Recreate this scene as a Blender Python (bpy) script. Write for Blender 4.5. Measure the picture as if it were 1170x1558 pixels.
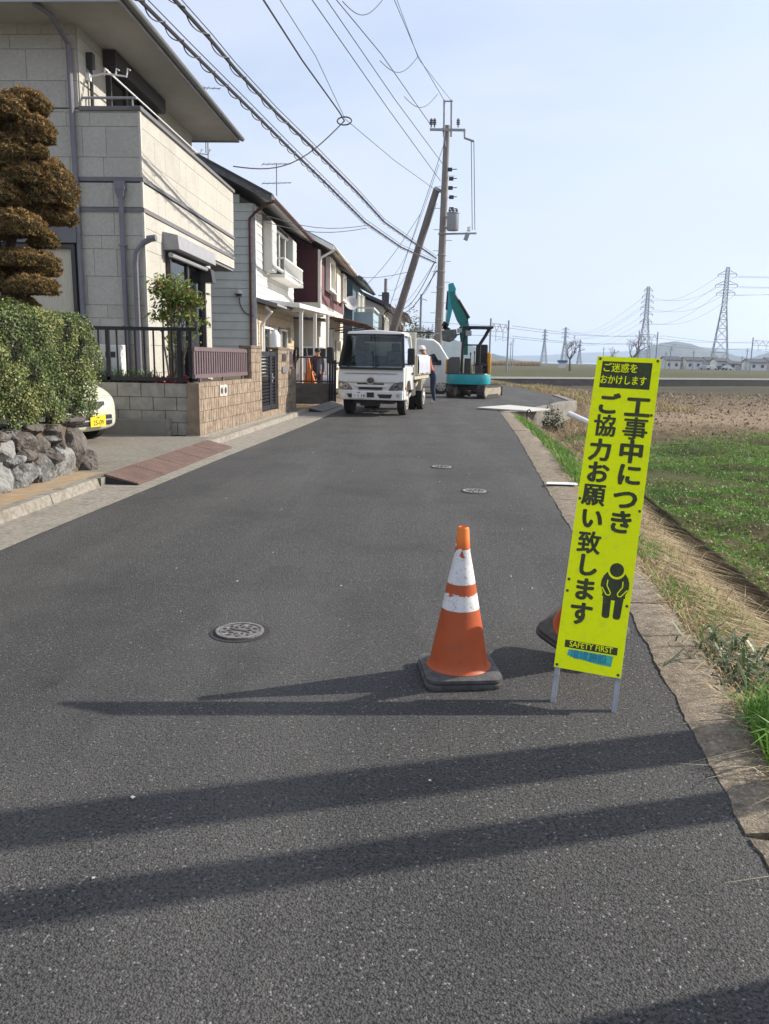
import bpy, math, random
import numpy as np
from mathutils import Vector, Matrix
for o in list(bpy.data.objects): bpy.data.objects.remove(o)
SC = bpy.context.scene; COL = SC.collection
rad = math.radians
# ------------------------------------------------------------ camera
PW, PH, FPX, CAMH = 1170., 1558., 1200., 1.42
YAW, ROLL, PITCH = rad(2.6), rad(1.0), rad(11.0)
_f = Vector((-math.sin(YAW)*math.cos(PITCH), math.cos(YAW)*math.cos(PITCH), -math.sin(PITCH)))
_r0 = Vector((math.cos(YAW), math.sin(YAW), 0)); _u0 = _r0.cross(_f)
_r = _r0*math.cos(ROLL)+_u0*math.sin(ROLL); _u = -_r0*math.sin(ROLL)+_u0*math.cos(ROLL)
CAM = Vector((0, 0, CAMH))
cd = bpy.data.cameras.new('camera'); cam = bpy.data.objects.new('camera', cd); COL.objects.link(cam)
cd.sensor_fit = 'VERTICAL'; cd.sensor_height = 36; cd.lens = FPX/PH*36
cd.clip_start = .05; cd.clip_end = 20000
m = Matrix((_r, _u, -_f)).transposed().to_4x4(); m.translation = CAM
cam.matrix_world = m; SC.camera = cam
# ------------------------------------------------------------ sky, sun, exposure
SUN_EL, SUN_AZ = rad(31.3), math.atan2(.954, .30)      # azimuth from +y towards +x
w = bpy.data.worlds.new('World'); SC.world = w; w.use_nodes = True
nt = w.node_tree; bg = nt.nodes['Background']; bg.inputs[1].default_value = .13
sky = nt.nodes.new('ShaderNodeTexSky'); sky.sky_type = 'NISHITA'; sky.sun_disc = False
sky.sun_elevation = SUN_EL; sky.sun_rotation = SUN_AZ; sky.air_density = 1.0; sky.dust_density = 2.2; sky.ozone_density = 1.6
# thin high cloud veil over the whole sky
tc = nt.nodes.new('ShaderNodeTexCoord'); mp = nt.nodes.new('ShaderNodeMapping'); mp.inputs[3].default_value = (1, .8, 3.6)
nz = nt.nodes.new('ShaderNodeTexNoise'); nz.inputs['Scale'].default_value = 1.9; nz.inputs['Detail'].default_value = 7; nz.inputs['Roughness'].default_value = .55; nz.inputs['Distortion'].default_value = .5
mr = nt.nodes.new('ShaderNodeMapRange'); mr.inputs[1].default_value = .36; mr.inputs[2].default_value = .66; mr.inputs[3].default_value = .52; mr.inputs[4].default_value = .97
mx = nt.nodes.new('ShaderNodeMix'); mx.data_type = 'RGBA'; mx.inputs[7].default_value = (3.75, 4.1, 4.95, 1)
L = nt.links.new
L(tc.outputs['Generated'], mp.inputs[0]); L(mp.outputs[0], nz.inputs['Vector']); L(nz.outputs['Fac'], mr.inputs[0])
L(mr.outputs[0], mx.inputs[0]); L(sky.outputs[0], mx.inputs[6]); L(mx.outputs[2], bg.inputs[0])
sd = bpy.data.lights.new('sun', 'SUN'); sd.energy = 4.1; sd.angle = rad(.6); sd.color = (1, .93, .82)
so = bpy.data.objects.new('sun', sd); COL.objects.link(so)
SUND = Vector((math.sin(SUN_AZ)*math.cos(SUN_EL), math.cos(SUN_AZ)*math.cos(SUN_EL), math.sin(SUN_EL)))
so.rotation_euler = SUND.to_track_quat('Z', 'Y').to_euler(); so.location = (20, 6, 30)
vs = SC.view_settings; vs.view_transform = 'Standard'; vs.look = 'None'; vs.exposure = .72; vs.gamma = 1; vs.use_curve_mapping = False
SC.render.engine = 'CYCLES'; SC.cycles.volume_bounces = 1; SC.cycles.max_bounces = 8; SC.cycles.transparent_max_bounces = 12

# ------------------------------------------------------------ photo pixel -> place
def ray(px, py): return _r*((px-PW/2)/FPX)+_u*((PH/2-py)/FPX)+_f
def G(px, py, z=0.): d = ray(px, py); return CAM+d*((z-CAMH)/d.z)
def PY(px, py, y): d = ray(px, py); return CAM+d*(y/d.y)
def PX(px, py, x): d = ray(px, py); return CAM+d*(x/d.x)
def PV(px, py, p0, dr):                                    # on the vertical plane through p0 along dr
    n = Vector((dr[1], -dr[0], 0)); d = ray(px, py); return CAM+d*(n.dot(Vector((p0[0], p0[1], 0))-CAM)/n.dot(d))
def lerp(tab, v):
    if v <= tab[0][0]: return tab[0][1]
    for (a, x), (b, y) in zip(tab, tab[1:]):
        if v <= b: return x+(y-x)*(v-a)/(b-a)
    return tab[-1][1]
# ------------------------------------------------------------ materials
MATS = {}
def M(name, col, rough=.7, var=.12, scale=6., bump=0., bscale=80., metal=0., dirt=None, damt=.5, dscale=2.5, spec=.4, rnd=0., stretch=None, coat=0., trans=0., detail=5, bdist=.01):
    if name in MATS: return MATS[name]
    mt = bpy.data.materials.new(name); mt.use_nodes = True; n = mt.node_tree; b = n.nodes['Principled BSDF']; l = n.links.new
    b.inputs['Roughness'].default_value = rough; b.inputs['Metallic'].default_value = metal; b.inputs['Specular IOR Level'].default_value = spec
    if coat: b.inputs['Coat Weight'].default_value = coat; b.inputs['Coat Roughness'].default_value = .06
    g = n.nodes.new('ShaderNodeNewGeometry'); vec = g.outputs['Position']
    if stretch:
        k = n.nodes.new('ShaderNodeMapping'); k.inputs[3].default_value = stretch; l(vec, k.inputs[0]); vec = k.outputs[0]
    def noise(s, d=detail, r=.6):
        t = n.nodes.new('ShaderNodeTexNoise'); t.inputs['Scale'].default_value = s; t.inputs['Detail'].default_value = d; t.inputs['Roughness'].default_value = r; l(vec, t.inputs['Vector']); return t
    def mix(a, bb, f, mode='MIX'):
        x = n.nodes.new('ShaderNodeMix'); x.data_type = 'RGBA'; x.blend_type = mode
        for s, v in ((6, a), (7, bb)):
            if isinstance(v, tuple): x.inputs[s].default_value = (*v[:3], 1)
            else: l(v, x.inputs[s])
        if isinstance(f, float): x.inputs[0].default_value = f
        else: l(f, x.inputs[0])
        return x.outputs[2]
    def ramp(src, lo, hi, a=0., bb=1.):
        x = n.nodes.new('ShaderNodeMapRange'); l(src, x.inputs[0])
        for i, v in enumerate((lo, hi, a, bb)): x.inputs[i+1].default_value = v
        return x.outputs[0]
    c1 = tuple(max(0, x*(1-var)) for x in col); c2 = tuple(min(1, x*(1+var)) for x in col)
    c = mix(c1, c2, ramp(noise(scale).outputs['Fac'], .3, .7))
    if dirt: c = mix(c, tuple(dirt), ramp(noise(dscale, 8, .7).outputs['Fac'], .5, .72, 0, damt))
    if rnd:
        oi = n.nodes.new('ShaderNodeObjectInfo'); h = n.nodes.new('ShaderNodeHueSaturation'); l(c, h.inputs['Color'])
        l(ramp(oi.outputs['Random'], 0, 1, 1-rnd, 1+rnd), h.inputs['Value']); c = h.outputs[0]
    l(c, b.inputs['Base Color'])
    if bump:
        bp = n.nodes.new('ShaderNodeBump'); bp.inputs['Strength'].default_value = min(1, bump); bp.inputs['Distance'].default_value = bdist
        l(noise(bscale, 4).outputs['Fac'], bp.inputs['Height']); l(bp.outputs[0], b.inputs['Normal'])
    if trans:
        tr = n.nodes.new('ShaderNodeBsdfTranslucent'); l(c, tr.inputs[0]); ms = n.nodes.new('ShaderNodeMixShader'); ms.inputs[0].default_value = trans
        l(b.outputs[0], ms.inputs[1]); l(tr.outputs[0], ms.inputs[2]); l(ms.outputs[0], n.nodes['Material Output'].inputs[0])
    MATS[name] = mt; return mt
def glass(name, col=(.6, .7, .72), see=.7):
    if name in MATS: return MATS[name]
    mt = bpy.data.materials.new(name); mt.use_nodes = True; n = mt.node_tree; l = n.links.new; out = n.nodes['Material Output']
    n.nodes.remove(n.nodes['Principled BSDF'])
    t = n.nodes.new('ShaderNodeBsdfTransparent'); t.inputs[0].default_value = (*[c*see for c in col], 1)
    gl = n.nodes.new('ShaderNodeBsdfGlossy'); gl.inputs['Roughness'].default_value = .03; gl.inputs[0].default_value = (1, 1, 1, 1)
    fr = n.nodes.new('ShaderNodeFresnel'); fr.inputs[0].default_value = 1.6; ms = n.nodes.new('ShaderNodeMixShader')
    l(fr.outputs[0], ms.inputs[0]); l(t.outputs[0], ms.inputs[1]); l(gl.outputs[0], ms.inputs[2]); l(ms.outputs[0], out.inputs[0])
    MATS[name] = mt; return mt
# ------------------------------------------------------------ mesh building
class MB:
    def __init__(s): s.v = []; s.f = []; s.mi = []; s.cur = 0
    def poly(s, pts):
        k = len(s.v); s.v += [tuple(p) for p in pts]; s.f.append(tuple(range(k, k+len(pts)))); s.mi.append(s.cur); return s
    def ob(s, c, X, Y, Z):
        c, X, Y, Z = Vector(c), Vector(X), Vector(Y), Vector(Z); k = len(s.v)
        for a, b, d in ((-1,-1,-1),(1,-1,-1),(1,1,-1),(-1,1,-1),(-1,-1,1),(1,-1,1),(1,1,1),(-1,1,1)): s.v.append(tuple(c+X*a+Y*b+Z*d))
        for q in ((0,3,2,1),(4,5,6,7),(0,1,5,4),(1,2,6,5),(2,3,7,6),(3,0,4,7)): s.f.append(tuple(k+i for i in q)); s.mi.append(s.cur)
        return s
    def box(s, x0, x1, y0, y1, z0, z1):
        return s.ob(((x0+x1)/2, (y0+y1)/2, (z0+z1)/2), (abs(x1-x0)/2, 0, 0), (0, abs(y1-y0)/2, 0), (0, 0, abs(z1-z0)/2))
    def bar(s, p0, p1, w, h=None, up=(0, 0, 1)):                # rectangular bar between two points
        p0, p1 = Vector(p0), Vector(p1); d = p1-p0; z = d.normalized(); upv = Vector(up)
        if abs(z.dot(upv)) > .99: upv = Vector((1, 0, 0))
        x = z.cross(upv).normalized(); y = x.cross(z)
        return s.ob((p0+p1)/2, x*(w/2), y*((h or w)/2), d/2)
    def tube(s, pts, r, n=8, cap=True):
        pts = [Vector(p) for p in pts]; rs = r if isinstance(r, (list, tuple)) else [r]*len(pts); k0 = len(s.v)
        prev = None
        for i, p in enumerate(pts):
            d = (pts[min(i+1, len(pts)-1)]-pts[max(i-1, 0)]).normalized()
            if prev is None:
                a = Vector((0, 0, 1)) if abs(d.z) < .9 else Vector((1, 0, 0)); x = d.cross(a).normalized()
            else:
                x = (prev-d*prev.dot(d)).normalized()
            prev = x; y = d.cross(x)
            for j in range(n):
                t = 2*math.pi*j/n; s.v.append(tuple(p+(x*math.cos(t)+y*math.sin(t))*rs[i]))
        for i in range(len(pts)-1):
            for j in range(n):
                a = k0+i*n+j; b = k0+i*n+(j+1) % n; s.f.append((a, b, b+n, a+n)); s.mi.append(s.cur)
        if cap:
            s.f.append(tuple(k0+j for j in reversed(range(n)))); s.mi.append(s.cur)
            e = k0+(len(pts)-1)*n; s.f.append(tuple(e+j for j in range(n))); s.mi.append(s.cur)
        return s
    def prism(s, poly, ext):
        ext = Vector(ext); n = len(poly); k = len(s.v); P = [Vector(p) for p in poly]
        s.v += [tuple(p) for p in P]+[tuple(p+ext) for p in P]
        s.f.append(tuple(reversed(range(k, k+n)))); s.f.append(tuple(range(k+n, k+2*n))); s.mi += [s.cur]*2
        for i in range(n): j = (i+1) % n; s.f.append((k+i, k+j, k+n+j, k+n+i)); s.mi.append(s.cur)
        return s
    def lathe(s, prof, n=24, o=(0, 0, 0), cap=False):
        k = len(s.v); o = Vector(o)
        for r, z in prof:
            for j in range(n): t = 2*math.pi*j/n; s.v.append((o.x+r*math.cos(t), o.y+r*math.sin(t), o.z+z))
        for i in range(len(prof)-1):
            for j in range(n):
                a = k+i*n+j; b = k+i*n+(j+1) % n; s.f.append((a, b, b+n, a+n)); s.mi.append(s.cur)
        if cap:
            e = k+(len(prof)-1)*n; s.f.append(tuple(e+j for j in range(n))); s.mi.append(s.cur)
        return s
    def wheel(s, c, ax, r, wd, n=20):                              # tyre-like cylinder around axis ax
        c, ax = Vector(c), Vector(ax).normalized()
        return s.tube([c-ax*wd/2, c-ax*wd*.42, c+ax*wd*.42, c+ax*wd/2], [r*.93, r, r, r*.93], n)
    def rings(s, rows, close=True, cap=True):                      # loft: rows of equal point counts
        k = len(s.v); n = len(rows[0])
        for r in rows: s.v += [tuple(p) for p in r]
        for i in range(len(rows)-1):
            for j in range(n if close else n-1):
                a = k+i*n+j; b = k+i*n+(j+1) % n; s.f.append((a, b, b+n, a+n)); s.mi.append(s.cur)
        if cap and close:
            s.f.append(tuple(k+j for j in reversed(range(n)))); s.f.append(tuple(k+(len(rows)-1)*n+j for j in range(n))); s.mi += [s.cur]*2
        return s
    def mesh(s, name):
        me = bpy.data.meshes.new(name); me.from_pydata(s.v, [], s.f); me.update(); return me
    def build(s, name, mat, parent=None, bevel=0., smooth=False, seg=2, angle=40):
        me = s.mesh(name); ms = mat if isinstance(mat, (list, tuple)) else [mat]
        for x in ms: me.materials.append(x)
        if len(ms) > 1: me.polygons.foreach_set('material_index', s.mi)
        return obj(name, me, parent, bevel, smooth, seg, angle)
def obj(name, me, parent=None, bevel=0., smooth=False, seg=2, angle=40):
    o = bpy.data.objects.new(name, me); COL.objects.link(o); o.parent = parent
    if bevel:
        b = o.modifiers.new('bevel', 'BEVEL'); b.width = bevel; b.segments = seg; b.limit_method = 'ANGLE'; b.angle_limit = rad(35)
    if smooth or bevel:
        try: me.shade_smooth(); me.set_sharp_from_angle(angle=rad(angle))
        except Exception: me.polygons.foreach_set('use_smooth', [True]*len(me.polygons))
    return o
def tag(o, label=None, cat=None, group=None, kind=None):
    if label: o['label'] = label
    if cat: o['category'] = cat
    if group: o['group'] = group
    if kind: o['kind'] = kind
    return o
def thing(name, label, cat, loc=(0, 0, 0), rz=0., group=None):
    o = bpy.data.objects.new(name, None); COL.objects.link(o); o.location = loc; o.rotation_euler = (0, 0, rz); o.empty_display_size = .2
    return tag(o, label, cat, group)
def inst(src, parent, loc=(0, 0, 0), rz=0., scale=None):
    c = src.copy(); COL.objects.link(c); c.parent = parent; c.location = loc; c.rotation_euler = (0, 0, rz)
    if scale: c.scale = scale
    return c
def copy_tree(o, parent=None):
    c = o.copy(); COL.objects.link(c); c.parent = parent
    for ch in [x for x in bpy.data.objects if x.parent == o]: copy_tree(ch, c)
    return c
def npmesh(name, V, nper, mat, parent=None, mi=None, mats=None):     # V: (N*nper,3) separate n-gons
    V = np.asarray(V, np.float32); n = len(V)//nper; me = bpy.data.meshes.new(name)
    me.vertices.add(len(V)); me.vertices.foreach_set('co', V.ravel())
    me.loops.add(len(V)); me.loops.foreach_set('vertex_index', np.arange(len(V), dtype=np.int32))
    me.polygons.add(n); me.polygons.foreach_set('loop_start', np.arange(0, len(V), nper, dtype=np.int32))
    me.update(calc_edges=True)
    for x in (mats or [mat]): me.materials.append(x)
    if mi is not None: me.polygons.foreach_set('material_index', np.asarray(mi, np.int32))
    me.validate(); o = bpy.data.objects.new(name, me); COL.objects.link(o); o.parent = parent; return o
RNG = np.random.default_rng(7); random.seed(11)
def leaf_quads(P, size, N=None, aspect=.55, tilt=.9, rng=RNG):      # leaf rhombs at points P, roughly facing N
    n = len(P); d = rng.normal(size=(n, 3))
    if N is not None: d = N+tilt*d*.6
    d /= np.linalg.norm(d, axis=1)[:, None]+1e-9
    a = rng.normal(size=(n, 3)); a -= d*(a*d).sum(1)[:, None]; a /= np.linalg.norm(a, axis=1)[:, None]+1e-9
    b = np.cross(d, a); s = (size*(.6+.8*rng.random(n)))[:, None]
    return np.stack([P-a*s*.5, P+b*s*.5*aspect+a*s*.08, P+a*s*.5, P-b*s*.5*aspect+a*s*.08], 1).reshape(-1, 3)
def blades(P, h, lean, wd, rng=RNG, segs=2):                        # bent grass blades rooted at P -> triangles & quads as quads
    n = len(P); t = rng.random(n)*2*np.pi; dr = np.stack([np.cos(t), np.sin(t), np.zeros(n)], 1)
    sd_ = np.stack([-np.sin(t+.8*rng.normal(size=n)), np.cos(t), np.zeros(n)], 1)*wd*.5
    hh = (h*(.5+rng.random(n)))[:, None]; ln = (lean*(.3+1.2*rng.random(n)))[:, None]; up = np.array([0, 0, 1.])
    p1 = P+up*hh*.6+dr*hh*ln*.35; p2 = P+up*hh*np.maximum(.15, 1-ln*.55)+dr*hh*ln
    q1 = np.stack([P-sd_, P+sd_, p1+sd_*.8, p1-sd_*.8], 1); q2 = np.stack([p1-sd_*.8, p1+sd_*.8, p2+sd_*.12, p2-sd_*.12], 1)
    return np.concatenate([q1, q2], 1).reshape(-1, 3)
def btext(s, size, mat, parent, w, sx=1., align='CENTER'):                 # heavy lettering: the glyph drawn several times around itself
    o = text(s, size, mat, parent, sx=sx, align=align, ext=.0003); me = o.data; import bmesh
    base = [v.co.copy() for v in me.vertices]; bm = bmesh.new()
    for k, (dx, dy) in enumerate(((0,0),(1,0),(-1,0),(0,.8),(0,-.8),(.7,.6),(-.7,.6),(.7,-.6),(-.7,-.6))):
        n0 = len(bm.verts); bm.from_mesh(me); bm.verts.ensure_lookup_table()
        for v in bm.verts[n0:]: v.co += Vector((dx*w, dy*w, k*.00006))
    bm.to_mesh(me); bm.free(); return o
def text(s, size, mat, parent, name='lettering', align='CENTER', bold=0., ext=.0008, sx=1.):
    cu = bpy.data.curves.new(name, 'FONT'); cu.body = s; cu.size = size; cu.align_x = align; cu.align_y = 'CENTER'; cu.offset = bold; cu.extrude = ext; cu.resolution_u = 3
    t = bpy.data.objects.new(name, cu); COL.objects.link(t); dg = bpy.context.evaluated_depsgraph_get()
    me = bpy.data.meshes.new_from_object(t.evaluated_get(dg)); bpy.data.objects.remove(t)
    me.materials.clear(); me.materials.append(mat); o = bpy.data.objects.new(name, me); COL.objects.link(o); o.parent = parent
    if sx != 1:
        for v in me.vertices: v.co.x *= sx
    return o
# ============================================================ SETTING
XL = [(-8,-3.1),(5.5,-3.07),(8.2,-2.95),(10.75,-2.83),(18,-2.44),(22,-2.3),(28,-1.9),(34,-.9),(40,.7),(50,1.2),(80,.2),(130,-1)]
XR = [(-8,.95),(1.2,1.0),(2.12,1.04),(2.56,1.07),(3.17,1.13),(4.53,1.25),(7.03,1.34),(9.11,1.46),(15.1,1.84),(21.1,2.13),(22.25,2.17),(22.8,2.95),(28.6,4.95),(29.5,5.35),(35,5.5),(42,5.3),(49,4.7),(62,3.7),(80,3.0),(130,2)]
XK = [(-8,1.15),(1.5,1.2),(2.69,1.29),(3.85,1.42),(5.2,1.54),(8.69,1.76),(12.48,2.05),(16.6,2.24),(22.25,2.45),(22.8,2.86),(28.6,4.92),(29.5,5.5),(35,5.85),(42,5.6),(49,4.95),(62,3.9),(80,3.2),(130,2.2)]
def nz2(x, y, s=1., seed=0.):
    return (math.sin(x*1.7*s+seed)+math.sin(y*1.3*s+1.3*seed+x*.6*s)+math.sin((x+y)*2.9*s+seed*2.1)+.6*math.sin((x*3.7-y*4.3)*s+seed))/3.6
def mound(x, y): return .17*max(0, nz2(x, y, 1.5, 5)+.15)+.06*max(0, nz2(x, y, 3.7, 3))
def gh(d, y):                                              # ground height, d metres right of the kerb's outer edge
    if d <= 0: return -.06
    x = lerp(XK, y)+d
    ff = -.40+.05*nz2(x, y, 1.3)+.03*nz2(x, y, 4, 2)+(mound(x, y)*.6 if y < 24 else 0)
    far = min(1, max(0, (y-40)/60)); ff = ff*(1-far)+(-.5)*far
    if y > 840: ff = -.5-min(1, (y-840)/60)*3
    if y < 22.5:
        deep = 1 if y < 11 else max(.25, 1-(y-11)/6)
        prof = [(0,-.03),(.1,-.05),(.35,-.13-.03*nz2(x,y,3)),(.58,-.26),(.66,-.4-.45*deep),(1.02,-.42-.45*deep),(1.06,-.32),(1.4,ff)]
        if y > 11:
            k = min(1, (y-11)/6); prof = [(0,-.04),(.3,-.12-.1*k),(.7,-.3-.2*k),(1.1,-.4-.3*k),(1.7,-.38-.15*k),(2.6+k,ff)]
        return lerp(prof, d)+.018*nz2(x, y, 9, 1)
    if y < 30: return lerp([(0,-.75),(.6,-.7),(1.6,-.55),(2.6,ff)], d)+.03*nz2(x, y, 5)
    return lerp([(0,-.04),(.5,-.1),(1.5,-.28),(2.5,ff)], d)+.03*nz2(x, y, 5)
dl = [-4000,-800,-100,-30,-12,-6,-1,0]+list(np.arange(.06,2.2,.07))+list(np.arange(2.2,9,.2))+[9.3,10,11,12.5,14,16,19,22,26,32,40,50,65,85,120,180,300,600,1200,2500,5000]
yl = [-60,-20,-6]+list(np.arange(-2,24,.16))+list(np.arange(24,40,.5))+[42,45,48,52,56,60,65,70,76,82,90,100,120,150,200,260,340,450,600,760,840,860,900,1200,3000,7000]
b = MB()
for y in yl:
    for d in dl:
        xk = lerp(XK, y); b.v.append((xk+d, y, gh(d, y)))
n = len(dl)
for i in range(len(yl)-1):
    for j in range(n-1): a = i*n+j; b.f.append((a, a+1, a+n+1, a+n)); b.mi.append(0)
def ground_mat():
    mt = bpy.data.materials.new('ground_soil'); mt.use_nodes = True; n = mt.node_tree; l = n.links.new; B = n.nodes['Principled BSDF']
    B.inputs['Roughness'].default_value = .95; B.inputs['Specular IOR Level'].default_value = .15
    g = n.nodes.new('ShaderNodeNewGeometry'); sp = n.nodes.new('ShaderNodeSeparateXYZ'); l(g.outputs[0], sp.inputs[0])
    def noise(s, det=6, r=.6, vec=None):
        t = n.nodes.new('ShaderNodeTexNoise'); t.inputs['Scale'].default_value = s; t.inputs['Detail'].default_value = det; t.inputs['Roughness'].default_value = r; l(vec or g.outputs[0], t.inputs['Vector']); return t.outputs['Fac']
    def math_(op, a, bb):
        t = n.nodes.new('ShaderNodeMath'); t.operation = op
        for i, v in enumerate((a, bb)):
            if isinstance(v, (int, float)): t.inputs[i].default_value = v
            else: l(v, t.inputs[i])
        return t.outputs[0]
    def mp(src, lo, hi):
        x = n.nodes.new('ShaderNodeMapRange'); l(src, x.inputs[0]); x.inputs[1].default_value = lo; x.inputs[2].default_value = hi; return x.outputs[0]
    def mix(a, bb, f):
        x = n.nodes.new('ShaderNodeMix'); x.data_type = 'RGBA'
        for s, v in ((6, a), (7, bb)):
            if isinstance(v, tuple): x.inputs[s].default_value = (*v, 1)
            else: l(v, x.inputs[s])
        l(f, x.inputs[0]) if not isinstance(f, float) else setattr(x.inputs[0], 'default_value', f); return x.outputs[2]
    # distance across the field, made uneven
    yy = math_('ADD', sp.outputs[1], math_('MULTIPLY', math_('SUBTRACT', noise(.35), .5), 7.))
    yy = math_('SUBTRACT', yy, math_('MULTIPLY', sp.outputs[0], .12))
    stops = [(0,(.21,.16,.09)),(7,(.19,.145,.08)),(9,(.11,.105,.045)),(15,(.09,.10,.04)),(20,(.17,.125,.075)),(26,(.34,.255,.17)),(36,(.21,.15,.10)),(42,(.15,.11,.075)),(46,(.12,.11,.055)),(50,(.085,.07,.05)),(58,(.06,.055,.048)),(64,(.075,.075,.04)),(90,(.085,.095,.035)),(140,(.075,.075,.035)),(200,(.08,.08,.04))]
    cr = n.nodes.new('ShaderNodeValToRGB'); l(math_('DIVIDE', yy, 200.), cr.inputs[0]); el = cr.color_ramp.elements
    while len(el) > 1: el.remove(el[-1])
    el[0].position = 0; el[0].color = (*stops[0][1], 1)
    for p, c in stops[1:]: e = el.new(p/200); e.color = (*c, 1)
    c = cr.outputs[0]
    c = mix(c, (.07,.05,.033), math_('MULTIPLY', mp(noise(3.2, 8, .7), .45, .75), .65))
    c = mix(c, (.36,.28,.17), math_('MULTIPLY', mp(noise(7.5, 6, .7), .55, .8), .5))
    st = n.nodes.new('ShaderNodeMapping'); st.inputs[3].default_value = (.15, 1.6, 1); st.inputs[2].default_value = (0, 0, -.12); l(g.outputs[0], st.inputs[0])
    far = mp(sp.outputs[1], 24, 50)
    c = mix(c, (.17,.16,.06), math_('MULTIPLY', math_('MULTIPLY', mp(noise(.45, 4, .6, st.outputs[0]), .54, .66), far), .75))
    l(c, B.inputs['Base Color'])
    bp = n.nodes.new('ShaderNodeBump'); bp.inputs['Strength'].default_value = 1; bp.inputs['Distance'].default_value = .12
    l(noise(9, 9, .72), bp.inputs['Height']); l(bp.outputs[0], B.inputs['Normal'])
    return mt
gr = b.build('ground', ground_mat(), smooth=True, angle=180); tag(gr, kind='structure')
# ---- asphalt
def asphalt_mat():
    mt = bpy.data.materials.new('asphalt'); mt.use_nodes = True; n = mt.node_tree; l = n.links.new; B = n.nodes['Principled BSDF']
    B.inputs['Roughness'].default_value = .82; B.inputs['Specular IOR Level'].default_value = .35
    g = n.nodes.new('ShaderNodeNewGeometry')
    def noise(s, det=4, r=.6, vec=None):
        t = n.nodes.new('ShaderNodeTexNoise'); t.inputs['Scale'].default_value = s; t.inputs['Detail'].default_value = det; t.inputs['Roughness'].default_value = r; l(vec or g.outputs[0], t.inputs['Vector']); return t.outputs['Fac']
    def mp(src, lo, hi, a=0., bb=1.):
        x = n.nodes.new('ShaderNodeMapRange'); l(src, x.inputs[0])
        for i, v in enumerate((lo, hi, a, bb)): x.inputs[i+1].default_value = v
        return x.outputs[0]
    def mix(a, bb, f, mode='MIX'):
        x = n.nodes.new('ShaderNodeMix'); x.data_type = 'RGBA'; x.blend_type = mode
        for s, v in ((6, a), (7, bb)):
            if isinstance(v, tuple): x.inputs[s].default_value = (*v, 1)
            else: l(v, x.inputs[s])
        l(f, x.inputs[0]) if not isinstance(f, float) else setattr(x.inputs[0], 'default_value', f); return x.outputs[2]
    vo = n.nodes.new('ShaderNodeTexVoronoi'); vo.inputs['Scale'].default_value = 150; l(g.outputs[0], vo.inputs['Vector'])
    hs = n.nodes.new('ShaderNodeSeparateColor'); l(vo.outputs['Color'], hs.inputs[0])
    c = mix((.052,.051,.049), (.094,.091,.087), mp(hs.outputs[0], 0, 1))
    c = mix(c, (.30,.29,.28), mp(hs.outputs[1], .965, .99, 0, .8))            # pale stone chips
    pit = n.nodes.new('ShaderNodeMath'); pit.operation = 'MULTIPLY'; l(mp(noise(88, 3, .7), .52, .66), pit.inputs[0]); l(mp(vo.outputs['Distance'], .25, .5), pit.inputs[1])
    c = mix(c, (.014,.014,.015), mp(pit.outputs[0], .1, .7, 0, .72))   # open pits between stones
    c = mix(c, (.045,.045,.046), mp(noise(210, 3, .7), .5, .68, 0, .6))
    st = n.nodes.new('ShaderNodeMapping'); st.inputs[3].default_value = (1.4, .16, 1); l(g.outputs[0], st.inputs[0])
    c = mix(c, (.115,.111,.105), mp(noise(1.1, 5, .6, st.outputs[0]), .46, .70, 0, .55))  # worn wheel tracks
    c = mix(c, (.036,.036,.037), mp(noise(.8, 8, .68), .48, .70, 0, .6)); c = mix(c, (.02,.02,.021), mp(noise(2.7, 5, .6), .66, .74, 0, .5))
    c = mix(c, (.12,.085,.07), mp(noise(5.5, 8, .7), .66, .8, 0, .35))
    l(c, B.inputs['Base Color'])
    bp = n.nodes.new('ShaderNodeBump'); bp.inputs['Strength'].default_value = .9; bp.inputs['Distance'].default_value = .0045
    hm = n.nodes.new('ShaderNodeMath'); hm.operation = 'MULTIPLY_ADD'; l(hs.outputs[2], hm.inputs[0]); hm.inputs[1].default_value = .7
    sb = n.nodes.new('ShaderNodeMath'); sb.operation = 'SUBTRACT'; sb.inputs[0].default_value = 1; l(vo.outputs['Distance'], sb.inputs[1]); l(sb.outputs[0], hm.inputs[2])
    hp_ = n.nodes.new('ShaderNodeMath'); hp_.operation = 'MULTIPLY_ADD'; l(pit.outputs[0], hp_.inputs[0]); hp_.inputs[1].default_value = -2.2; l(hm.outputs[0], hp_.inputs[2]); l(hp_.outputs[0], bp.inputs['Height']); l(bp.outputs[0], B.inputs['Normal'])
    return mt
ASPH = asphalt_mat()
b = MB(); ys = sorted(set([-8,-3,0,1,2,3,4,5,6,7,8,9,10,12,14,16,18,20,24,26,31,33,38,46,56,70,100,130]+[t[0] for t in XL+XR])); ys = [y for y in ys if y >= -8]
for y in ys:
    a, c = lerp(XL, y), lerp(XR, y)
    for k in range(7): b.v.append((a+(c-a)*k/6, y, 0))
for i in range(len(ys)-1):
    for k in range(6): a = i*7+k; b.f.append((a, a+1, a+8, a+7)); b.mi.append(0)
tag(b.build('road', ASPH), kind='structure')
# ---- concrete
CONC = M('concrete_pale', (.27,.245,.205), .9, .3, 22, 1, 120, dirt=(.13,.105,.075), damt=.8, dscale=6)
CONCR = M('concrete_mossy', (.20,.16,.112), .92, .45, 16, 1, 120, dirt=(.48,.44,.37), damt=.85, dscale=58)
CONCD = M('concrete_driveway', (.21,.19,.155), .92, .25, 18, .8, 140, dirt=(.14,.125,.10), damt=.6, dscale=2.2)
CONCO = M('concrete_rust_stained', (.33,.25,.16), .92, .2, 9, .7, 120, dirt=(.40,.22,.09), damt=.85, dscale=4)
CONCG = M('concrete_wall_grey', (.22,.205,.18), .92, .25, 4, .7, 100, dirt=(.09,.085,.075), damt=.75, dscale=2.6)
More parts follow.
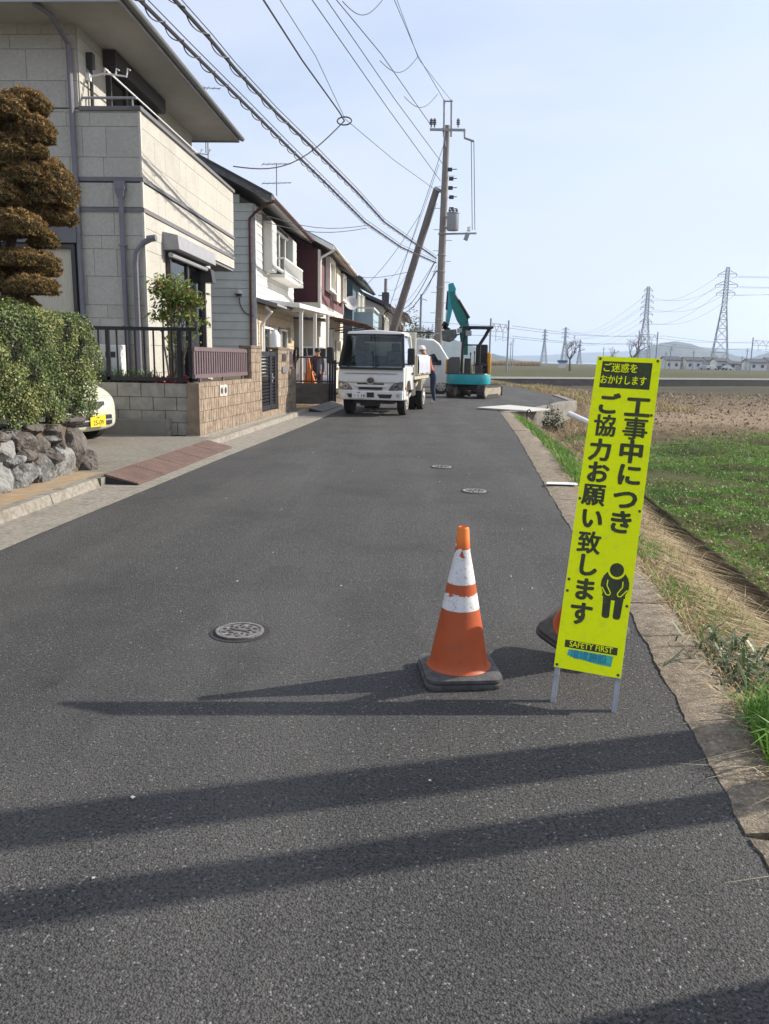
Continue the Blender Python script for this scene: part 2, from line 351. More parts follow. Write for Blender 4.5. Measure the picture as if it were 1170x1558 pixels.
# left concrete gutter apron, from the asphalt edge to the kerb
KL = [(-8,-3.55),(6.26,-3.49),(8.2,-3.44),(12.3,-3.3),(20.5,-2.95),(24,-2.75),(30,-2.3)]
b = MB(); yy = [-8,0,3,5,6,7,8,9,10.75,12.3,14,16,18,20.5,22,24,27,30]
for y in yy: b.v += [(lerp(KL, y)-.05, y, .012), (lerp(XL, y)+.03+.02*nz2(0,y,3), y, .005)]
for i in range(len(yy)-1): b.f.append((2*i, 2*i+1, 2*i+3, 2*i+2)); b.mi.append(0)
gut = tag(b.build('gutter_apron', CONC), kind='structure')
# left kerb: one piece per stone
def kerb_run(y0, y1, step, h, wd, mats):
    root = bpy.data.objects.new('kerb', None); COL.objects.link(root); root['kind'] = 'structure'
    y = y0; i = 0
    while y < y1-.05:
        e = min(y+step, y1); xa, xb = lerp(KL, y), lerp(KL, e-.012); q = MB()
        q.prism([(xa, y, 0), (xa-.03, y, h), (xa-wd, y, h), (xa-wd, y, 0)][::-1], (xb-xa, e-.012-y, 0))
        q.build('kerb_stone', mats[i % len(mats)], root, bevel=.012); y = e; i += 1
    return root
kerb_run(-2, 8.25, 1.15, .105, .16, [CONC])
kerb_run(12.35, 20.6, 1.6, .1, .18, [CONC])
# rust-stained ledge behind the kerb under the stone wall
b = MB(); yy = [-2,2,5,6.3,7.2,8,8.7]
for y in yy: b.v += [(lerp(KL, y)-.95, y, .1), (lerp(KL, y)-.155, y, .1)]
for i in range(len(yy)-1): b.f.append((2*i, 2*i+1, 2*i+3, 2*i+2)); b.mi.append(0)
tag(b.build('wall_footing_ledge', CONCO), kind='structure')
# driveway slab and raised garden ground
b = MB(); b.prism([(-3.46,8.3,-.02),(-3.32,12.9,-.02),(-9.5,13.2,-.02),(-9.5,8.6,-.02)], (0,0,.115))
tag(b.build('driveway', CONCD), kind='structure')
SOIL = M('garden_soil', (.12,.09,.06), .95, .3, 6, 1, 30)
b = MB(); b.box(-14,-3.95,13.2,24,-.02,.86); b.box(-14,-4.1,-2,9.0,-.02,.6)
tag(b.build('garden_bed', SOIL), kind='structure')
# right kerb: concrete edging, broken by two cracks
rk = bpy.data.objects.new('edging_kerb', None); COL.objects.link(rk); rk['kind'] = 'structure'
cuts = [-3, 1.93, 2.23, 4.6, 8.15, 12.0, 16.4, 22.2]
for i, (ya, yb) in enumerate(zip(cuts, cuts[1:])):
    q = MB(); rows = []; N = max(3, int((yb-ya)/.04)); g0 = .012 if i else 0
    for k in range(N+1):
        y = ya+g0+(yb-ya-2*g0)*k/N; skew = .10 if i in (0,1) else .02
        xa, xb = lerp(XR, y)-.02+.010*nz2(y, 3, 6)+.008*nz2(y, 9, 23)+.006*nz2(y, 2, 51), lerp(XK, y)+.02+.02*nz2(y, 7, 4); t = .006+.004*nz2(y, 1, 5, i)
        dy = -skew*(1 if k in (0, N) else .9)
        rows.append([(xa, y, -.05), (xa+.006, y, t), (xa+.05, y+dy*.2, t+.008), ((xa+xb)/2, y+dy*.5, t+.012), (xb-.03, y+dy, t+.008), (xb, y+dy, t-.006), (xb+.01, y+dy, -.22)])
    q.rings(rows, True, True); q.build('kerb_segment', CONCR, rk, smooth=True, angle=50)
q = MB(); y = 9.05; q.prism([(lerp(XR,y)-.01,y,.034),(lerp(XK,y)+.02,y-.02,.034),(lerp(XK,y)+.03,y+.16,.034),(lerp(XR,y)+.02,y+.15,.034)], (0,0,.006))
q.build('paint_mark', M('white_road_paint', (.72,.72,.70), .7, .1, 20, dirt=(.3,.28,.25), damt=.5, dscale=9), rk)
# retaining wall under the junction corner
b = MB(); A = [(2.3,22.35),(3.05,22.9),(5.15,28.7),(5.68,29.6),(5.9,35)]
rows = []
for i, (x, y) in enumerate(A):
    p = Vector((x, y, 0)); q2 = Vector((*A[min(i+1,len(A)-1)],0))-Vector((*A[max(i-1,0)],0)); nn = Vector((q2.y,-q2.x,0)).normalized()
    zb = -.95 if y < 29.2 else -.3
    rows.append([p+Vector((0,0,zb)), p+Vector((0,0,.02)), p-nn*.28+Vector((0,0,.02)), p-nn*.28+Vector((0,0,zb))])
tag(b.rings(rows).build('retaining_wall', CONCG, bevel=.01), 'low concrete retaining wall under the road corner past the grey slab', 'wall')
# ---- lake
def water_mat():
    mt = M('lake_water', (.10,.13,.16), .12, .1, .02, .25, .9, spec=.5); return mt
b = MB(); b.poly([(-3000,850,-1.2),(6000,850,-1.2),(6000,6500,-1.2),(-3000,6500,-1.2)]); tag(b.build('lake', water_mat()), kind='structure')
# ---- hills behind the lake
HM = M('hill_forest', (.045,.06,.035), .95, .4, .02, 0)
def hill(prof, D, depth, seed):
    q = MB(); rows = []; pts = []
    for (xa, ya), (xb, yb) in zip(prof, prof[1:]):
        for k in range(6): pts.append((xa+(xb-xa)*k/6, ya+(yb-ya)*k/6))
    pts.append(prof[-1]); r = random.Random(seed)
    for px, py in pts:
        t = PY(px, py, D); t.z = max(t.z, -1)+r.uniform(-.8, .8); dirv = Vector((t.x, t.y, 0)).normalized()
        row = []
        for k, (dd, hh) in enumerate(((-depth, -3), (-depth*.55, .42), (-depth*.25, .78), (0, 1), (depth*.6, .5), (depth*1.1, -3))):
            p = Vector((t.x, t.y, 0))+dirv*dd; z = t.z*hh if hh > 0 else -3
            row.append((p.x, p.y, z*(1+(r.uniform(-.08, .08) if 0 < k < 3 else 0))))
        rows.append(row)
    q.rings(rows, False, False); return tag(q.build('hill', HM, smooth=True, angle=180), kind='structure')
hill([(930,553),(965,540),(990,527),(1012,521),(1028,519),(1050,523),(1075,531),(1100,535),(1120,541),(1140,545),(1170,536),(1215,526),(1270,533),(1330,556)], 1800, 260, 1)
hill([(560,520),(610,505),(640,497),(660,505),(685,515),(710,522),(735,533),(760,541),(790,549),(815,553)], 1500, 220, 2)
hill([(700,548),(760,541),(820,541),(880,537),(940,535),(1000,530),(1060,528),(1120,531),(1180,534),(1260,530),(1400,545)], 4300, 400, 3)
hill([(-200,520),(0,500),(150,490),(300,498),(420,505),(520,512),(600,530)], 1900, 300, 4)
# ---- low stone bank with a pale rail line across the field
BANK = M('dark_bank_stone', (.018,.017,.019), .95, .4, 1.4, .8, 6, dirt=(.05,.047,.045), damt=.5, dscale=1.2)
P0, P1 = Vector((-6,54,0)), Vector((150,139,0)); dn = (P1-P0).normalized(); nn = Vector((-dn.y, dn.x, 0))
q = MB(); rows = [[p+nn*0+Vector((0,0,-.7)), p+nn*.35+Vector((0,0,.08)), p+nn*4+Vector((0,0,.08)), p+nn*5+Vector((0,0,-.7))] for p in (P0, P0.lerp(P1,.3), P0.lerp(P1,.6), P1)]
tag(q.rings(rows).build('stone_bank', BANK), kind='structure')
q = MB(); q.bar(P0+nn*.4+Vector((0,0,.16)), P1+nn*.4+Vector((0,0,.16)), .18, .14)
tag(q.build('bank_coping', M('coping_pale', (.5,.49,.46), .9, .1), None), 'pale concrete coping along the dark stone bank across the field', 'coping')
# ============================================================ HOUSES
PANEL = M('stone_panel_cream', (.455,.435,.385), .9, .12, 26, .7, 130, rnd=.05, dirt=(.36,.345,.31), damt=.5, dscale=1.5)
JOINT = M('panel_joint_grey', (.12,.118,.115), .9, .1)
TRIM = M('trim_grey_metal', (.15,.145,.155), .55, .1, 5)
TRIML = M('trim_mid_grey', (.33,.325,.34), .5, .1, 5)
DARKM = M('dark_bronze_frame', (.045,.04,.04), .45, .1)
PIPE = M('downpipe_grey_violet', (.17,.165,.19), .5, .1)
SOFF = M('soffit_pale', (.42,.41,.38), .9, .08, 2)
ROOFD = M('roof_slate_dark', (.06,.06,.065), .7, .2, 6, .5, 20)
WHITEP = M('white_paint', (.74,.73,.69), .6, .06, 4, dirt=(.5,.48,.43), damt=.4, dscale=3)
CURT = M('curtain_cream', (.52,.48,.38), .9, .12, 6, stretch=(12,12,.6))
INSIDE = M('dark_interior', (.035,.036,.04), .9, .2)
WGL = glass('window_glass', (.62,.7,.72), .75)
def wall_panels(parent, O, U, V, N, u1, v1, rows, widths, holes, mat, t=.022, gap=.007, off=0, seed=1, name='panel'):
    """rectangular facing panels as single objects; O origin, U,V unit axes, N outward normal; holes = [(u0,u1,v0,v1)]"""
    r = random.Random(seed); O, U, V, N = Vector(O), Vector(U), Vector(V), Vector(N); v = 0; i = 0; rects = []
    while v < v1-.02:
        h = min(rows[i % len(rows)], v1-v); u = -widths[(i*2+off) % len(widths)]*(.3+.55*((i*37 % 10)/10)); k = 0
        while u < u1-.01:
            wd = widths[(i+k) % len(widths)]; a, c = max(0, u), min(u1, u+wd)
            if c-a > .02: rects.append((a, c, v, v+h))
            u += wd; k += 1
        v += h; i += 1
    for hu0, hu1, hv0, hv1 in holes:
        out = []
        for a, c, d, e in rects:
            if c <= hu0 or a >= hu1 or e <= hv0 or d >= hv1: out.append((a, c, d, e)); continue
            if a < hu0: out.append((a, hu0, d, e))
            if c > hu1: out.append((hu1, c, d, e))
            a2, c2 = max(a, hu0), min(c, hu1)
            if d < hv0: out.append((a2, c2, d, hv0))
            if e > hv1: out.append((a2, c2, hv1, e))
        rects = out
    for a, c, d, e in rects:
        if c-a < .03 or e-d < .03: continue
        q = MB(); q.ob(O+U*((a+c)/2)+V*((d+e)/2)+N*(t/2), U*((c-a-gap)/2), V*((e-d-gap)/2), N*(t/2)); q.build(name, mat, parent)
def window(parent, O, U, N, wd, ht, fr=.05, cols=2, mat=None, curtain=True, sill=True, depth=.06, name='window', proud=.03):
    """framed sliding window; O lower corner on the wall face, U along the wall, N outward"""
    N = Vector(N); O, U = Vector(O)+N*(depth+.024), Vector(U); Z = Vector((0,0,1)); mat = mat or DARKM; q = MB()
    def bb(u0, u1, z0, z1, n0, n1): q.ob(O+U*((u0+u1)/2)+Z*((z0+z1)/2)+N*((n0+n1)/2), U*((u1-u0)/2), Z*((z1-z0)/2), N*((n1-n0)/2))
    bb(0, wd, 0, fr, -depth, proud); bb(0, wd, ht-fr, ht, -depth, proud); bb(0, fr, fr, ht-fr, -depth, proud); bb(wd-fr, wd, fr, ht-fr, -depth, proud)
    for k in range(1, cols): u = wd*k/cols; bb(u-fr*.55, u+fr*.55, fr, ht-fr, -depth*.6, proud*.3)
    f = q.build(name, mat, parent)
    for k in range(cols):
        q = MB(); dd = -.03-.02*(k % 2); bb(wd*k/cols+fr*.6, wd*(k+1)/cols-fr*.6, fr, ht-fr, dd-.006, dd); q.build('pane', WGL, f)
    q = MB(); bb(fr*.5, wd-fr*.5, fr*.5, ht-fr*.5, -depth-.02, -depth); q.build('window_back', INSIDE, f)
    if curtain:
        q = MB(); n = 14; rows = []
        for k in range(n*2+1):
            u = fr+(wd-2*fr)*k/(2*n); p = O+U*u+N*(-depth+.012+.012*(k % 2)); rows.append([p+Z*fr, p+Z*(ht-fr)])
        q.rings(rows, False, False); q.build('curtain', CURT, f, smooth=True)
    if sill: q = MB(); bb(-.04, wd+.04, -.04, 0, -.02, proud+.06); q.build('sill', mat, f)
    return f
def gable_roof(parent, x0, x1, y0, y1, ze, pitch, over, verge, mat, soff, thick=.12, name='roof', fascia=None):
    """ridge along y; x1 is the street eave"""
    xm = (x0+x1)/2; rz = ze+(xm-x0+over)*math.tan(pitch); q = MB()
    for s, xe in ((1, x1+over), (-1, x0-over)):
        q.prism([(xe, y0-verge, ze), (xm, y0-verge, rz), (xm, y0-verge, rz+thick), (xe, y0-verge, ze+thick)], (0, y1-y0+2*verge, 0))
    r = q.build(name, mat, parent)
    q = MB()
    for s, xe in ((1, x1+over), (-1, x0-over)):
        q.poly([(xe-s*.03, y0-verge+.03, ze-.012), (xm, y0-verge+.03, rz-.012), (xm, y1+verge-.03, rz-.012), (xe-s*.03, y1+verge-.03, ze-.012)])
    q.build('soffit', soff, r)
    for yy in (y0-verge-.03, y1+verge):
        for xe in (x1+over, x0-over):
            q = MB(); q.prism([(xe, yy, ze-.09), (xm, yy, rz-.09), (xm, yy, rz+thick*.7), (xe, yy, ze+thick*.7)], (0, .03, 0)); q.build('bargeboard', fascia or mat, r)
    return r, rz
def gutter(parent, x, y0, y1, z, mat, r=.055):
    q = MB(); n = 8; rows = []
    for y in (y0, y1):
        rows.append([(x+r*math.cos(math.pi+math.pi*k/n), y, z+r*math.sin(math.pi+math.pi*k/n)) for k in range(n+1)]+[(x+(r-.008)*math.cos(2*math.pi-math.pi*k/n), y, z+(r-.008)*math.sin(2*math.pi-math.pi*k/n)) for k in range(n+1)])
    q.rings(rows); return q.build('gutter', mat, parent, smooth=True)
Z = Vector((0,0,1)); XP = Vector((1,0,0)); YP = Vector((0,1,0))
# ------------------------------------------------ house 1: cream stone panels, balcony
h1 = thing('panel_house', 'cream stone-panelled house with long balcony behind the cloud-pruned tree', 'house', (-8, 18, .86))
def settle(root):
    """children were modelled in world coordinates: shift each direct child back by the root's transform"""
    bpy.context.view_layer.update(); inv = root.matrix_world.inverted()
    for c in root.children: c.matrix_parent_inverse = inv
yA, xF, xU = 14.5, -5.04, -6.08
q = MB(); q.box(-14, xF, yA, 18.9, .8, 4.0); q.box(-14, xU, yA+.0, 21.3, 3.9, 6.98); h1w = q.build('wall', JOINT, h1)
q = MB(); q.box(xU-.5, xF-.002, yA+.003, 21.3, 3.663, 5.55); q.build('balcony_parapet_core', JOINT, h1)
rowsA = [.23,.5,.47]; wA = [.92,.42,.92,.60]
# camera-side wall
wall_panels(h1, (-14,yA,.86), XP, Z, (0,-1,0), 14+xF, 3.04, rowsA, wA, [(5.2,7.78,.3,2.5)], PANEL, seed=2)
wall_panels(h1, (-14,yA,4.44), XP, Z, (0,-1,0), 14+xF, 1.14, [.36,.5,.23], wA, [], PANEL, seed=3)
wall_panels(h1, (-14,yA,3.97), XP, Z, (0,-1,0), 14+xF, .41, [.41], wA, [], PANEL, seed=4, off=1)
wall_panels(h1, (-14,yA,5.6), XP, Z, (0,-1,0), 14+xU, 1.36, [.43,.5,.23], wA, [], PANEL, seed=5)
# street side: ground floor, balcony front, upper wall
wall_panels(h1, (xF,yA,.86), YP, Z, XP, 4.4, 2.78, rowsA, wA, [(1.12,3.62,-.1,2.62)], PANEL, seed=6)
wall_panels(h1, (xF,yA,3.64), YP, Z, XP, 4.4, .25, [.25], wA, [], PANEL, seed=7)
wall_panels(h1, (xF,yA+4.4,3.66), YP, Z, XP, 2.4, .23, [.23], wA, [], PANEL, seed=17)
wall_panels(h1, (xF,yA,3.97), YP, Z, XP, 6.8, .41, [.41], wA, [], PANEL, seed=8, off=1)
wall_panels(h1, (xF,yA,4.44), YP, Z, XP, 6.8, 1.14, [.36,.5,.23], wA, [], PANEL, seed=9)
wall_panels(h1, (xU,yA,5.6), YP, Z, XP, 6.8, 1.36, [.43,.5,.23], wA, [(1.2,3.9,-.1,1.12)], PANEL, seed=10)
# band trims and coping
q = MB()
for z in (3.89, 4.40):
    q.box(-14, xF+.04, yA-.045, yA, z, z+.07); q.box(xF, xF+.045, yA-.045, 21.32, z+.002, z+.068)
q.build('band_trim', TRIM, h1)
q = MB(); q.box(xU, xF+.05, yA-.06, yA+.16, 5.55, 5.62); q.box(xF-.14, xF+.06, yA-.06, 21.36, 5.552, 5.625); q.build('balcony_coping', TRIM, h1, bevel=.008)
q = MB(); q.tube([(xU+.02,yA+.05,5.78),(xF-.05,yA+.05,5.78)], .022, 8)
for x in (xU+.1, xF-.12): q.tube([(x,yA+.05,5.6),(x,yA+.05,5.78)], .015, 6)
q.build('handrail', TRIML, h1)
q = MB(); q.box(xF-.01, xF+.035, yA-.035, yA+.03, .86, 3.89); q.box(xF-.01,xF+.03,yA-.03,yA+.03,3.97,4.4); q.box(xF-.01,xF+.03,yA-.03,yA+.03,4.47,5.55); q.build('corner_trim', M('corner_trim_pale', (.50,.48,.43), .85, .1), h1)
q = MB(); q.box(xU-.6, xF-.01, 18.95, 21.28, 3.6, 3.66); q.build('balcony_underside', M('underside_grey', (.2,.2,.21), .8), h1)
# eave
ex, ez = -4.95, 6.93
q = MB(); x0, x1, y0, y1 = -14.6, ex, yA-.95, 21.85; rx0, rx1, ry0, ry1 = -11, -8.6, 17.2, 18.6; rt = 8.1
q.poly([(x0,y0,ez+.12),(x1,y0,ez+.12),(rx1,ry0,rt),(rx0,ry0,rt)]); q.poly([(x1,y0,ez+.12),(x1,y1,ez+.12),(rx1,ry1,rt),(rx1,ry0,rt)])
q.poly([(x1,y1,ez+.12),(x0,y1,ez+.12),(rx0,ry1,rt),(rx1,ry1,rt)]); q.poly([(x0,y1,ez+.12),(x0,y0,ez+.12),(rx0,ry0,rt),(rx0,ry1,rt)]); q.poly([(rx0,ry0,rt),(rx1,ry0,rt),(rx1,ry1,rt),(rx0,ry1,rt)])
rf = q.build('roof', ROOFD, h1)
q = MB(); q.box(x0+.03, x1-.03, y0+.03, y1-.03, ez, ez+.05); q.build('soffit', SOFF, rf)
q = MB(); q.box(x0,x1,y0,y0+.025,ez-.04,ez+.13); q.box(x1-.025,x1,y0,y1,ez-.041,ez+.131); q.box(x0,x1,y1-.025,y1,ez-.04,ez+.13); q.build('fascia', TRIML, rf)
gu = gutter(rf, x1+.06, y0-.05, y1+.05, ez+.07, M('gutter_grey_green', (.17,.18,.18), .45), .07)
# downpipes
q = MB(); q.tube([(xU-.3,y0+.1,ez-.02),(xU-.12,y0+.3,ez-.12),(xU-.1,yA-.09,ez-.35),(xU-.1,yA-.09,.9)], .045, 8); q.build('downpipe', PIPE, h1, smooth=True)
px_ = PY(183,290,yA-.1).x
q = MB(); q.box(px_-.09,px_+.09,yA-.16,yA-.02,4.26,4.38); q.prism([(px_-.09,yA-.16,4.26),(px_+.09,yA-.16,4.26),(px_+.05,yA-.13,4.1),(px_-.05,yA-.13,4.1)],(0,.08,0)); q.tube([(px_,yA-.09,4.15),(px_,yA-.09,.9)], .048, 8)
for z in (1.9,3.3): q.box(px_-.06,px_+.06,yA-.14,yA-.02,z,z+.03)
q.build('downpipe', PIPE, h1)
# hooded vent pipe on the corner
q = MB(); q.tube([(xF-.13,yA-.1,.9),(xF-.13,yA-.1,3.0),(xF-.1,yA-.12,3.2),(xF+.05,yA-.14,3.36),(xF+.2,yA-.15,3.43)], .05, 8); q.tube([(xF+.12,yA-.15,3.42),(xF+.28,yA-.16,3.44)], .06, 8); q.build('conduit_pipe', PIPE, h1, smooth=True)
# windows
window(h1, (-8.8,yA-.02,1.16), XP, (0,-1,0), 2.55, 2.16, .07, 2)
q = MB(); q.box(-8.85,-6.2,yA-.16,yA-.02,3.34,3.62); q.build('shutter_box', TRIM, h1, bevel=.01)
window(h1, (xF+.0,yA+1.12,.9), YP, XP, 2.5, 2.46, .07, 2, curtain=False)
q = MB(); q.prism([(xF+.02,yA+.98,3.72),(xF+.32,yA+.98,3.66),(xF+.34,yA+.98,3.40),(xF+.02,yA+.98,3.38)][::-1], (0,2.72,0)); q.build('shutter_box', M('shutter_box_grey', (.30,.295,.31), .45), h1, bevel=.008)
q = MB(); q.tube([(xF+.16,yA+1.02,3.3),(xF+.16,yA+3.62,3.3)], .05, 8); q.build('awning_roll', TRIML, h1)
q = MB(); q.prism([(xF+.02,18.02,3.42),(xF+.26,18.02,3.3),(xF+.3,18.02,3.02),(xF+.02,18.02,3.02)][::-1], (0,.3,0)); q.build('lamp_hood', DARKM, h1)
window(h1, (xU,yA+1.2,5.25), YP, XP, 2.7, 1.42, .06, 3, curtain=False, sill=False)
q = MB(); q.box(xU+.02,xU+.26,yA+1.1,yA+4.0,6.63,6.91); q.build('shutter_box', DARKM, h1, bevel=.01)
q = MB(); q.prism([(xU+.02,19.0,6.3),(xU+.28,19.0,5.95),(xU+.3,19.0,5.7),(xU+.02,19.0,5.7)][::-1], (0,.25,0)); q.build('lamp_hood', DARKM, h1)
q = MB(); q.box(xU+.02,xU+.14,yA+.32,yA+.44,6.35,6.6); q.tube([(xU+.08,yA+.38,5.6),(xU+.08,yA+.38,6.4)], .03, 6); q.build('wall_conduit', DARKM, h1)
# laundry pole arms and pole
WP = M('white_plastic', (.78,.78,.76), .4, .04)
for yv in (yA+.3, 20.2):
    q = MB(); q.box(xU+.02,xU+.1,yv-.05,yv+.05,6.13,6.25); q.tube([(xU+.08,yv,6.2),(xU+.35,yv,6.25),(xU+.75,yv,6.2)], .016, 6)
    for xx in (.35,.55,.75): q.tube([(xU+xx,yv,6.22),(xU+xx+.02,yv,6.33),(xU+xx+.07,yv,6.3)], .014, 6)
    q.build('laundry_arm', WP, h1)
q = MB(); q.tube([(xU+.42,yA+.15,6.28),(xU+.42,20.4,6.28)], .016, 8); q.build('laundry_pole', WP, h1)
settle(h1)
# TV antenna helper
ANT = M('antenna_metal', (.18,.18,.19), .5, .1, metal=.5)
def antenna(label, p, h, rz=0, n=1):
    a = thing('tv_antenna', label, 'antenna', p, rz, 'tv antennas on the house roofs'); q = MB(); q.tube([(0,0,-.15),(0,0,h)], .018, 6); q.build('mast', ANT, a)
    for k in range(n):
        q = MB(); z = h-.08-k*.55; q.tube([(-.45,0,z),(.45,0,z+.1)], .012, 5)
        for i in range(6): x = -.42+i*.17; q.tube([(x,-.22+.02*i,z+.05+x*.1),(x,.22-.02*i,z+.05+x*.1)], .007, 4)
        q.build('yagi', ANT, a)
    return a
pa = PX(313,205,-5.6)
antenna('thin tv antenna sticking up behind the panelled house eave', (PY(313,205,24).x,24,7.3), PY(313,132,24).z-7.3, .5)
# ------------------------------------------------ house 2: pale green-grey siding
SID = M('siding_pale_green', (.72,.77,.73), .8, .07, 2.5, .25, 90, rnd=.03, dirt=(.6,.62,.58), damt=.4, dscale=1.2)
SIDW = M('siding_white', (.57,.57,.54), .75, .06, 3, .3, 90, rnd=.03, dirt=(.5,.48,.44), damt=.4, dscale=1.5)
TILET = M('tile_tan_wall', (.50,.40,.26), .85, .18, 4, .4, 60, dirt=(.62,.58,.5), damt=.6, dscale=3)
BROWNG = M('gutter_red_brown', (.10,.04,.035), .5, .15)
ROOFT = M('roof_tile_grey', (.085,.085,.09), .75, .25, 8, .5, 25)
def boards(parent, O, U, N, length, z0, z1, pitch, mat, holes=(), top=None, name='siding_board'):
    """lapped horizontal boards; top(z) may shorten the run (gable): returns (u0,u1)"""
    O, U, N = Vector(O), Vector(U), Vector(N); z = z0
    while z < z1-.02:
        e = min(z+pitch, z1); runs = [(0, length)] if top is None else [top((z+e)/2)]
        for hu0, hu1, hv0, hv1 in holes:
            if e > hv0+.02 and z < hv1-.02:
                nr = []
                for a, c in runs:
                    if c <= hu0 or a >= hu1: nr.append((a, c)); continue
                    if a < hu0: nr.append((a, hu0))
                    if c > hu1: nr.append((hu1, c))
                runs = nr
        for a, c in runs:
            if c-a < .05: continue
            q = MB(); p = O+U*a; zz = Vector((0,0,1))
            q.prism([p+zz*z, p+zz*z+N*.026, p+zz*(e-.008)+N*.01, p+zz*(e-.008)], U*(c-a)); q.build(name, mat, parent)
        z = e
yB, xB, eB = 23.5, -4.95, 5.72
h2 = thing('siding_house', 'house of pale green-grey lapped siding with white flower-box window', 'house', (-8, 26, .3))
pit2 = math.atan(.5); W2 = -13.0
q = MB(); q.box(W2, xB, yB, 30.4, 0, eB-.05); xm = (W2+xB)/2; q.prism([(xB,yB,eB-.05),(xm,yB,eB-.05+(xB-xm)*.5+.2),(W2,yB,eB-.05)], (0,6.9,0)); q.build('wall', JOINT, h2)
boards(h2, (xB,yB,0), (-1,0,0), (0,-1,0), xB-W2, .3, 9, .235, SID, top=lambda z: (0 if z < eB-.1 else (z-eB+.1)/.5, 8.05 if z < eB-.1 else 8.05-(z-eB+.1)/.5) if z < 7.6 else (0,0))
hol = [(1.1,5.75,4.2,5.45)]
boards(h2, (xB,yB,0), YP, XP, 6.9, 3.06, eB-.02, .235, SIDW, holes=hol)
r2, _ = gable_roof(h2, W2, xB, yB, 30.4, eB, pit2, .62, .5, ROOFT, M('soffit_white', (.6,.59,.56), .85), .14, fascia=M('bargeboard_grey', (.15,.15,.15), .8, .2, dirt=(.3,.29,.28), damt=.4))
q = MB()                                                     # tile noses along the near verge
xe = xB+.62; xm2 = (W2+xB)/2
for k in range(22):
    t = k/21; x = xe+(xm2-xe)*t; z = eB+.14+(xe-x)*.5; q.ob((x-.1, yB-.42, z+.03), (.11,0,-.055), (0,.14,0), (.01,0,.025))
q.build('verge_tile', ROOFT, r2)
gutter(r2, xB+.66, yB-.5, 30.9, eB+.02, BROWNG, .065)
q = MB(); q.tube([(xB+.66,yB-.3,eB-.02),(xB+.45,yB-.35,eB-.1),(xB+.06,yB-.08,eB-.28),(xB-.1,yB-.09,eB-.45),(xB-.1,yB-.09,.4)], .04, 8); q.build('downpipe', BROWNG, h2, smooth=True)
q = MB(); q.box(xB-.03,xB+.05,yB-.04,yB+.07,.3,eB-.05); q.build('corner_trim', M('corner_trim_white', (.6,.6,.6), .7), h2)
window(h2, (xB+.02,yB+2.2,4.22), YP, XP, 3.5, 1.2, .07, 3, mat=WHITEP, depth=.08)
for a in (1.15, 5.05):
    q = MB(); q.box(xB+.02,xB+.3,yB+a,yB+a+.72,3.98,5.42); sb = q.build('shutter_case', SIDW, h2, bevel=.01)
    for k in range(5): q = MB(); q.box(xB+.3,xB+.312,yB+a+.02,yB+a+.7,4.02+k*.28,4.27+k*.28); q.build('case_slat', SIDW, sb)
fb = MB(); fb.box(xB+.03,xB+.55,yB+1.95,yB+5.75,3.86,3.96); fb = fb.build('flower_box', WHITEP, h2)
q = MB(); y0_, y1_ = yB+1.95, yB+5.75
for z in (4.0,4.42): q.box(xB+.5,xB+.55,y0_,y1_,z,z+.05)
for yv in (y0_, y1_-.04): q.box(xB+.05,xB+.55,yv,yv+.04,4.42,4.47)
q.build('flower_box_rail', WHITEP, fb)
for k in range(30): q = MB(); yv = y0_+.05+k*(y1_-y0_-.1)/29; q.box(xB+.515,xB+.535,yv-.016,yv+.016,3.96,4.42); q.build('baluster', WHITEP, fb)
# lower storey: tan tiles, windows, lean-to porch roof
wall_panels(h2, (xB,yB,.3), YP, Z, XP, 6.9, 2.66, [.3], [.6], [(.65,2.9,.1,2.05),(3.6,4.9,.1,2.1)], TILET, t=.02, gap=.012, seed=4, name='wall_tile')
window(h2, (xB+.02,yB+.68,.7), YP, XP, 2.2, 1.62, .06, 2, mat=WHITEP); window(h2, (xB+.02,yB+3.65,.5), YP, XP, 1.2, 1.85, .06, 1, mat=WHITEP)
q = MB(); q.prism([(xB+.02,yB-.02,3.12),(xB+.66,yB-.02,2.94),(xB+.66,yB-.02,2.88),(xB+.02,yB-.02,3.0)][::-1], (0,6.95,0)); q.build('porch_roof', M('porch_roof_grey', (.28,.28,.29), .6, .1), h2)
q = MB(); q.tube([(xB+.1,yB+.4,2.3),(xB+.2,yB+.38,2.5),(xB+.42,yB+.3,2.72),(xB+.3,yB+.1,2.85)], .05, 8); q.tube([(xB+.1,yB+.4,.5),(xB+.1,yB+.4,2.35)], .045, 8); q.build('vent_pipe', WHITEP, h2, smooth=True)
q = MB(); q.box(xB+.02,xB+.18,yB+5.2,yB+5.5,1.9,2.45); q.build('meter_box', M('meter_beige', (.38,.36,.29), .6), h2)
pl = PY(363,446,yB-.12)
q = MB(); q.lathe([(.0,.1),(.08,.09),(.11,.03),(.11,-.02),(.0,-.04)], 14, pl); lm = q.build('security_lamp', M('lamp_white', (.6,.6,.6), .35), h2, smooth=True)
q = MB(); q.lathe([(.105,-.02),(.07,-.08),(.0,-.1)], 12, pl); q.build('lamp_dome', DARKM, lm, smooth=True)
q = MB(); pts = [PY(*t, yB-.06) for t in ((364,453),(365,462),(369,471),(376,478),(386,481))]; q.tube(pts, .014, 5); q.build('lamp_cable', DARKM, h2)
settle(h2)
pa = PY(421,290,25.5); antenna('tall double tv antenna on the grey tiled roof of the siding house', (pa.x,25.5,pa.z), PY(421,248,25.5).z-pa.z, .4, 2)
pa = PY(311,236,23); antenna('short bare antenna stub on the grey tiled roof', (pa.x,23.4,pa.z), .55, .4, 1)
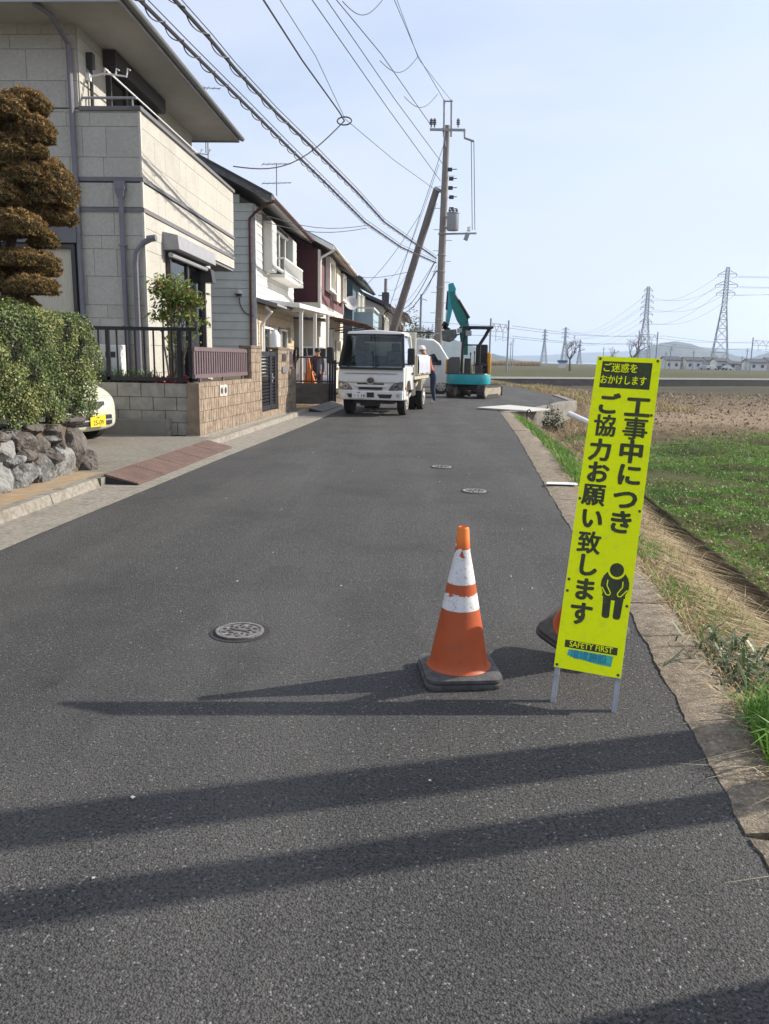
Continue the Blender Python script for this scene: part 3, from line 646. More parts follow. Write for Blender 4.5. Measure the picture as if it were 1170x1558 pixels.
# ------------------------------------------------ house 3: maroon upper storey, cream base
MAR = M('cladding_maroon', (.060,.014,.02), .8, .2, 3, .9, 30, stretch=(14,14,.2)); MAU = M('cladding_mauve', (.155,.075,.08), .8, .15, 3, .6, 30, stretch=(14,14,.2))
CREAM = M('render_cream', (.66,.61,.50), .85, .07, 2, .3, 80)
yC, xC, eC = 31.2, -4.08, 5.45
h3 = thing('maroon_house', 'two-tone house with maroon upper storey over cream ground floor', 'house', (-7, 35, 0))
q = MB(); q.box(-11,xC,yC,40.2,3.5,eC); xm = (-11+xC)/2; q.prism([(xC,yC,eC),(xm,yC,eC+(xC-xm)*.5),(-11,yC,eC)], (0,9,0)); q.build('upper_wall', MAR, h3)
q = MB(); q.box(xC-.02,xC+.015,yC+.02,40.2,3.5,eC); q.build('front_cladding', MAU, h3)
q = MB(); q.box(-11,xC+.02,yC-.02,40.22,0,3.5); q.build('lower_wall', CREAM, h3)
q = MB(); q.box(xC-.04,xC+.05,yC-.05,yC+.05,3.5,eC); q.build('corner_trim', WHITEP, h3); q = MB(); q.box(xC-.04,xC+.05,40.15,40.26,3.5,eC); q.build('corner_trim', WHITEP, h3)
gable_roof(h3, -11, xC, yC, 40.2, eC, math.atan(.5), .6, .45, ROOFT, M('soffit_white', (.6,.59,.56)), .12, fascia=WHITEP)
gutter(h3, xC+.66, yC-.45, 40.7, eC+.03, WHITEP, .065)
q = MB(); q.tube([(xC+.64,yC-.3,eC-.02),(xC+.5,yC-.3,eC-.12),(xC+.1,yC-.1,eC-.3),(xC+.06,yC-.1,eC-.5),(xC+.06,yC-.1,2.2)], .045, 8); q.build('downpipe', WHITEP, h3, smooth=True)
for a, wd, z0, ht in ((1.6,2.0,4.1,1.3),(7.0,1.4,4.05,1.25)):
    window(h3, (xC+.03,yC+a,z0), YP, XP, wd, ht, .12, 2, mat=WHITEP, depth=.05, proud=.14)
q = MB(); q.box(xC+.015,xC+.16,yC+4.7,yC+6.4,3.9,5.35); sh = q.build('shutter_case', CREAM, h3, bevel=.01)
window(h3, (xC+.03,yC+3.2,.4), YP, XP, 1.0, 2.2, .08, 2, mat=WHITEP, depth=.05); window(h3, (xC+.03,yC+5.4,1.0), YP, XP, 1.6, 1.2, .08, 2, mat=WHITEP, depth=.05)
q = MB()                                                     # small tiled porch roof on the camera side
q.prism([(xC-1.6,yC-1.0,3.02),(xC+.35,yC-1.0,2.86),(xC+.35,yC-1.0,2.78),(xC-1.6,yC-1.0,2.9)][::-1], (0,1.4,0)); q.build('porch_roof', ROOFT, h3)
settle(h3)
# brown corrugated awning over the street
RUST = M('rusty_corrugated', (.16,.075,.045), .8, .35, 3, .4, 40, dirt=(.30,.20,.13), damt=.6, dscale=4)
aw = thing('corrugated_awning', 'rust-brown corrugated awning reaching out from the maroon house', 'awning', (xC, 36, 0))
q = MB(); rows = []; n = 44
for k in range(n+1):
    y = 33.6+5.4*k/n; dz = .018*math.sin(k*1.9); rows.append([(xC+.03,y,3.12+dz),(xC+.95,y,2.98+dz),(xC+1.75,y,2.80+dz)])
q.rings(rows, False, False); rows2 = [[(a,b_,c-.012) for a,b_,c in r] for r in rows]; q.rings(rows2, False, False); q.build('sheet', RUST, aw, smooth=True, angle=80)
for y in (33.9,36.2,38.6):
    q = MB(); q.bar((xC+.03,y,2.6),(xC+1.5,y,2.8),.05); q.bar((xC+.03,y,3.05),(xC+1.7,y,2.76),.05); q.build('bracket', BROWNG, aw)
for y in (33.9,38.6): q = MB(); q.tube([(xC+1.55,y,0),(xC+1.55,y,2.8)], .03, 8); q.build('post', BROWNG, aw)
settle(aw)
# ------------------------------------------------ house 4: blue
BLU = M('cladding_slate_blue', (.085,.13,.155), .8, .12, 3, .2, 40); BLUL = M('cladding_light_blue', (.30,.40,.45), .75, .08, 3)
def small_house(name, label, xw, xf, y0, y1, ze, wm, rm, wins, tilt=.5, over=.55, lower=None, group=None, z0=0):
    h = thing(name, label, 'house', ((xw+xf)/2, (y0+y1)/2, z0), 0, group)
    q = MB(); q.box(xw,xf,y0,y1,z0,ze); xm = (xw+xf)/2; q.prism([(xf,y0,ze),(xm,y0,ze+(xf-xm)*tilt),(xw,y0,ze)], (0,y1-y0,0)); q.build('wall', wm, h)
    gable_roof(h, xw, xf, y0, y1, ze, math.atan(tilt), over, .4, rm, SOFF, .12, fascia=rm); gutter(h, xf+over+.05, y0-.4, y1+.4, ze+.02, TRIM, .06)
    for (y, z, wd, ht) in wins: window(h, (xf+.02,y,z), YP, XP, wd, ht, .07, 2, mat=WHITEP, depth=.05)
    return h
h4 = small_house('blue_house', 'slate-blue house with light blue balcony and satellite dish', -10.5, -3.75, 42, 50.5, 5.35, BLU, ROOFT, [(44.2,3.75,1.6,1.2),(46.6,3.75,2.4,1.3),(45,.5,2,1.8)])
q = MB(); q.box(-4.4,-2.75,43.2,48.2,2.55,3.85); q.build('balcony', BLUL, h4)
q = MB(); q.box(-2.77,-2.70,43.2,48.2,4.02,4.1); q.box(-4.4,-2.7,43.18,43.25,4.02,4.1); q.box(-2.77,-2.72,43.2,43.26,3.85,4.02); q.box(-2.77,-2.72,48.1,48.16,3.85,4.02); q.build('balcony_rail', WHITEP, h4)
pd = PY(534,462,41.9); q = MB(); q.lathe([(.0,.0),(.2,.03),(.36,.1),(.37,.1)], 20); me = q.mesh('d'); me.transform(Matrix.Rotation(rad(70),4,'X')@Matrix.Rotation(rad(20),4,'Y')); me.transform(Matrix.Translation(pd)); me.materials.append(M('dish_pale', (.62,.62,.62), .5)); obj('satellite_dish', me, h4, smooth=True)
settle(h4)
# ------------------------------------------------ houses 5, 6
CSID = M('siding_cream_far', (.62,.59,.50), .85, .1, 2, .9, 2.4, stretch=(.02,.02,1.6))
h5 = small_house('cream_house', 'cream sided house with dark tiled gable beside the leaning pole', -9.5, -2.75, 53, 62, 4.75, CSID, ROOFT, [(54.5,3.0,1.8,1.2),(58,3.0,1.8,1.2),(55,.6,2.4,1.8)], .42); settle(h5)
q = MB(); q.tube([(-2.2,52.8,4.6),(-2.5,52.9,4.45),(-2.72,52.9,4.2),(-2.72,52.9,.2)], .05, 8); q.build('downpipe', DARKM, h5, smooth=True); settle(h5)
GSID = M('render_grey_far', (.42,.39,.34), .9, .15, 1.5)
h6 = small_house('grey_house', 'low grey rendered house with bare trees in front', -9, -1.9, 66, 80, 4.9, GSID, ROOFT, [(68,2.9,2,1.3),(72,2.9,2,1.3)], .4); settle(h6)
# ============================================================ LEFT-HAND WALLS, GARDEN, DRIVEWAY
# ---- tan split-block wall along the street
WO, WE = Vector((-3.74,13.05,0)), Vector((-3.3,20.4,0)); WD = (WE-WO).normalized(); WN = Vector((WD.y,-WD.x,0))
def wt(px, py): p = PV(px, py, WO, WD); return (p-WO).dot(WD), p.z
s_p1, s_g0, s_g1, s_p2, s_end = [wt(px, 560)[0] for px in (380,396,421,438,448)]
TAN = M('split_block_tan', (.28,.215,.158), .92, .35, 9, 1, 55, rnd=.10, dirt=(.36,.29,.22), damt=.5, dscale=4)
TAND = M('mortar_tan_dark', (.17,.135,.10), .95, .2)
tw = thing('block_wall', 'tan ribbed split-block garden wall along the street with gate pillars', 'wall', tuple(WO), math.atan2(WD.y, WD.x)-math.pi/2)
# local frame: y along the wall, +x towards the road
def rib_block(L_, H_):
    q = MB(); n = 4
    for k in range(n):
        a = -L_/2+L_*k/n; c = a+L_/n; t = random.uniform(.03,.042); q.box(.0,t,a+.006,c-.006,.004,H_-.004)
    q.box(-.1,.012,-L_/2+.003,L_/2-.003,.003,H_-.003); return q.mesh('block')
BM_ = [rib_block(.4,.2) for _ in range(3)]
for me in BM_: me.materials.append(TAN)
def course(y0, y1, z0, z1, ofs, par, bm=None, L_=.4, H_=.2):
    z = z0
    k = 0
    while z < z1-.02:
        h = min(H_, z1-z); y = y0-(L_/2 if k % 2 else 0)*ofs
        while y < y1-.03:
            a, c = max(y, y0), min(y+L_, y1)
            if c-a > .05:
                o = bpy.data.objects.new('block', random.choice(bm or BM_)); COL.objects.link(o); o.parent = par; o.location = (0,(a+c)/2,z); o.scale = (1,(c-a)/L_,h/H_)
            y += L_
        z += h; k += 1
ZT, ZP = .97, 1.58
q = MB(); q.box(-.14,-.02,.02,s_p1,0,ZT-.01); q.box(-.19,-.02,s_p1,s_g0,0,ZP-.01); q.box(-.19,-.02,s_g1,s_p2,0,ZP-.02); q.box(-.14,-.02,s_p2,s_end,0,1.12); q.box(-.02,.0,s_g0,s_g1,0,.22); q.build('wall_core', TAND, tw)
course(.0,s_p1,.1,ZT,1,tw); course(s_p1,s_g0,.1,ZP,0,tw); course(s_g1,s_p2,.1,ZP,0,tw); course(s_p2,s_end,.1,1.13,1,tw); course(s_g0,s_g1,.1,.22,0,tw)
q = MB(); q.box(-.15,.045,-.03,.02,.05,ZT); q.build('corner_block', M('corner_tan', (.24,.185,.13), .92, .25, 5, .8, 60, dirt=(.16,.13,.10), damt=.7, dscale=4), tw)
for a, c in ((s_p1,s_g0),(s_g1,s_p2)): q = MB(); q.box(-.22,.05,a-.03,c+.03,ZP,ZP+.06); q.build('pillar_cap', TAND, tw, bevel=.01)
q = MB(); q.box(-.2,.07,-.1,s_end,0,.1); q.build('footing', CONC, tw, bevel=.01)
yv, zv = wt(336,594)                                            # two oval vents
for k in (-1,1):
    q = MB(); q.box(.035,.055,yv+k*.11-.1,yv+k*.11+.1,zv-.1,zv+.1); v = q.build('vent_block', M('vent_pale', (.5,.47,.42), .8), tw)
    q = MB(); q.tube([(.05,yv+k*.11,zv),(.0575,yv+k*.11,zv)], .06, 14); q.build('vent_hole', INSIDE, v)
yn, zn = wt(430,545); q = MB(); q.box(.045,.06,yn-.2,yn+.15,zn-.06,zn+.1); q.build('name_plate', M('plate_dark', (.05,.05,.055), .4), tw)
q = MB(); q.box(.045,.065,yn-.25,yn+.22,zn-.34,zn-.2); q.build('letter_slot', M('slot_steel', (.28,.28,.29), .4, metal=.4), tw)
# ---- brown slat fence on the low part (each slat a part)
BRN = M('fence_brown_violet', (.135,.095,.10), .55, .12, 6)
def slat_fence(label, y0, y1, z0, z1, n):
    f = thing('slat_fence', label, 'fence', tuple(WO), math.atan2(WD.y, WD.x)-math.pi/2, 'brown slat fences on the tan wall')
    for z in (z0, z1-.07): q = MB(); q.box(-.09,-.04,y0,y1,z,z+.07); q.build('rail', BRN, f)
    for k in range(n):
        y = y0+.03+(y1-y0-.06)*k/(n-1); q = MB(); q.box(-.075,-.05,y-.035,y+.035,z0+.06,z1-.06); q.build('slat', BRN, f)
    q = MB()
    for y in (y0+.3, (y0+y1)/2, y1-.3): q.box(-.08,-.05,y-.03,y+.03,ZT-.02 if z0 < 1.1 else z0-.06,z0+.02)
    q.build('foot', BRN, f)
slat_fence('brown slat fence topping the low tan wall before the gate', .05, s_p1-.02, ZT+.07, ZP-.02, 25)
slat_fence('short brown slat fence topping the wall beyond the gate', s_p2+.02, s_end, 1.17, 1.62, 6)
# ---- double gate
GT = M('gate_charcoal', (.028,.03,.036), .45, .1)
g = thing('garden_gate', 'charcoal louvred double garden gate between tan pillars', 'gate', tuple(WO+WD*((s_g0+s_g1)/2)), math.atan2(WD.y, WD.x)-math.pi/2)
wg = s_g1-s_g0; sp = wg*.66
for a, c, nm in ((-wg/2+.02,-wg/2+sp-.01,'gate_leaf'),(-wg/2+sp+.01,wg/2-.02,'gate_leaf')):
    q = MB(); z0, z1 = .25, 1.53
    for yy in (a, c-.09): q.box(-.06,-.01,yy,yy+.09,z0,z1)
    q.box(-.06,-.012,a+.09,c-.09,z0,z0+.1); q.box(-.06,-.012,a+.09,c-.09,z1-.1,z1); lf = q.build(nm, GT, g)
    for k in range(15): q = MB(); z = z0+.13+k*(z1-z0-.26)/14; q.ob((-.035,(a+c)/2,z),(.012,0,.022),(0,(c-a)/2-.09,0),(.004,0,-.003)); q.build('louvre', GT, lf)
q = MB(); y = -wg/2+sp; q.box(-.01,.03,y-.06,y+.02,.85,1.05); q.tube([(.03,y-.02,.95),(.06,y-.02,.95),(.06,y-.14,.95)], .014, 8); q.build('handle', M('steel_satin', (.55,.55,.55), .3, .05, metal=.8), g)
# mailbox-like white lamp on the pillar
q = MB(); p = WO+WD*(s_g1+.2); q.tube([p+Vector((-.08,0,ZP+.07)), p+Vector((-.08,0,ZP+.34)), p+Vector((-.08,0,ZP+.44))], [.12,.12,.05], 14)
tag(q.build('pillar_lamp', WP, None, smooth=True), 'white dome lamp on top of the gate pillar', 'lamp')
# ---- grey block wall facing the driveway, black railing above
GB = M('concrete_block_grey', (.33,.31,.265), .92, .2, 6, .7, 70, rnd=.08, dirt=(.13,.12,.10), damt=.7, dscale=2.2)
bw = thing('driveway_wall', 'weathered grey concrete block wall closing the driveway', 'wall', (-5.5,13.1,0))
q = MB(); q.box(-4.2,1.72,.047,.16,0,.95); q.build('wall_core', CONCG, bw)
for r, (z0, z1) in enumerate(((.09,.3),(.305,.5),(.505,.72),(.725,.95))):
    x = -4.2-(.2 if r % 2 else 0)
    while x < 1.7:
        a, c = max(x,-4.2), min(x+.395, 1.72)
        if c-a > .08: q = MB(); q.box(a+.0025,c-.0025,0,.05,z0+.001,z1-.001); q.build('block', GB, bw, bevel=.006)
        x += .4
q = MB(); q.box(-4.2,1.25,-.14,-.002,.0,.36); q.build('low_step', M('concrete_step', (.22,.21,.18), .92, .2, 4, .6, 80, dirt=(.12,.11,.095), damt=.7, dscale=2), bw, bevel=.01)
q = MB(); q.box(1.25,1.30,-.15,.0,0,.38); q.build('step_end', CONC, bw); q = MB(); q.tube([(1.62,-.03,.1),(1.63,-.03,.35),(1.60,-.03,.42),(1.60,-.03,.95)], .016, 6); q.build('conduit', CONC, bw)
BLK = M('railing_black', (.012,.012,.013), .4, .1)
rl = thing('iron_railing', 'black metal railing on top of the grey driveway wall', 'railing', (-5.5,13.2,.95))
for z in (.86, .04): q = MB(); q.box(-4,1.75,-.03,.03,z,z+.06); q.build('rail', BLK, rl)
for k in range(37):
    x = -3.95+k*.155; w_ = .012 if k % 9 else .03; q = MB(); q.box(x-w_,x+w_,-w_,w_,.0 if k % 9 == 0 else .1,.86); q.build('baluster' if k % 9 else 'post', BLK, rl)
q = MB(); q.box(1.41,1.48,-.035,.035,-.02,.86); q.build('post', BLK, rl)
# ---- air conditioner unit
ac = thing('air_conditioner', 'white outdoor air conditioner unit behind the black railing', 'air conditioner', (PY(160,550,14.0).x-.05,14.0,.86)); ACM = M('ac_white', (.72,.71,.66), .5, .04)
q = MB(); q.box(-.42,.4,-.15,.15,.08,.72); q.build('casing', ACM, ac, bevel=.015)
q = MB(); q.box(-.38,-.3,-.12,.12,0,.08); q.box(.28,.36,-.12,.12,0,.08); q.build('foot', CONC, ac)
q = MB(); q.tube([(-.12,-.152,.38),(-.12,-.165,.38)], .25, 24); q.build('fan_grille', M('ac_grille', (.4,.4,.39), .6), ac)
q = MB(); q.box(.12,.30,-.156,-.15,.5,.6); q.build('rating_label', DARKM, ac)
# ---- steel ramps over the gutter
RAMP = M('ramp_rust_brown', (.13,.082,.066), .75, .2, 5, .8, 120, dirt=(.20,.14,.11), damt=.5, dscale=3)
def ramp(label, y0, y1, mat, n):
    r = thing('gutter_ramp', label, 'ramp', (lerp(KL,(y0+y1)/2),(y0+y1)/2,0), 0, 'steel gutter ramps')
    for k in range(n):
        a = y0+(y1-y0)*k/n; c = y0+(y1-y0)*(k+1)/n-.012; xa, xc = lerp(KL,a), lerp(KL,c); q = MB()
        P = lambda x, y, z: (x-r.location.x, y-r.location.y, z)
        q.rings([[P(xa-.04,a,.125),P(xa+.34,a,.028),P(xa+.34,a,.014),P(xa-.04,a,.10)],[P(xc-.04,c,.125),P(xc+.34,c,.028),P(xc+.34,c,.014),P(xc-.04,c,.10)]]); pl_ = q.build('ramp_plate', mat, r)
        q = MB(); 
        for j in range(9):
            t = .04+j*.11; x0_, z0_ = xa-.04+.38*t, .1265-.097*t; x1_ = xc-.04+.38*t; q.bar(P(x0_,a+.02,z0_),P(x1_,c-.02,z0_),.012,.006)
        q.build('tread_rib', mat, pl_)
    for y in (y0, y1): x = lerp(KL,y); q = MB(); q.prism([P(x-.04,y,.1),P(x+.3,y,.018),P(x-.04,y,.012)],(0,.012,0)); q.build('side_gusset', INSIDE, r)
ramp('rust-brown ribbed steel ramp across the gutter at the driveway', 8.42, 12.2, RAMP, 5)
ramp('grey steel gutter ramp beyond the tan wall near the truck', 20.75, 24.2, M('ramp_grey', (.20,.195,.19), .7, .2, 6, .6, 100), 3)
# ---- rough stone wall with a hedge
SO, SE = Vector((-4.0,6.4,0)), Vector((-3.79,9.05,0)); SD_ = (SE-SO).normalized(); SNn = Vector((SD_.y,-SD_.x,0))
STM = [M('rock_grey', (.13,.13,.13), .9, .6, 9, 1, 14, bdist=.05, dirt=(.34,.34,.33), damt=.75, dscale=9, detail=9), M('rock_brownish', (.10,.088,.078), .92, .6, 10, 1, 13, bdist=.05, dirt=(.22,.20,.18), damt=.7, dscale=8, detail=9), M('rock_pale', (.25,.25,.24), .9, .5, 9, 1, 14, bdist=.05, dirt=(.08,.08,.08), damt=.8, dscale=9, detail=9)]
sw = thing('stone_wall', 'wall of rough grey boulders under the clipped hedge', 'wall', (-3.95,7.5,.1))
def rock(c, su, sz, dp, seed, mat):
    r = random.Random(seed); import bmesh
    bm = bmesh.new(); bmesh.ops.create_icosphere(bm, subdivisions=4, radius=1)
    planes = []
    for _ in range(14):
        v = Vector((r.gauss(0,1), r.gauss(0,1), r.gauss(0,.8))).normalized(); planes.append((v, r.uniform(.58,.86)))
    for v in bm.verts:
        p = v.co.copy(); p.x = math.copysign(abs(p.x)**.75,p.x); p.y = math.copysign(abs(p.y)**.75,p.y); p.z = math.copysign(abs(p.z)**.75,p.z)
        for nrm, dd in planes:
            k = p.dot(nrm)-dd
            if k > 0: p -= nrm*k*.92
        p += p.normalized()*.05*nz2(p.x*3+seed, p.y*3+p.z*2, 1.6, seed)+p.normalized()*.035*nz2(p.x*6, p.z*6+p.y*5, 1.9, seed)-p.normalized()*.05*max(0,nz2(p.x*4.1+p.z*2,p.z*5+p.y*3,1.7,seed+3)-.35)*2
        v.co = SD_*(p.x*su)+SNn*(p.y*dp)+Vector((0,0,1))*(p.z*sz)+c
    me = bpy.data.meshes.new('stone'); bm.to_mesh(me); bm.free(); me.materials.append(mat); return obj('stone', me, sw, smooth=True, angle=28)
ST = [(12,738,27,40,2,.2),(44,723,29,38,0,.2),(75,722,21,32,0,.18),(103,711,23,34,2,.2),(129,680,26,52,1,.30),
 (46,672,19,21,1,.2),(17,686,14,17,2,.18),(4,664,15,13,1,.2),(25,660,12,9,0,.2),(73,680,16,20,1,.2),(50,691,13,13,1,.16),(92,655,17,9,1,.2),(88,668,9,9,0,.18),(100,672,12,18,1,.2),(62,654,20,8,1,.2),(-8,690,14,16,1,.2),(30,700,12,10,0,.14),(118,641,16,10,1,.2),(66,704,12,14,1,.14),(92,694,11,13,1,.14),(140,702,10,26,1,.25)]
for i, (px, py, rx, ry, mi, dp) in enumerate(ST):
    p = PV(px, py, SO, SD_); dist = (p-CAM).length; k = dist/FPX
    rock(p-SNn*(dp*.75+.0)+Vector((0,0,0)), min(rx*k*1.75, .30), ry*k*.97, dp, 10+i, STM[mi])
r_ = random.Random(5); yv = 6.75                              # the wall goes on towards the camera
while yv > 2.2:
    wd = r_.uniform(.2,.32); yv -= wd
    for zc, hh in ((.3,.24),(.62,.16)): rock(Vector((-4.0+r_.uniform(-.03,.03)-.15,yv+r_.uniform(-.06,.06),zc)), wd*.62, hh, .22, int(yv*100+zc*7), STM[r_.randrange(3)])
q = MB(); q.ob(Vector((-4.33,5.6,.38)), SD_*3.2, SNn*.16, (0,0,.28)); q.build('backfill', SOIL, sw)
settle(sw)
# white drain pipe stub at the foot of the wall
p = PV(127,730,SO+SNn*.05,SD_); q = MB(); q.tube([p-SNn*.25+Vector((0,0,.0)), p+SNn*.03], .032, 12); tag(q.build('drain_pipe', WP), 'white plastic drain pipe stub between the boulders and ledge', 'pipe')
# ---- hedge
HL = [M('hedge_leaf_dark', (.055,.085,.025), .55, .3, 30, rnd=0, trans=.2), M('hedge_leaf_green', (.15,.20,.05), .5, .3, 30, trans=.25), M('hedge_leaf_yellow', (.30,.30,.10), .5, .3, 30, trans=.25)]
def hedge():
    h = thing('clipped_hedge', 'clipped green boxwood hedge above the boulder wall', 'hedge', (-4.2,6.5,.7)); rng = np.random.default_rng(3)
    n = 90000; y = rng.uniform(2.4, 9.18, n); f = rng.random(n); X0, X1, Z0, Z1 = -4.95, -3.86, .74, 1.87
    side = rng.random(n); x = np.empty(n); z = np.empty(n); N = np.zeros((n,3))
    a = side < .58; x[a] = X1+.21*(y[a]-6.4)/2.6*.4; z[a] = rng.uniform(Z0-.04, Z1, a.sum()); N[a] = (1,0,.2)
    t = (side >= .58) & (side < .82); x[t] = rng.uniform(X0, X1, t.sum()); z[t] = Z1; N[t] = (0,0,1)
    e = (side >= .82); x[e] = rng.uniform(X0, X1, e.sum()); z[e] = rng.uniform(Z0-.04, Z1, e.sum()); y[e] = 9.15; N[e] = (.3,1,.2)
    e2 = e & (rng.random(n) < .3); y[e2] = 2.4
    # rounded shoulders and lumps
    wob = np.sin(y*5.1)*.03+np.sin(z*7+y*3.3)*.035+np.sin(y*13+z*11)*.02
    P = np.stack([x, y, z], 1); cx, cz = (X0+X1)/2, (Z0+Z1)/2
    P += N*(wob-np.abs(rng.normal(0,.045,n)))[:,None]
    cr = np.maximum(0, P[:,2]-(Z1-.16)); P[:,0] -= np.where(P[:,0] > cx, cr*.5, 0); P[:,1] -= np.where(P[:,1] > 8.9, cr*.5, 0)
    lo = np.maximum(0, (Z0+.12)-P[:,2]); P[:,0] -= np.where(P[:,0] > cx, lo*.9*(np.sin(y*9) > -.2), 0)
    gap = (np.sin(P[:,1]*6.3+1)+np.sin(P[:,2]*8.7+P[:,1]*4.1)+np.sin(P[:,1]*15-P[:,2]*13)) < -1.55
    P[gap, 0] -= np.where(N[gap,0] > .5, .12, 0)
    Q = leaf_quads(P, .026, N, .62, 1.1, rng)
    mi = np.clip(np.digitize(rng.random(n)+.25*np.sin(y*3.7+z*5)-.25*gap, [.42,.86]),0,2)  # leaves in gaps drawn darker, shade of the hollows put into colour
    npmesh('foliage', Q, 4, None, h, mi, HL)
    q = MB(); q.box(X0+.1,X1-.08,2.5,9.09,Z0+.02,Z1-.1); q.build('inner_shade_core', M('hedge_core', (.022,.024,.012), .95), h)  # solid dark core: the hedge's inner shade put into its colour
    for k in range(11):
        yv = 2.8+k*.58; q = MB(); q.tube([(-4.15,yv,.5),(-4.1+random.uniform(-.05,.08),yv+random.uniform(-.1,.1),.7),(-4.12,yv+random.uniform(-.15,.15),1.0)], [.025,.02,.012], 6); q.build('stem', M('bark_grey_brown', (.13,.10,.08), .9, .3, 20, .8, 60), h)
    settle(h)
hedge()
# ---- cloud-pruned garden tree
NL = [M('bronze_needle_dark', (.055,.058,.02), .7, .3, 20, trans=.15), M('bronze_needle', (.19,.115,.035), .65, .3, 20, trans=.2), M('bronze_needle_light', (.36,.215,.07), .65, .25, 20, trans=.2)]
def niwaki():
    D = 9.9; h = thing('cloud_pruned_tree', 'bronze-green cloud-pruned conifer with rounded foliage pads', 'tree', (-5.2,10.0,.6)); rng = np.random.default_rng(9)
    pads = [(38,160,31,22),(10,170,25,22),(52,204,27,28),(16,240,42,34),(62,234,10,12),(45,272,36,22),(78,292,33,46),(70,330,40,20),(26,346,36,28),(66,368,20,18),(-4,352,20,22),(36,398,46,20),(62,412,26,16),(2,412,20,16),(48,438,36,20),(26,466,30,17),(-25,200,30,30),(-35,290,36,34),(-30,430,40,26),(2,300,30,26)]
    BK = M('bark_dark_red', (.07,.05,.04), .95, .3, 14, 1, 40)
    q = MB(); tr = [PY(px, py, D+.15) for px, py in ((20,540),(15,470),(8,400),(20,340),(12,280),(25,220),(18,165))]; tr[0].z = .55; q.tube(tr, [.10,.09,.075,.065,.055,.04,.02], 8); tk = q.build('trunk', BK, h, smooth=True)
    for i, (px, py, rx, ry) in enumerate(pads):
        c = PY(px, py, D+rng.uniform(-.25,.25)); k = (c-CAM).length/FPX; ax, az = rx*k*1.02, ry*k*1.02; ax *= .97; az *= .84; ay = max(ax, az)*.8
        n = int(2600+9000*ax*az/.12); v = rng.normal(size=(n,3)); v /= np.linalg.norm(v,axis=1)[:,None]
        low = v[:,2] < -.3; v[low,2] = -.3-.15*rng.random(low.sum())
        lump = 1+.07*np.sin(v[:,0]*8+i)*np.sin(v[:,1]*7)+.07*np.sin(v[:,2]*9+v[:,1]*6+2*i)+.05*np.sin(v[:,0]*19+v[:,2]*17)
        P = v*np.array([ax,ay,az])*(lump*(1-np.abs(rng.normal(0,.05,n))))[:,None]+np.array(c)
        Q = leaf_quads(P, .052, v, .2, 2.6, rng); mi = np.clip(np.digitize(rng.random(n)+.22*v[:,2]+.12*np.sin(v[:,0]*11+v[:,1]*9), [.32,.8]),0,2)  # needles darker low, lighter on top: underside shade put into their colour
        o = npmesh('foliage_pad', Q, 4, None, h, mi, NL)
        import bmesh
        bm = bmesh.new(); bmesh.ops.create_icosphere(bm, subdivisions=2, radius=1)
        for vv in bm.verts: z = max(vv.co.z,-.4); vv.co = Vector((vv.co.x*ax*.84, vv.co.y*ay*.84, z*az*.8))+c
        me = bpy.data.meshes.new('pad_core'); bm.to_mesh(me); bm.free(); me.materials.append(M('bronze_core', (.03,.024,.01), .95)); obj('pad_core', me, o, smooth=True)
        tp = min(tr, key=lambda t: abs(t.z-c.z+.15)); q = MB(); q.tube([tp, tp.lerp(c,.5)+Vector((0,0,-.06)), c-Vector((0,0,az*.3))], [.035,.028,.015], 6); q.build('branch', BK, h, smooth=True)
    settle(h)
niwaki()
# ---- leafy shrub behind the railing and bulbs in the bed
SL = [M('shrub_leaf', (.11,.16,.035), .5, .3, 20, trans=.3), M('shrub_leaf_light', (.24,.27,.06), .5, .3, 20, trans=.35), M('shrub_leaf_red', (.22,.06,.03), .5, .3, 20, trans=.3)]
def shrub():
    D = 14.0; b0 = PY(268,580,D); h = thing('slender_shrub', 'slender leafy green shrub behind the black railing', 'shrub', (b0.x,D,.86)); rng = np.random.default_rng(4)
    cl = [(262,440,26,18,900),(245,430,16,8,220),(285,455,20,14,600),(262,462,22,12,600),(245,482,18,8,220),(275,480,22,10,350),(300,460,10,8,160),(292,500,12,22,160),(262,515,14,20,160),(240,445,10,6,100),(310,490,8,6,50)]
    Ps = []
    for px, py, rx, ry, n in cl:
        c = np.array(PY(px, py, D)); k = D/FPX; n = int(n*.62); P = rng.normal(size=(n,3))*np.array([rx*k*.5, rx*k*.5, ry*k*.55])+c; Ps.append(P)
    P = np.concatenate(Ps); Q = leaf_quads(P, .095, None, .36, 1, rng); mi = np.digitize(rng.random(len(P)), [.5,.96])
    npmesh('foliage', Q, 4, None, h, mi, SL)
    for k, (px, py) in enumerate(((262,440),(285,455),(250,470),(275,475),(292,500),(245,432))):
        t = PY(px, py, D); p0 = Vector((b0.x+random.uniform(-.12,.12), D, .86)); q = MB(); q.tube([p0, p0.lerp(t,.4)+Vector((random.uniform(-.06,.06),0,.05)), t], [.02,.016,.006], 6); q.build('stem', M('shrub_stem', (.14,.11,.075), .9, .3, 20), h)
    settle(h)
shrub()
def bed_plants():
    rng = np.random.default_rng(2); n = 900; P = np.stack([rng.uniform(-6.2,-4.6,n), rng.uniform(13.35,13.8,n), np.full(n,.86)],1)
    o = npmesh('bulb_leaves', blades(P, .3, .5, .02, rng), 4, M('bulb_leaf', (.08,.14,.07), .5, .3, 9, trans=.2)); tag(o, 'green strap leaves of bulbs in the bed behind the railing', 'plants', kind='stuff')
    n = 500; P = np.stack([rng.uniform(-5.0,-3.95,n), rng.uniform(13.35,13.7,n), rng.uniform(.9,1.06,n)],1)
    o = npmesh('red_flowers', leaf_quads(P, .06, None, .8, 1, rng), 4, M('flower_red', (.38,.02,.03), .6, .3, 20, trans=.2)); tag(o, 'low red flowering plants at the end of the bed', 'flowers', kind='stuff')
bed_plants()
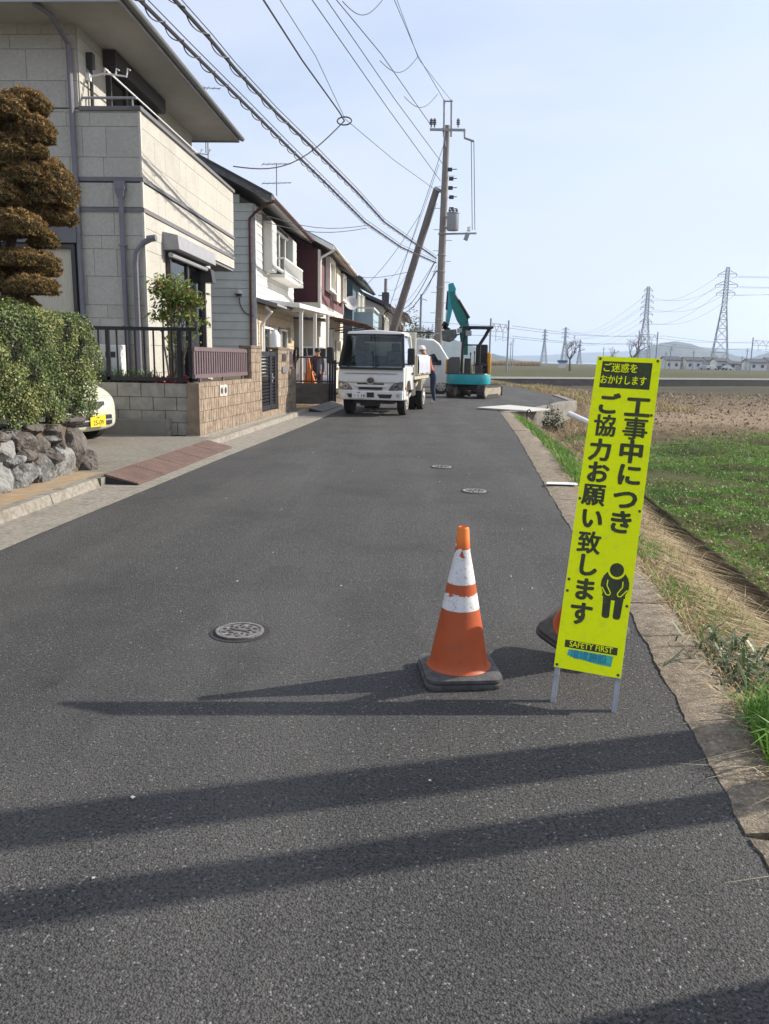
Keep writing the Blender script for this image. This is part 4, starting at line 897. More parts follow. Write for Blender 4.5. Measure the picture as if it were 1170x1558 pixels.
# ---- neighbour's forecourt wall, railing, carport
fy = 24.6; x0, x1 = PY(450,600,fy).x, PY(503,600,fy).x; zb, zt = PY(480,607,fy).z, PY(480,583,fy).z
w2 = thing('forecourt_wall', 'low dark block wall under brown railing at the carport', 'wall', (x0,fy,0))
q = MB(); q.box(-.2,x1-x0+.1,.03,.15,0,zt-.02); q.build('wall_core', CONCG, w2)
for r in range(4):
    x = -.2-(.2 if r % 2 else 0); h_ = zt/4
    while x < x1-x0+.1:
        a, c = max(x,-.2), min(x+.39, x1-x0+.1)
        if c-a > .06: q = MB(); q.box(a,c,0,.05,r*h_+.004,(r+1)*h_-.004); q.build('block', M('block_dark', (.13,.125,.115), .92, .2, 6, .6, 70, rnd=.08), w2)
        x += .4
zr = PY(480,545,fy).z
r2_ = thing('forecourt_railing', 'brown metal railing on the low wall before the carport', 'railing', (x0,fy+.08,zt))
for z in (.03, zr-zt): q = MB(); q.box(-.2,x1-x0+.1,-.02,.02,z,z+.045); q.build('rail', BROWNG, r2_)
for k in range(9): q = MB(); x = -.18+k*(x1-x0+.24)/8; q.box(x-.015,x+.015,-.015,.015,-.02,zr-zt); q.build('baluster', BROWNG, r2_)
cp = thing('carport', 'white-framed carport with posts before the maroon house', 'carport', (-4.0,28,0)); CPW = M('carport_white', (.72,.71,.68), .45, .05)
zc0 = PY(479,470,26).z
for px, y in ((458,26.0),(479,27.6),(498,29.2)):
    p = PY(px,520,y); q = MB(); q.box(p.x-.055,p.x+.055,y-.055,y+.055,0,zc0); q.build('post', CPW, cp)
q = MB(); a, c = PY(452,470,25.6).x, PY(502,470,29.8).x; q.prism([(a-1.0,25.2,zc0+.1),(a+.15,25.2,zc0-.02),(a+.15,25.2,zc0+.12),(a-1.0,25.2,zc0+.24)][::-1], (c-a,4.8,0)); q.build('roof_frame', CPW, cp, bevel=.01)
for k in range(3):
    y = 26+k*1.6; q = MB(); q.box(-5.2,-3.9+k*.12,y-.03,y+.03,zc0-.1,zc0-.02); q.build('rafter', CPW, cp)
settle(cp)
p = PY(447,600,21.4); q = MB(); q.tube([(PY(449,560,21.3).x,21.3,0),(PY(449,560,21.3).x,21.3,1.5)], .022, 6); tag(q.build('gate_post', BLK), 'thin black post at the end of the tan wall', 'post')

# orange bundle leaning behind the railing
ob = thing('orange_bundle', 'bright orange folded sheet leaning behind the brown railing', 'sheet', (PY(470,575,25.6).x,25.6,0)); q = MB(); zt_ = PY(468,545,25.6).z
q.rings([[(-.2,-.05,0),(.32,-.08,0),(.30,.25,0),(-.2,.2,0)],[(-.16,0,zt_*.5),(.2,-.02,zt_*.45),(.2,.2,zt_*.45),(-.14,.16,zt_*.5)],[(-.08,.04,zt_*.8),(.06,.04,zt_*.78),(.06,.14,zt_*.78),(-.08,.12,zt_*.8)],[(-.05,.08,zt_),(.0,.08,zt_),(.0,.12,zt_),(-.05,.12,zt_)]]); q.build('sheet', M('sheet_orange', (.62,.16,.02), .6, .25, 6), ob, bevel=.02)
q = MB(); q.tube([(.1,.1,0),(-.12,.3,1.7)], .018, 6); q.build('handle_pole', TRIM, ob)

xg0, xg1 = PY(500,580,24.3).x, PY(512,580,24.3).x; q = MB(); q.box(xg0,xg1,24.3,24.36,.03,PY(505,548,24.3).z)
bg_ = thing('board_gate', 'tall black board gate between the low wall and the truck', 'gate', ((xg0+xg1)/2,24.33,0)); q = MB()
for k in range(3): q = MB(); wv = (xg1-xg0)/3; q.box(xg0-(xg0+xg1)/2+k*wv,xg0-(xg0+xg1)/2+(k+1)*wv-.012,-.03,.03,.03,PY(505,548,24.3).z); q.build('board', BLK, bg_)
q = MB(); q.box(xg0-(xg0+xg1)/2,xg1-(xg0+xg1)/2,.03,.06,.3,.38); q.build('batten', BLK, bg_)
# ============================================================ CONES, SIGN
ORG = None
def cone_mat():
    mt = bpy.data.materials.new('cone_orange_banded'); mt.use_nodes = True; n = mt.node_tree; l = n.links.new; B = n.nodes['Principled BSDF']; B.inputs['Roughness'].default_value = .55
    t = n.nodes.new('ShaderNodeTexCoord'); sp = n.nodes.new('ShaderNodeSeparateXYZ'); l(t.outputs['Object'], sp.inputs[0])
    def noise(s, d=5, r=.6, vec=None):
        x = n.nodes.new('ShaderNodeTexNoise'); x.inputs['Scale'].default_value = s; x.inputs['Detail'].default_value = d; x.inputs['Roughness'].default_value = r; l(vec or t.outputs['Object'], x.inputs['Vector']); return x.outputs['Fac']
    def mr(src, a, b_, c=0., d=1.):
        x = n.nodes.new('ShaderNodeMapRange'); l(src, x.inputs[0])
        for i, v in enumerate((a,b_,c,d)): x.inputs[i+1].default_value = v
        return x.outputs[0]
    def mth(op, a, b_):
        x = n.nodes.new('ShaderNodeMath'); x.operation = op
        for i, v in enumerate((a,b_)):
            if isinstance(v,(int,float)): x.inputs[i].default_value = v
            else: l(v, x.inputs[i])
        return x.outputs[0]
    def mix(a, b_, f):
        x = n.nodes.new('ShaderNodeMix'); x.data_type = 'RGBA'
        for s, v in ((6,a),(7,b_)):
            if isinstance(v, tuple): x.inputs[s].default_value = (*v,1)
            else: l(v, x.inputs[s])
        l(f, x.inputs[0]); return x.outputs[2]
    c = mix((.40,.068,.016),(.50,.095,.02), noise(9))
    c = mix(c, (.30,.07,.03), mr(noise(11,9,.78), .52,.68,0,.75)); c = mix(c, (.12,.05,.03), mr(noise(34,7,.75), .61,.69,0,.75))
    c = mix(c, (.9,.22,.02), mr(sp.outputs[2], .585,.65,0,.8))
    # torn white bands: edges shifted by noise
    zt = mth('ADD', sp.outputs[2], mth('MULTIPLY', mth('SUBTRACT', noise(19,3), .5), .34)); zf = mth('ADD', sp.outputs[2], mth('MULTIPLY', mth('SUBTRACT', noise(36,4), .5), .07))
    w1 = mth('MULTIPLY', mr(sp.outputs[2], .444,.446), mr(zt, .585,.590,1,0)); w2 = mth('MULTIPLY', mr(sp.outputs[2], .328,.330), mr(zf, .395,.399,1,0))
    wm = mth('MAXIMUM', w1, w2)
    wc = mix((.74,.73,.72),(.60,.58,.57), mr(noise(22,6,.7), .45,.65)); wc = mix(wc, (.22,.19,.17), mr(noise(60,6,.75), .57,.64,0,.8)); wc = mix(wc, (.5,.2,.1), mr(noise(30,6,.7), .66,.70,0,.7))
    c = mix(c, wc, wm); l(c, B.inputs['Base Color'])
    bp = n.nodes.new('ShaderNodeBump'); bp.inputs['Strength'].default_value = .35; bp.inputs['Distance'].default_value = .004; l(mth('ADD', noise(20,6), mth('MULTIPLY', wm, .5)), bp.inputs['Height']); l(bp.outputs[0], B.inputs['Normal'])
    return mt
CONE = cone_mat(); RUB = M('rubber_black_dusty', (.085,.083,.08), .8, .3, 20, .6, 120, dirt=(.25,.24,.22), damt=.6, dscale=9)
def rrect(hw, r, z, n=5, o=(0,0)):
    pts = []
    for cx, cy, a0 in ((hw-r,hw-r,0),(-hw+r,hw-r,90),(-hw+r,-hw+r,180),(hw-r,-hw+r,270)):
        for k in range(n): a = rad(a0+90*k/(n-1)); pts.append((cx+r*math.cos(a)+o[0], cy+r*math.sin(a)+o[1], z))
    return pts
def cone(label, loc, rz):
    c = thing('traffic_cone', label, 'traffic cone', loc, rz)
    q = MB(); hw = .172
    q.rings([rrect(hw-.004,.045,.0),rrect(hw,.045,.008),rrect(hw,.045,.022),rrect(hw-.006,.045,.027)]); q.build('weight_base', RUB, c, smooth=True)
    q = MB(); q.rings([rrect(hw-.008,.045,.0285,o=(.004,-.003)),rrect(hw-.002,.045,.033,o=(.004,-.003)),rrect(hw-.002,.045,.047,o=(.004,-.003)),rrect(hw-.03,.045,.056,o=(.004,-.003))]); q.build('base_plate', RUB, c, smooth=True)
    q = MB(); q.lathe([(.147,.0575),(.140,.066),(.1335,.075),(.128,.10),(.0975,.26),(.0845,.328),(.0715,.396),(.0625,.445),(.0515,.50),(.0345,.585),(.0255,.69),(.0205,.698),(.0185,.69),(.022,.60)], 40); q.build('cone_shell', CONE, c, smooth=True, angle=60)
    return c
cone('orange cone with two torn white bands standing alone on the asphalt', (.195,3.42,.0), rad(8))
c2 = cone('scuffed orange cone tilted behind the yellow sign', (.81,3.73,.112), 0); c2.rotation_euler = (rad(28),0,rad(0)); c2.matrix_world = Matrix.Translation((.81,3.73,.108))@Matrix.Rotation(rad(28),4,'X')@Matrix.Rotation(rad(45),4,'Z')
# ---- yellow construction sign
YEL = M('sign_fluorescent_yellow', (.88,.97,.004), .55, .03, 4, dirt=(.55,.62,.05), damt=.4, dscale=30, spec=.12, bump=.12, bscale=7)
SBK = M('sign_black_print', (.035,.042,.012), .6, .3, 30, dirt=(.10,.13,.02), damt=.5, dscale=25)
FRM = M('sign_frame_rusty', (.085,.055,.045), .7, .3, 12, .4, 60); LEGM = M('sign_leg_steel', (.30,.31,.33), .4, .15, 20, metal=.6, dirt=(.16,.13,.11), damt=.6, dscale=14)
yw, ln, rl_ = rad(-17.8), rad(21.9), .03
u = Vector((math.cos(yw),math.sin(yw),0)); nb = Vector((-math.sin(yw),math.cos(yw),0)); v = Vector((0,0,1))*math.cos(ln)+nb*math.sin(ln)
u2 = u*math.cos(rl_)-v*math.sin(rl_); v2 = v*math.cos(rl_)+u*math.sin(rl_); n2 = u2.cross(v2)           # n2 points to the viewer side
sg = thing('construction_sign', 'tall fluorescent yellow roadworks notice sign leaning on steel legs', 'sign', (.695,3.103,0))
sb_ = Matrix((u2, v2, n2)).transposed().to_4x4(); sg.matrix_world = Matrix.Translation((.695,3.103,0.0))@sb_
SW, SH, S0 = .1375, 1.403, .154                                         # half width, panel height, leg height
q = MB(); q.box(-SW,SW,S0,S0+SH,-.002,.0); q.build('panel', YEL, sg)
q = MB()
for x0, x1 in ((-SW+.001,-SW+.023),(SW-.023,SW-.001)): q.box(x0,x1,S0,S0+SH,-.024,-.0025)
for y0, y1 in ((S0,S0+.022),(S0+SH*.5,S0+SH*.5+.02),(S0+SH-.022,S0+SH)): q.box(-SW+.023,SW-.023,y0,y1,-.023,-.003)
q.build('frame', FRM, sg)
for x, bot in ((-SW+.012,-.004),(SW-.012,.004)):
    q = MB(); q.box(x-.011,x+.011,bot,S0+.3,-.046,-.0245); q.build('leg', LEGM, sg, bevel=.002)
for x, y in ((-SW+.014,S0+SH-.012),(SW-.014,S0+SH-.012),(-SW+.012,S0+.012),(SW-.012,S0+.012),(SW-.012,S0+1.14),(SW-.01,S0+.71),(-SW+.01,S0+.74),(-SW+.012,S0+.38),(-SW+.012,S0+.33),(SW-.012,S0+.30)):
    q = MB(); q.tube([(x,y,0),(x,y,.0035)], .006, 10); q.build('rivet', FRM, sg)
def on(o, x, y, z=.0015): o.location = (x, y, z); return o
def SUV(px, py):                                                        # photo pixel -> panel coordinates
    d = ray(px, py); o = Vector((.695,3.103,0)); t = n2.dot(o-CAM)/n2.dot(d); p = CAM+d*t-o; return p.dot(u2), p.dot(v2)
cxT, cyT = (SUV(919,547)[0]+SUV(1000,590)[0])/2, 0
a0, a1 = SUV(914,547), SUV(994,592); b0 = SUV(911,588)
q = MB(); q.box(-.112,.103,b0[1]-.003,SUV(955,551)[1],.0003,.0010); q.build('black_panel', SBK, sg)
tt = btext('ご迷惑を', .046, YEL, sg, .0006, .84, 'LEFT'); x, y = SUV(919,560); on(tt, x-.006, y, .0022)
tt = btext('おかけします', .046, YEL, sg, .0006, .73, 'LEFT'); x, y = SUV(914,578); on(tt, x-.004, y, .0022)
for ch, px, py in (('工',970,622),('事',966,655),('中',960,690),('に',957,725),('つ',951,762),('き',944,797)):
    x, y = SUV(px, py); on(btext(ch, .108, SBK, sg, .0046 if ch != '事' else .0026, 1.02), x, y)
for ch, px, py in (('ご',925,617),('協',920,650),('力',913,687),('お',909,721),('願',903,755),('い',900,791),('致',896,828),('し',893,862),('ま',889,899),('す',883,936)):
    x, y = SUV(px, py); on(btext(ch, .104, SBK, sg, .0044 if ch not in '願協致' else .0028, .96), x, y)
x, y = SUV(899,985); q = MB(); q.box(x-.108,x+.108,y-.0155,y+.0155,.0004,.0010); q.build('black_strip', SBK, sg)
on(text('SAFETY FIRST', .034, YEL, sg, bold=.0004, sx=.88), x, y, .0022)
x, y = SUV(897,1001); q = MB(); q.poly([(x-.09,y+.022,.0012),(x+.093,y+.022,.0012),(x+.09,y-.022,.0012),(x+.04,y-.021,.0012),(x+.0,y-.017,.0012),(x-.03,y-.012,.0012),(x-.06,y-.013,.0012),(x-.075,y-.006,.0012),(x-.093,y-.004,.0012)]); q.build('torn_sticker', M('sticker_teal', (.05,.42,.36), .6, .25, 40, dirt=(.10,.55,.10), damt=.6, dscale=30), sg)
stx = text('環境施設', .04, M('sticker_blue_print', (.02,.22,.42), .6, .3, 40), sg, sx=.95); on(stx, x-.005, y+.002, .0022)
def ell(cx, cy, rx, ry, n=28): return [(cx+rx*math.cos(2*math.pi*k/n), cy+ry*math.sin(2*math.pi*k/n)) for k in range(n)]
x, y = SUV(935,895)                                                     # bowing-worker pictogram
def flat(pts, z, mat, name): qq = MB(); qq.poly([(x+a*1.0, y+b_*1.0, z) for a, b_ in pts]); return qq.build(name, mat, sg)
S = .001
body = [(-40,62),(-50,48),(-57,28),(-58,5),(-50,-15),(-46,-24),(-48,-38),(-42,-40),(-42,-52),(42,-52),(42,-40),(48,-38),(46,-24),(50,-15),(58,5),(57,28),(50,48),(40,62),(18,74),(-18,74)]
pg = flat([(a*S,b_*S) for a, b_ in body[::-1]], .0010, SBK, 'pictogram_body')
flat([(a*S,b_*S) for a, b_ in ell(0,74,36,36)], .0015, YEL, 'pictogram_collar'); flat([(a*S,b_*S) for a, b_ in ell(0,78,29,30)], .0020, SBK, 'pictogram_head')
for s in (-1,1):
    flat([(s*a*S,b_*S) for a, b_ in [(8,-50),(41,-50),(38,-120),(34,-128),(22,-131),(10,-128),(7,-120)]][::(1 if s < 0 else -1)], .0011, SBK, 'pictogram_leg')
    qq = MB(); 
    arm = [(31,32),(32,8),(14,-22),(18,-33),(30,-32),(52,-2)]
    for (ax, ay), (bx, by) in zip(arm, arm[1:]):
        qq.bar((x+s*ax*S,y+ay*S,.0014),(x+s*bx*S,y+by*S,.0014),.0045,.0006,up=(0,0,1))
    qq.build('pictogram_arm_line', YEL, sg)
# ============================================================ VEHICLES (local: +x forward, +y left)
WHT = M('truck_white_paint', (.70,.70,.68), .3, .03, 3, coat=.4, dirt=(.55,.53,.48), damt=.25, dscale=2); BLKP = M('plastic_black', (.022,.022,.024), .5, .15, 10); TYR = M('tyre_rubber', (.02,.02,.021), .85, .25, 18, .5, 60, dirt=(.07,.062,.055), damt=.4, dscale=8)
RIMW = M('rim_pale', (.42,.40,.36), .5, .15, 10, metal=.2); CHR = M('chrome', (.7,.7,.72), .15, .05, metal=1.); LENS = glass('lamp_lens', (.95,.97,1), .95); AMB = M('amber_lens', (.65,.20,.02), .25, .05); STEELD = M('chassis_dark', (.05,.045,.04), .75, .3, 8, dirt=(.16,.13,.10), damt=.5, dscale=3); BEIGE = M('bed_beige', (.42,.38,.29), .65, .15, 5, dirt=(.22,.18,.13), damt=.6, dscale=3); SEAT = M('seat_fabric', (.13,.135,.145), .9, .2, 30); PLT = M('plate_white', (.75,.76,.75), .5, .03); PGRN = M('plate_green', (.04,.10,.06), .5); VGL = glass('vehicle_glass', (.70,.84,.84), .85)
def vwheel(parent, x, y, r, wd, side, rim=RIMW, holes=6):
    q = MB(); q.wheel((x,y,r),(0,1,0),r,wd,28); w_ = q.build('wheel', TYR, parent, smooth=True, angle=30)
    q = MB(); c = Vector((x,y+side*wd*.5,r)); q.tube([c-Vector((0,side*.02,0)), c+Vector((0,side*.006,0))], [r*.64,r*.62], 24); q.tube([c+Vector((0,side*.004,0)), c+Vector((0,side*.03,0))], [r*.3,r*.24], 18); q.build('rim', rim, w_, smooth=True, angle=30)
    q = MB()
    for k in range(holes): a = 2*math.pi*k/holes; p = c+Vector((r*.46*math.cos(a),side*.006,r*.46*math.sin(a))); q.tube([p, p+Vector((0,side*.004,0))], r*.085, 10)
    q.build('rim_hole', BLKP, w_); return w_
def truck():
    F0 = Vector((-1.195,20.62,0)); hd = Vector((-.14,-.99,0)).normalized()
    t = thing('dump_truck', 'white small dump truck parked facing down the road', 'truck', tuple(F0), math.atan2(hd.y,hd.x))
    # origin: front axle centre on ground. cab front at x=.72
    hwb, hwt = .845, .74
    def hw(z): return hwb if z < 1.1 else hwb+(hwt-hwb)*(z-1.1)/.95
    low = [(.70,.40),(.76,.55),(.77,.80),(.74,1.12),(.71,1.24),(-.78,1.24),(-.78,.62),(-.42,.62),(-.36,.72),(-.2,.86),(.2,.86),(.36,.72),(.44,.40)]
    q = MB(); q.rings([[(x,-hw(z),z) for x,z in low],[(x,hw(z),z) for x,z in low]]); q.build('cab_body', WHT, t, bevel=.03, seg=3)
    q = MB(); q.rings([[(.36,-hwt,2.0),(.30,-hwt+.05,2.08),(-.74,-hwt+.05,2.10),(-.78,-hwt,1.98)],[(.40,0,2.02),(.33,0,2.13),(-.74,0,2.15),(-.78,0,1.98)],[(.36,hwt,2.0),(.30,hwt-.05,2.08),(-.74,hwt-.05,2.10),(-.78,hwt,1.98)]]); q.build('cab_roof', WHT, t, bevel=.02)
    for s in (-1,1):
        q = MB(); q.bar((.69,s*.80,1.2),(.36,s*.715,2.02),.07,.10); q.build('windscreen_pillar', BLKP, t)
        q = MB(); q.bar((-.70,s*.82,1.2),(-.72,s*.72,2.02),.14,.05,up=(0,1,0)); q.build('rear_pillar', WHT, t)
        q = MB(); q.prism([(.60,s*.825,1.235),(.33,s*.735,1.98),(-.62,s*.735,1.98),(-.64,s*.825,1.235)],(0,s*.006,0)); q.build('side_window', VGL, t)
        q = MB()                                               # door outline and lower window cut
        for a, c in (((.50,1.22),(.52,.66)),((-.64,1.22),(-.64,.66))): q.bar((a[0],s*(hwb+.001),a[1]),(c[0],s*(hwb+.001),c[1]),.012,.006,up=(0,1,0))
        q.build('door_gap', BLKP, t); q = MB(); q.box(-.6,-.42,min(s*hwb,s*(hwb+.03)),max(s*hwb,s*(hwb+.03)),1.02,1.07); q.build('door_handle', BLKP, t)
    # windscreen, black surround
    ws = lambda u_, v_, o=0: Vector((.735-.335*v_+o, (-.80+.085*v_)+(1.60-.17*v_)*u_, 1.20+.80*v_))
    q = MB(); q.rings([[ws(u_/8,v_/4)+Vector((.03*(1-(2*u_/8-1)**2),0,0)) for u_ in range(9)] for v_ in range(5)], False, False); q.build('windscreen', VGL, t, smooth=True)
    q = MB(); q.bar(ws(0,-.03)+Vector((.01,0,0)),ws(1,-.03)+Vector((.01,0,0)),.07,.05); q.build('cowl', BLKP, t); q = MB(); q.bar(ws(0,1),ws(1,1),.05,.05); q.build('windscreen_header', BLKP, t)
    q = MB(); 
    for a, c in (((.75,-.62,1.22),(.66,-.02,1.36)),((.75,.05,1.20),(.66,.62,1.40))): q.tube([a,c], .012, 6); q.bar(c, Vector(c)+Vector((-.0,-.28,-.05)), .02, .012)
    q.build('wiper', BLKP, t)
    # back wall with window, interior
    q = MB(); q.box(-.78,-.74,-.78,.78,1.2,1.5); q.box(-.78,-.74,-.74,-.5,1.5,2.0); q.box(-.78,-.74,.5,.74,1.5,2.0); q.box(-.78,-.74,-.5,.5,1.86,2.0); q.build('cab_back', SEAT, t)
    for y in (-.42,.42): q = MB(); q.box(-.55,-.40,y-.24,y+.24,1.1,1.62); q.box(-.52,-.42,y-.13,y+.13,1.62,1.82); q.box(-.5,.05,y-.24,y+.24,1.0,1.28); q.build('seat', SEAT, t, bevel=.04)
    q = MB(); q.box(.38,.70,-.74,.74,1.2,1.30); q.build('dashboard', BLKP, t, bevel=.03)
    q = MB(); cw = Vector((.28,.40*-1,1.36)); pts = [cw+Vector((.09*math.cos(a)*.6,.2*math.sin(a),.2*math.cos(a)*.8)) for a in [2*math.pi*k/18 for k in range(19)]]; q.tube(pts,.015,6,False); q.build('steering_wheel', BLKP, t)
    # face: panel line, emblem, grille, lights, bumper
    q = MB(); q.box(.752,.768,-.66,.66,1.048,1.056); q.box(.765,.785,-.62,.62,.832,.838); q.build('panel_gap', STEELD, t)
    q = MB(); q.box(.74,.800,-.34,.34,.785,.815); q.box(.74,.805,-.30,.30,.66,.715); q.build('grille_slot', BLKP, t)
    q = MB(); q.box(.74,.797,-.42,.42,.718,.782); q.build('grille_bar', WHT, t, bevel=.01)
    me = MB(); ring = [(.806,.095*math.cos(a),.875+.08*math.sin(a)) for a in [2*math.pi*k/24 for k in range(25)]]; me.tube(ring,.013,6,False); em = me.build('emblem', CHR, t, smooth=True)
    q = MB(); q.box(.79,.800,-.075,.075,.81,.94); q.build('emblem_back', BLKP, em); q = MB(); q.box(.798,.812,-.085,.085,.862,.890); q.prism([(.80,-.04,.80),(.80,.04,.80),(.80,.065,.86),(.80,-.065,.86)],(.01,0,0)); q.prism([(.80,-.065,.892),(.80,.065,.892),(.80,.04,.945),(.80,-.04,.945)],(.01,0,0)); q.build('emblem_mark', M('emblem_dark', (.10,.10,.105), .35, .1, metal=.4), em)
    for s in (-1,1):
        po = [(.0,s*.46,.64),(0,s*.80,.66),(0,s*.83,.78),(0,s*.82,.87),(0,s*.62,.83),(0,s*.50,.74)]
        q = MB(); q.prism([(.74,y,z) for _,y,z in po],(.035,0,0)); hl = q.build('headlight', M('headlight_housing', (.25,.26,.27), .25, .1, metal=.5), t)
        q = MB(); q.tube([(.776,s*.64,.735),(.786,s*.64,.735)], [.062,.05], 16); q.build('projector', CHR, hl, smooth=True); q = MB(); q.tube([(.787,s*.64,.735),(.790,s*.64,.735)], .035, 14); q.build('bulb', BLKP, hl)
        q = MB(); q.tube([(.776,s*.755,.765),(.784,s*.755,.765)], .045, 14); q.build('reflector', CHR, hl)
        q = MB(); q.prism([(.79,y,z) for _,y,z in po],(.004,0,0)); q.build('lens', LENS, hl)
        q = MB(); q.box(.47,.56,min(s*.845,s*.872),max(s*.845,s*.872),.66,.74); q.build('marker_lamp', AMB, t, bevel=.01)
        q = MB(); q.tube([(.80,s*.70,.52),(.812,s*.70,.52)], .05, 16); fo = q.build('fog_lamp', CHR, t, smooth=True)
        # mirror
        q = MB(); q.tube([(.62,s*.80,1.3),(.80,s*.98,1.28),(.80,s*1.02,1.32)], .02, 6); mi_ = q.build('mirror_arm', BLKP, t)
        q = MB(); q.box(.76,.90,s*1.02-.09,s*1.02+.09,1.28,1.68); q.build('mirror', BLKP, mi_, bevel=.035, seg=3)
    q = MB(); q.rings([[(.62,-.85,.42),(.79,-.80,.40),(.82,-.4,.40),(.82,.4,.40),(.79,.80,.40),(.62,.85,.42)],[(.62,-.86,.63),(.80,-.82,.63),(.83,-.4,.63),(.83,.4,.63),(.80,.82,.63),(.62,.86,.63)]]); q.build('bumper', WHT, t, bevel=.02)
    for a, c in ((-.58,-.34),(.20,.54)): q = MB(); q.prism([(.80,a+.04,.455),(.80,c-.02,.455),(.80,c+.02,.55),(.80,a-.02,.55)],(.034,0,0)); q.build('bumper_intake', BLKP, t)
    q = MB(); q.box(.83,.846,-.46,-.13,.445,.61); np_ = q.build('number_plate', PLT, t)
    tx = text('・1 14', .11, PGRN, np_, bold=.002); tx.matrix_local = Matrix.Translation((.848,-.285,.50))@Matrix(((0,0,1,0),(1,0,0,0),(0,1,0,0),(0,0,0,1)))
    tx = text('1400', .045, PGRN, np_, bold=.001); tx.matrix_local = Matrix.Translation((.848,-.295,.58))@Matrix(((0,0,1,0),(1,0,0,0),(0,1,0,0),(0,0,0,1)))
    q = MB(); q.box(.83,.842,-.08,.10,.47,.59); q.build('bumper_step', BLKP, t)
    # chassis and running gear
    q = MB()
    for y in (-.33,.33): q.box(-3.55,.55,y-.04,y+.04,.55,.72)
    q.box(-.1,.5,-.5,.5,.3,.52); q.box(-2.85,-2.4,-.2,.2,.3,.6); q.tube([(0,-.7,.37),(0,.7,.37)],.06,8); q.tube([(-2.62,-.7,.38),(-2.62,.7,.38)],.08,8); q.build('chassis', STEELD, t)
    q = MB(); q.box(.5,.58,-.30,.16,.24,.42); q.build('tow_guard', STEELD, t)
    for s in (-1,1):
        vwheel(t, 0, s*.70, .37, .20, s); vwheel(t, -2.62, s*.77, .375, .19, s); vwheel(t, -2.62, s*.54, .375, .19, s)
        q = MB(); q.box(-1.75,-1.05,s*.6-.16,s*.6+.16,.42,.78); q.build('side_tank', STEELD, t, bevel=.03)
        q = MB(); q.bar((-.62,s*.72,.40),(-2.1,s*.75,.78),.03,.05); q.bar((-.62,s*.72,.40),(-.55,s*.72,.7),.03,.05); q.build('side_guard', BEIGE, t)
        q = MB(); q.prism([(-2.15,s*.62,.82),(-2.05,s*.62,.55),(-2.1,s*.62,.55),(-2.22,s*.62,.84),(-3.1,s*.62,.86),(-3.1,s*.62,.82)],(0,s*.24,0)); q.build('mudguard', BEIGE, t)
    # dump bed
    q = MB(); q.box(-3.75,-.92,-.84,.84,.88,1.0); q.box(-3.6,-1.0,-.4,.4,.72,.88); q.build('bed_floor', BEIGE, t)
    for s in (-1,1):
        q = MB(); q.box(-3.75,-.95,s*.86-.025,s*.86+.025,1.0,1.52)
        for k in range(7): x = -3.7+k*.45; q.box(x,x+.06,s*.86-.045,s*.86+.045,1.0,1.52)
        q.build('side_gate', BEIGE, t)
    q = MB(); q.box(-3.79,-3.74,-.86,.86,1.0,1.5); q.build('tailgate', BEIGE, t); q = MB(); q.box(-.96,-.90,-.86,.86,.9,2.12); q.build('headboard', M('headboard_cream', (.62,.60,.50), .6, .1, 6), t)
    q = MB(); rows = []
    for k in range(25):
        x = -3.3+k*.092; bl = .012*math.sin(k*1.7)+.01*math.sin(k*.6); rows.append([(x,.86,1.545),(x,.915+bl*.3,1.50+.01*math.sin(k*.9)),(x,.93+bl,1.3),(x,.925+bl*1.3,1.04+.012*math.sin(k*1.3))])
    q.rings(rows, False, False); rows = [[(a,b_-.006,c) for a,b_,c in r] for r in rows]; q.rings(rows, False, False); q.build('tarp', M('tarp_white', (.40,.41,.47), .7, .06, 5, .6, 14), t, smooth=True, angle=80)
    return t
TR = truck()
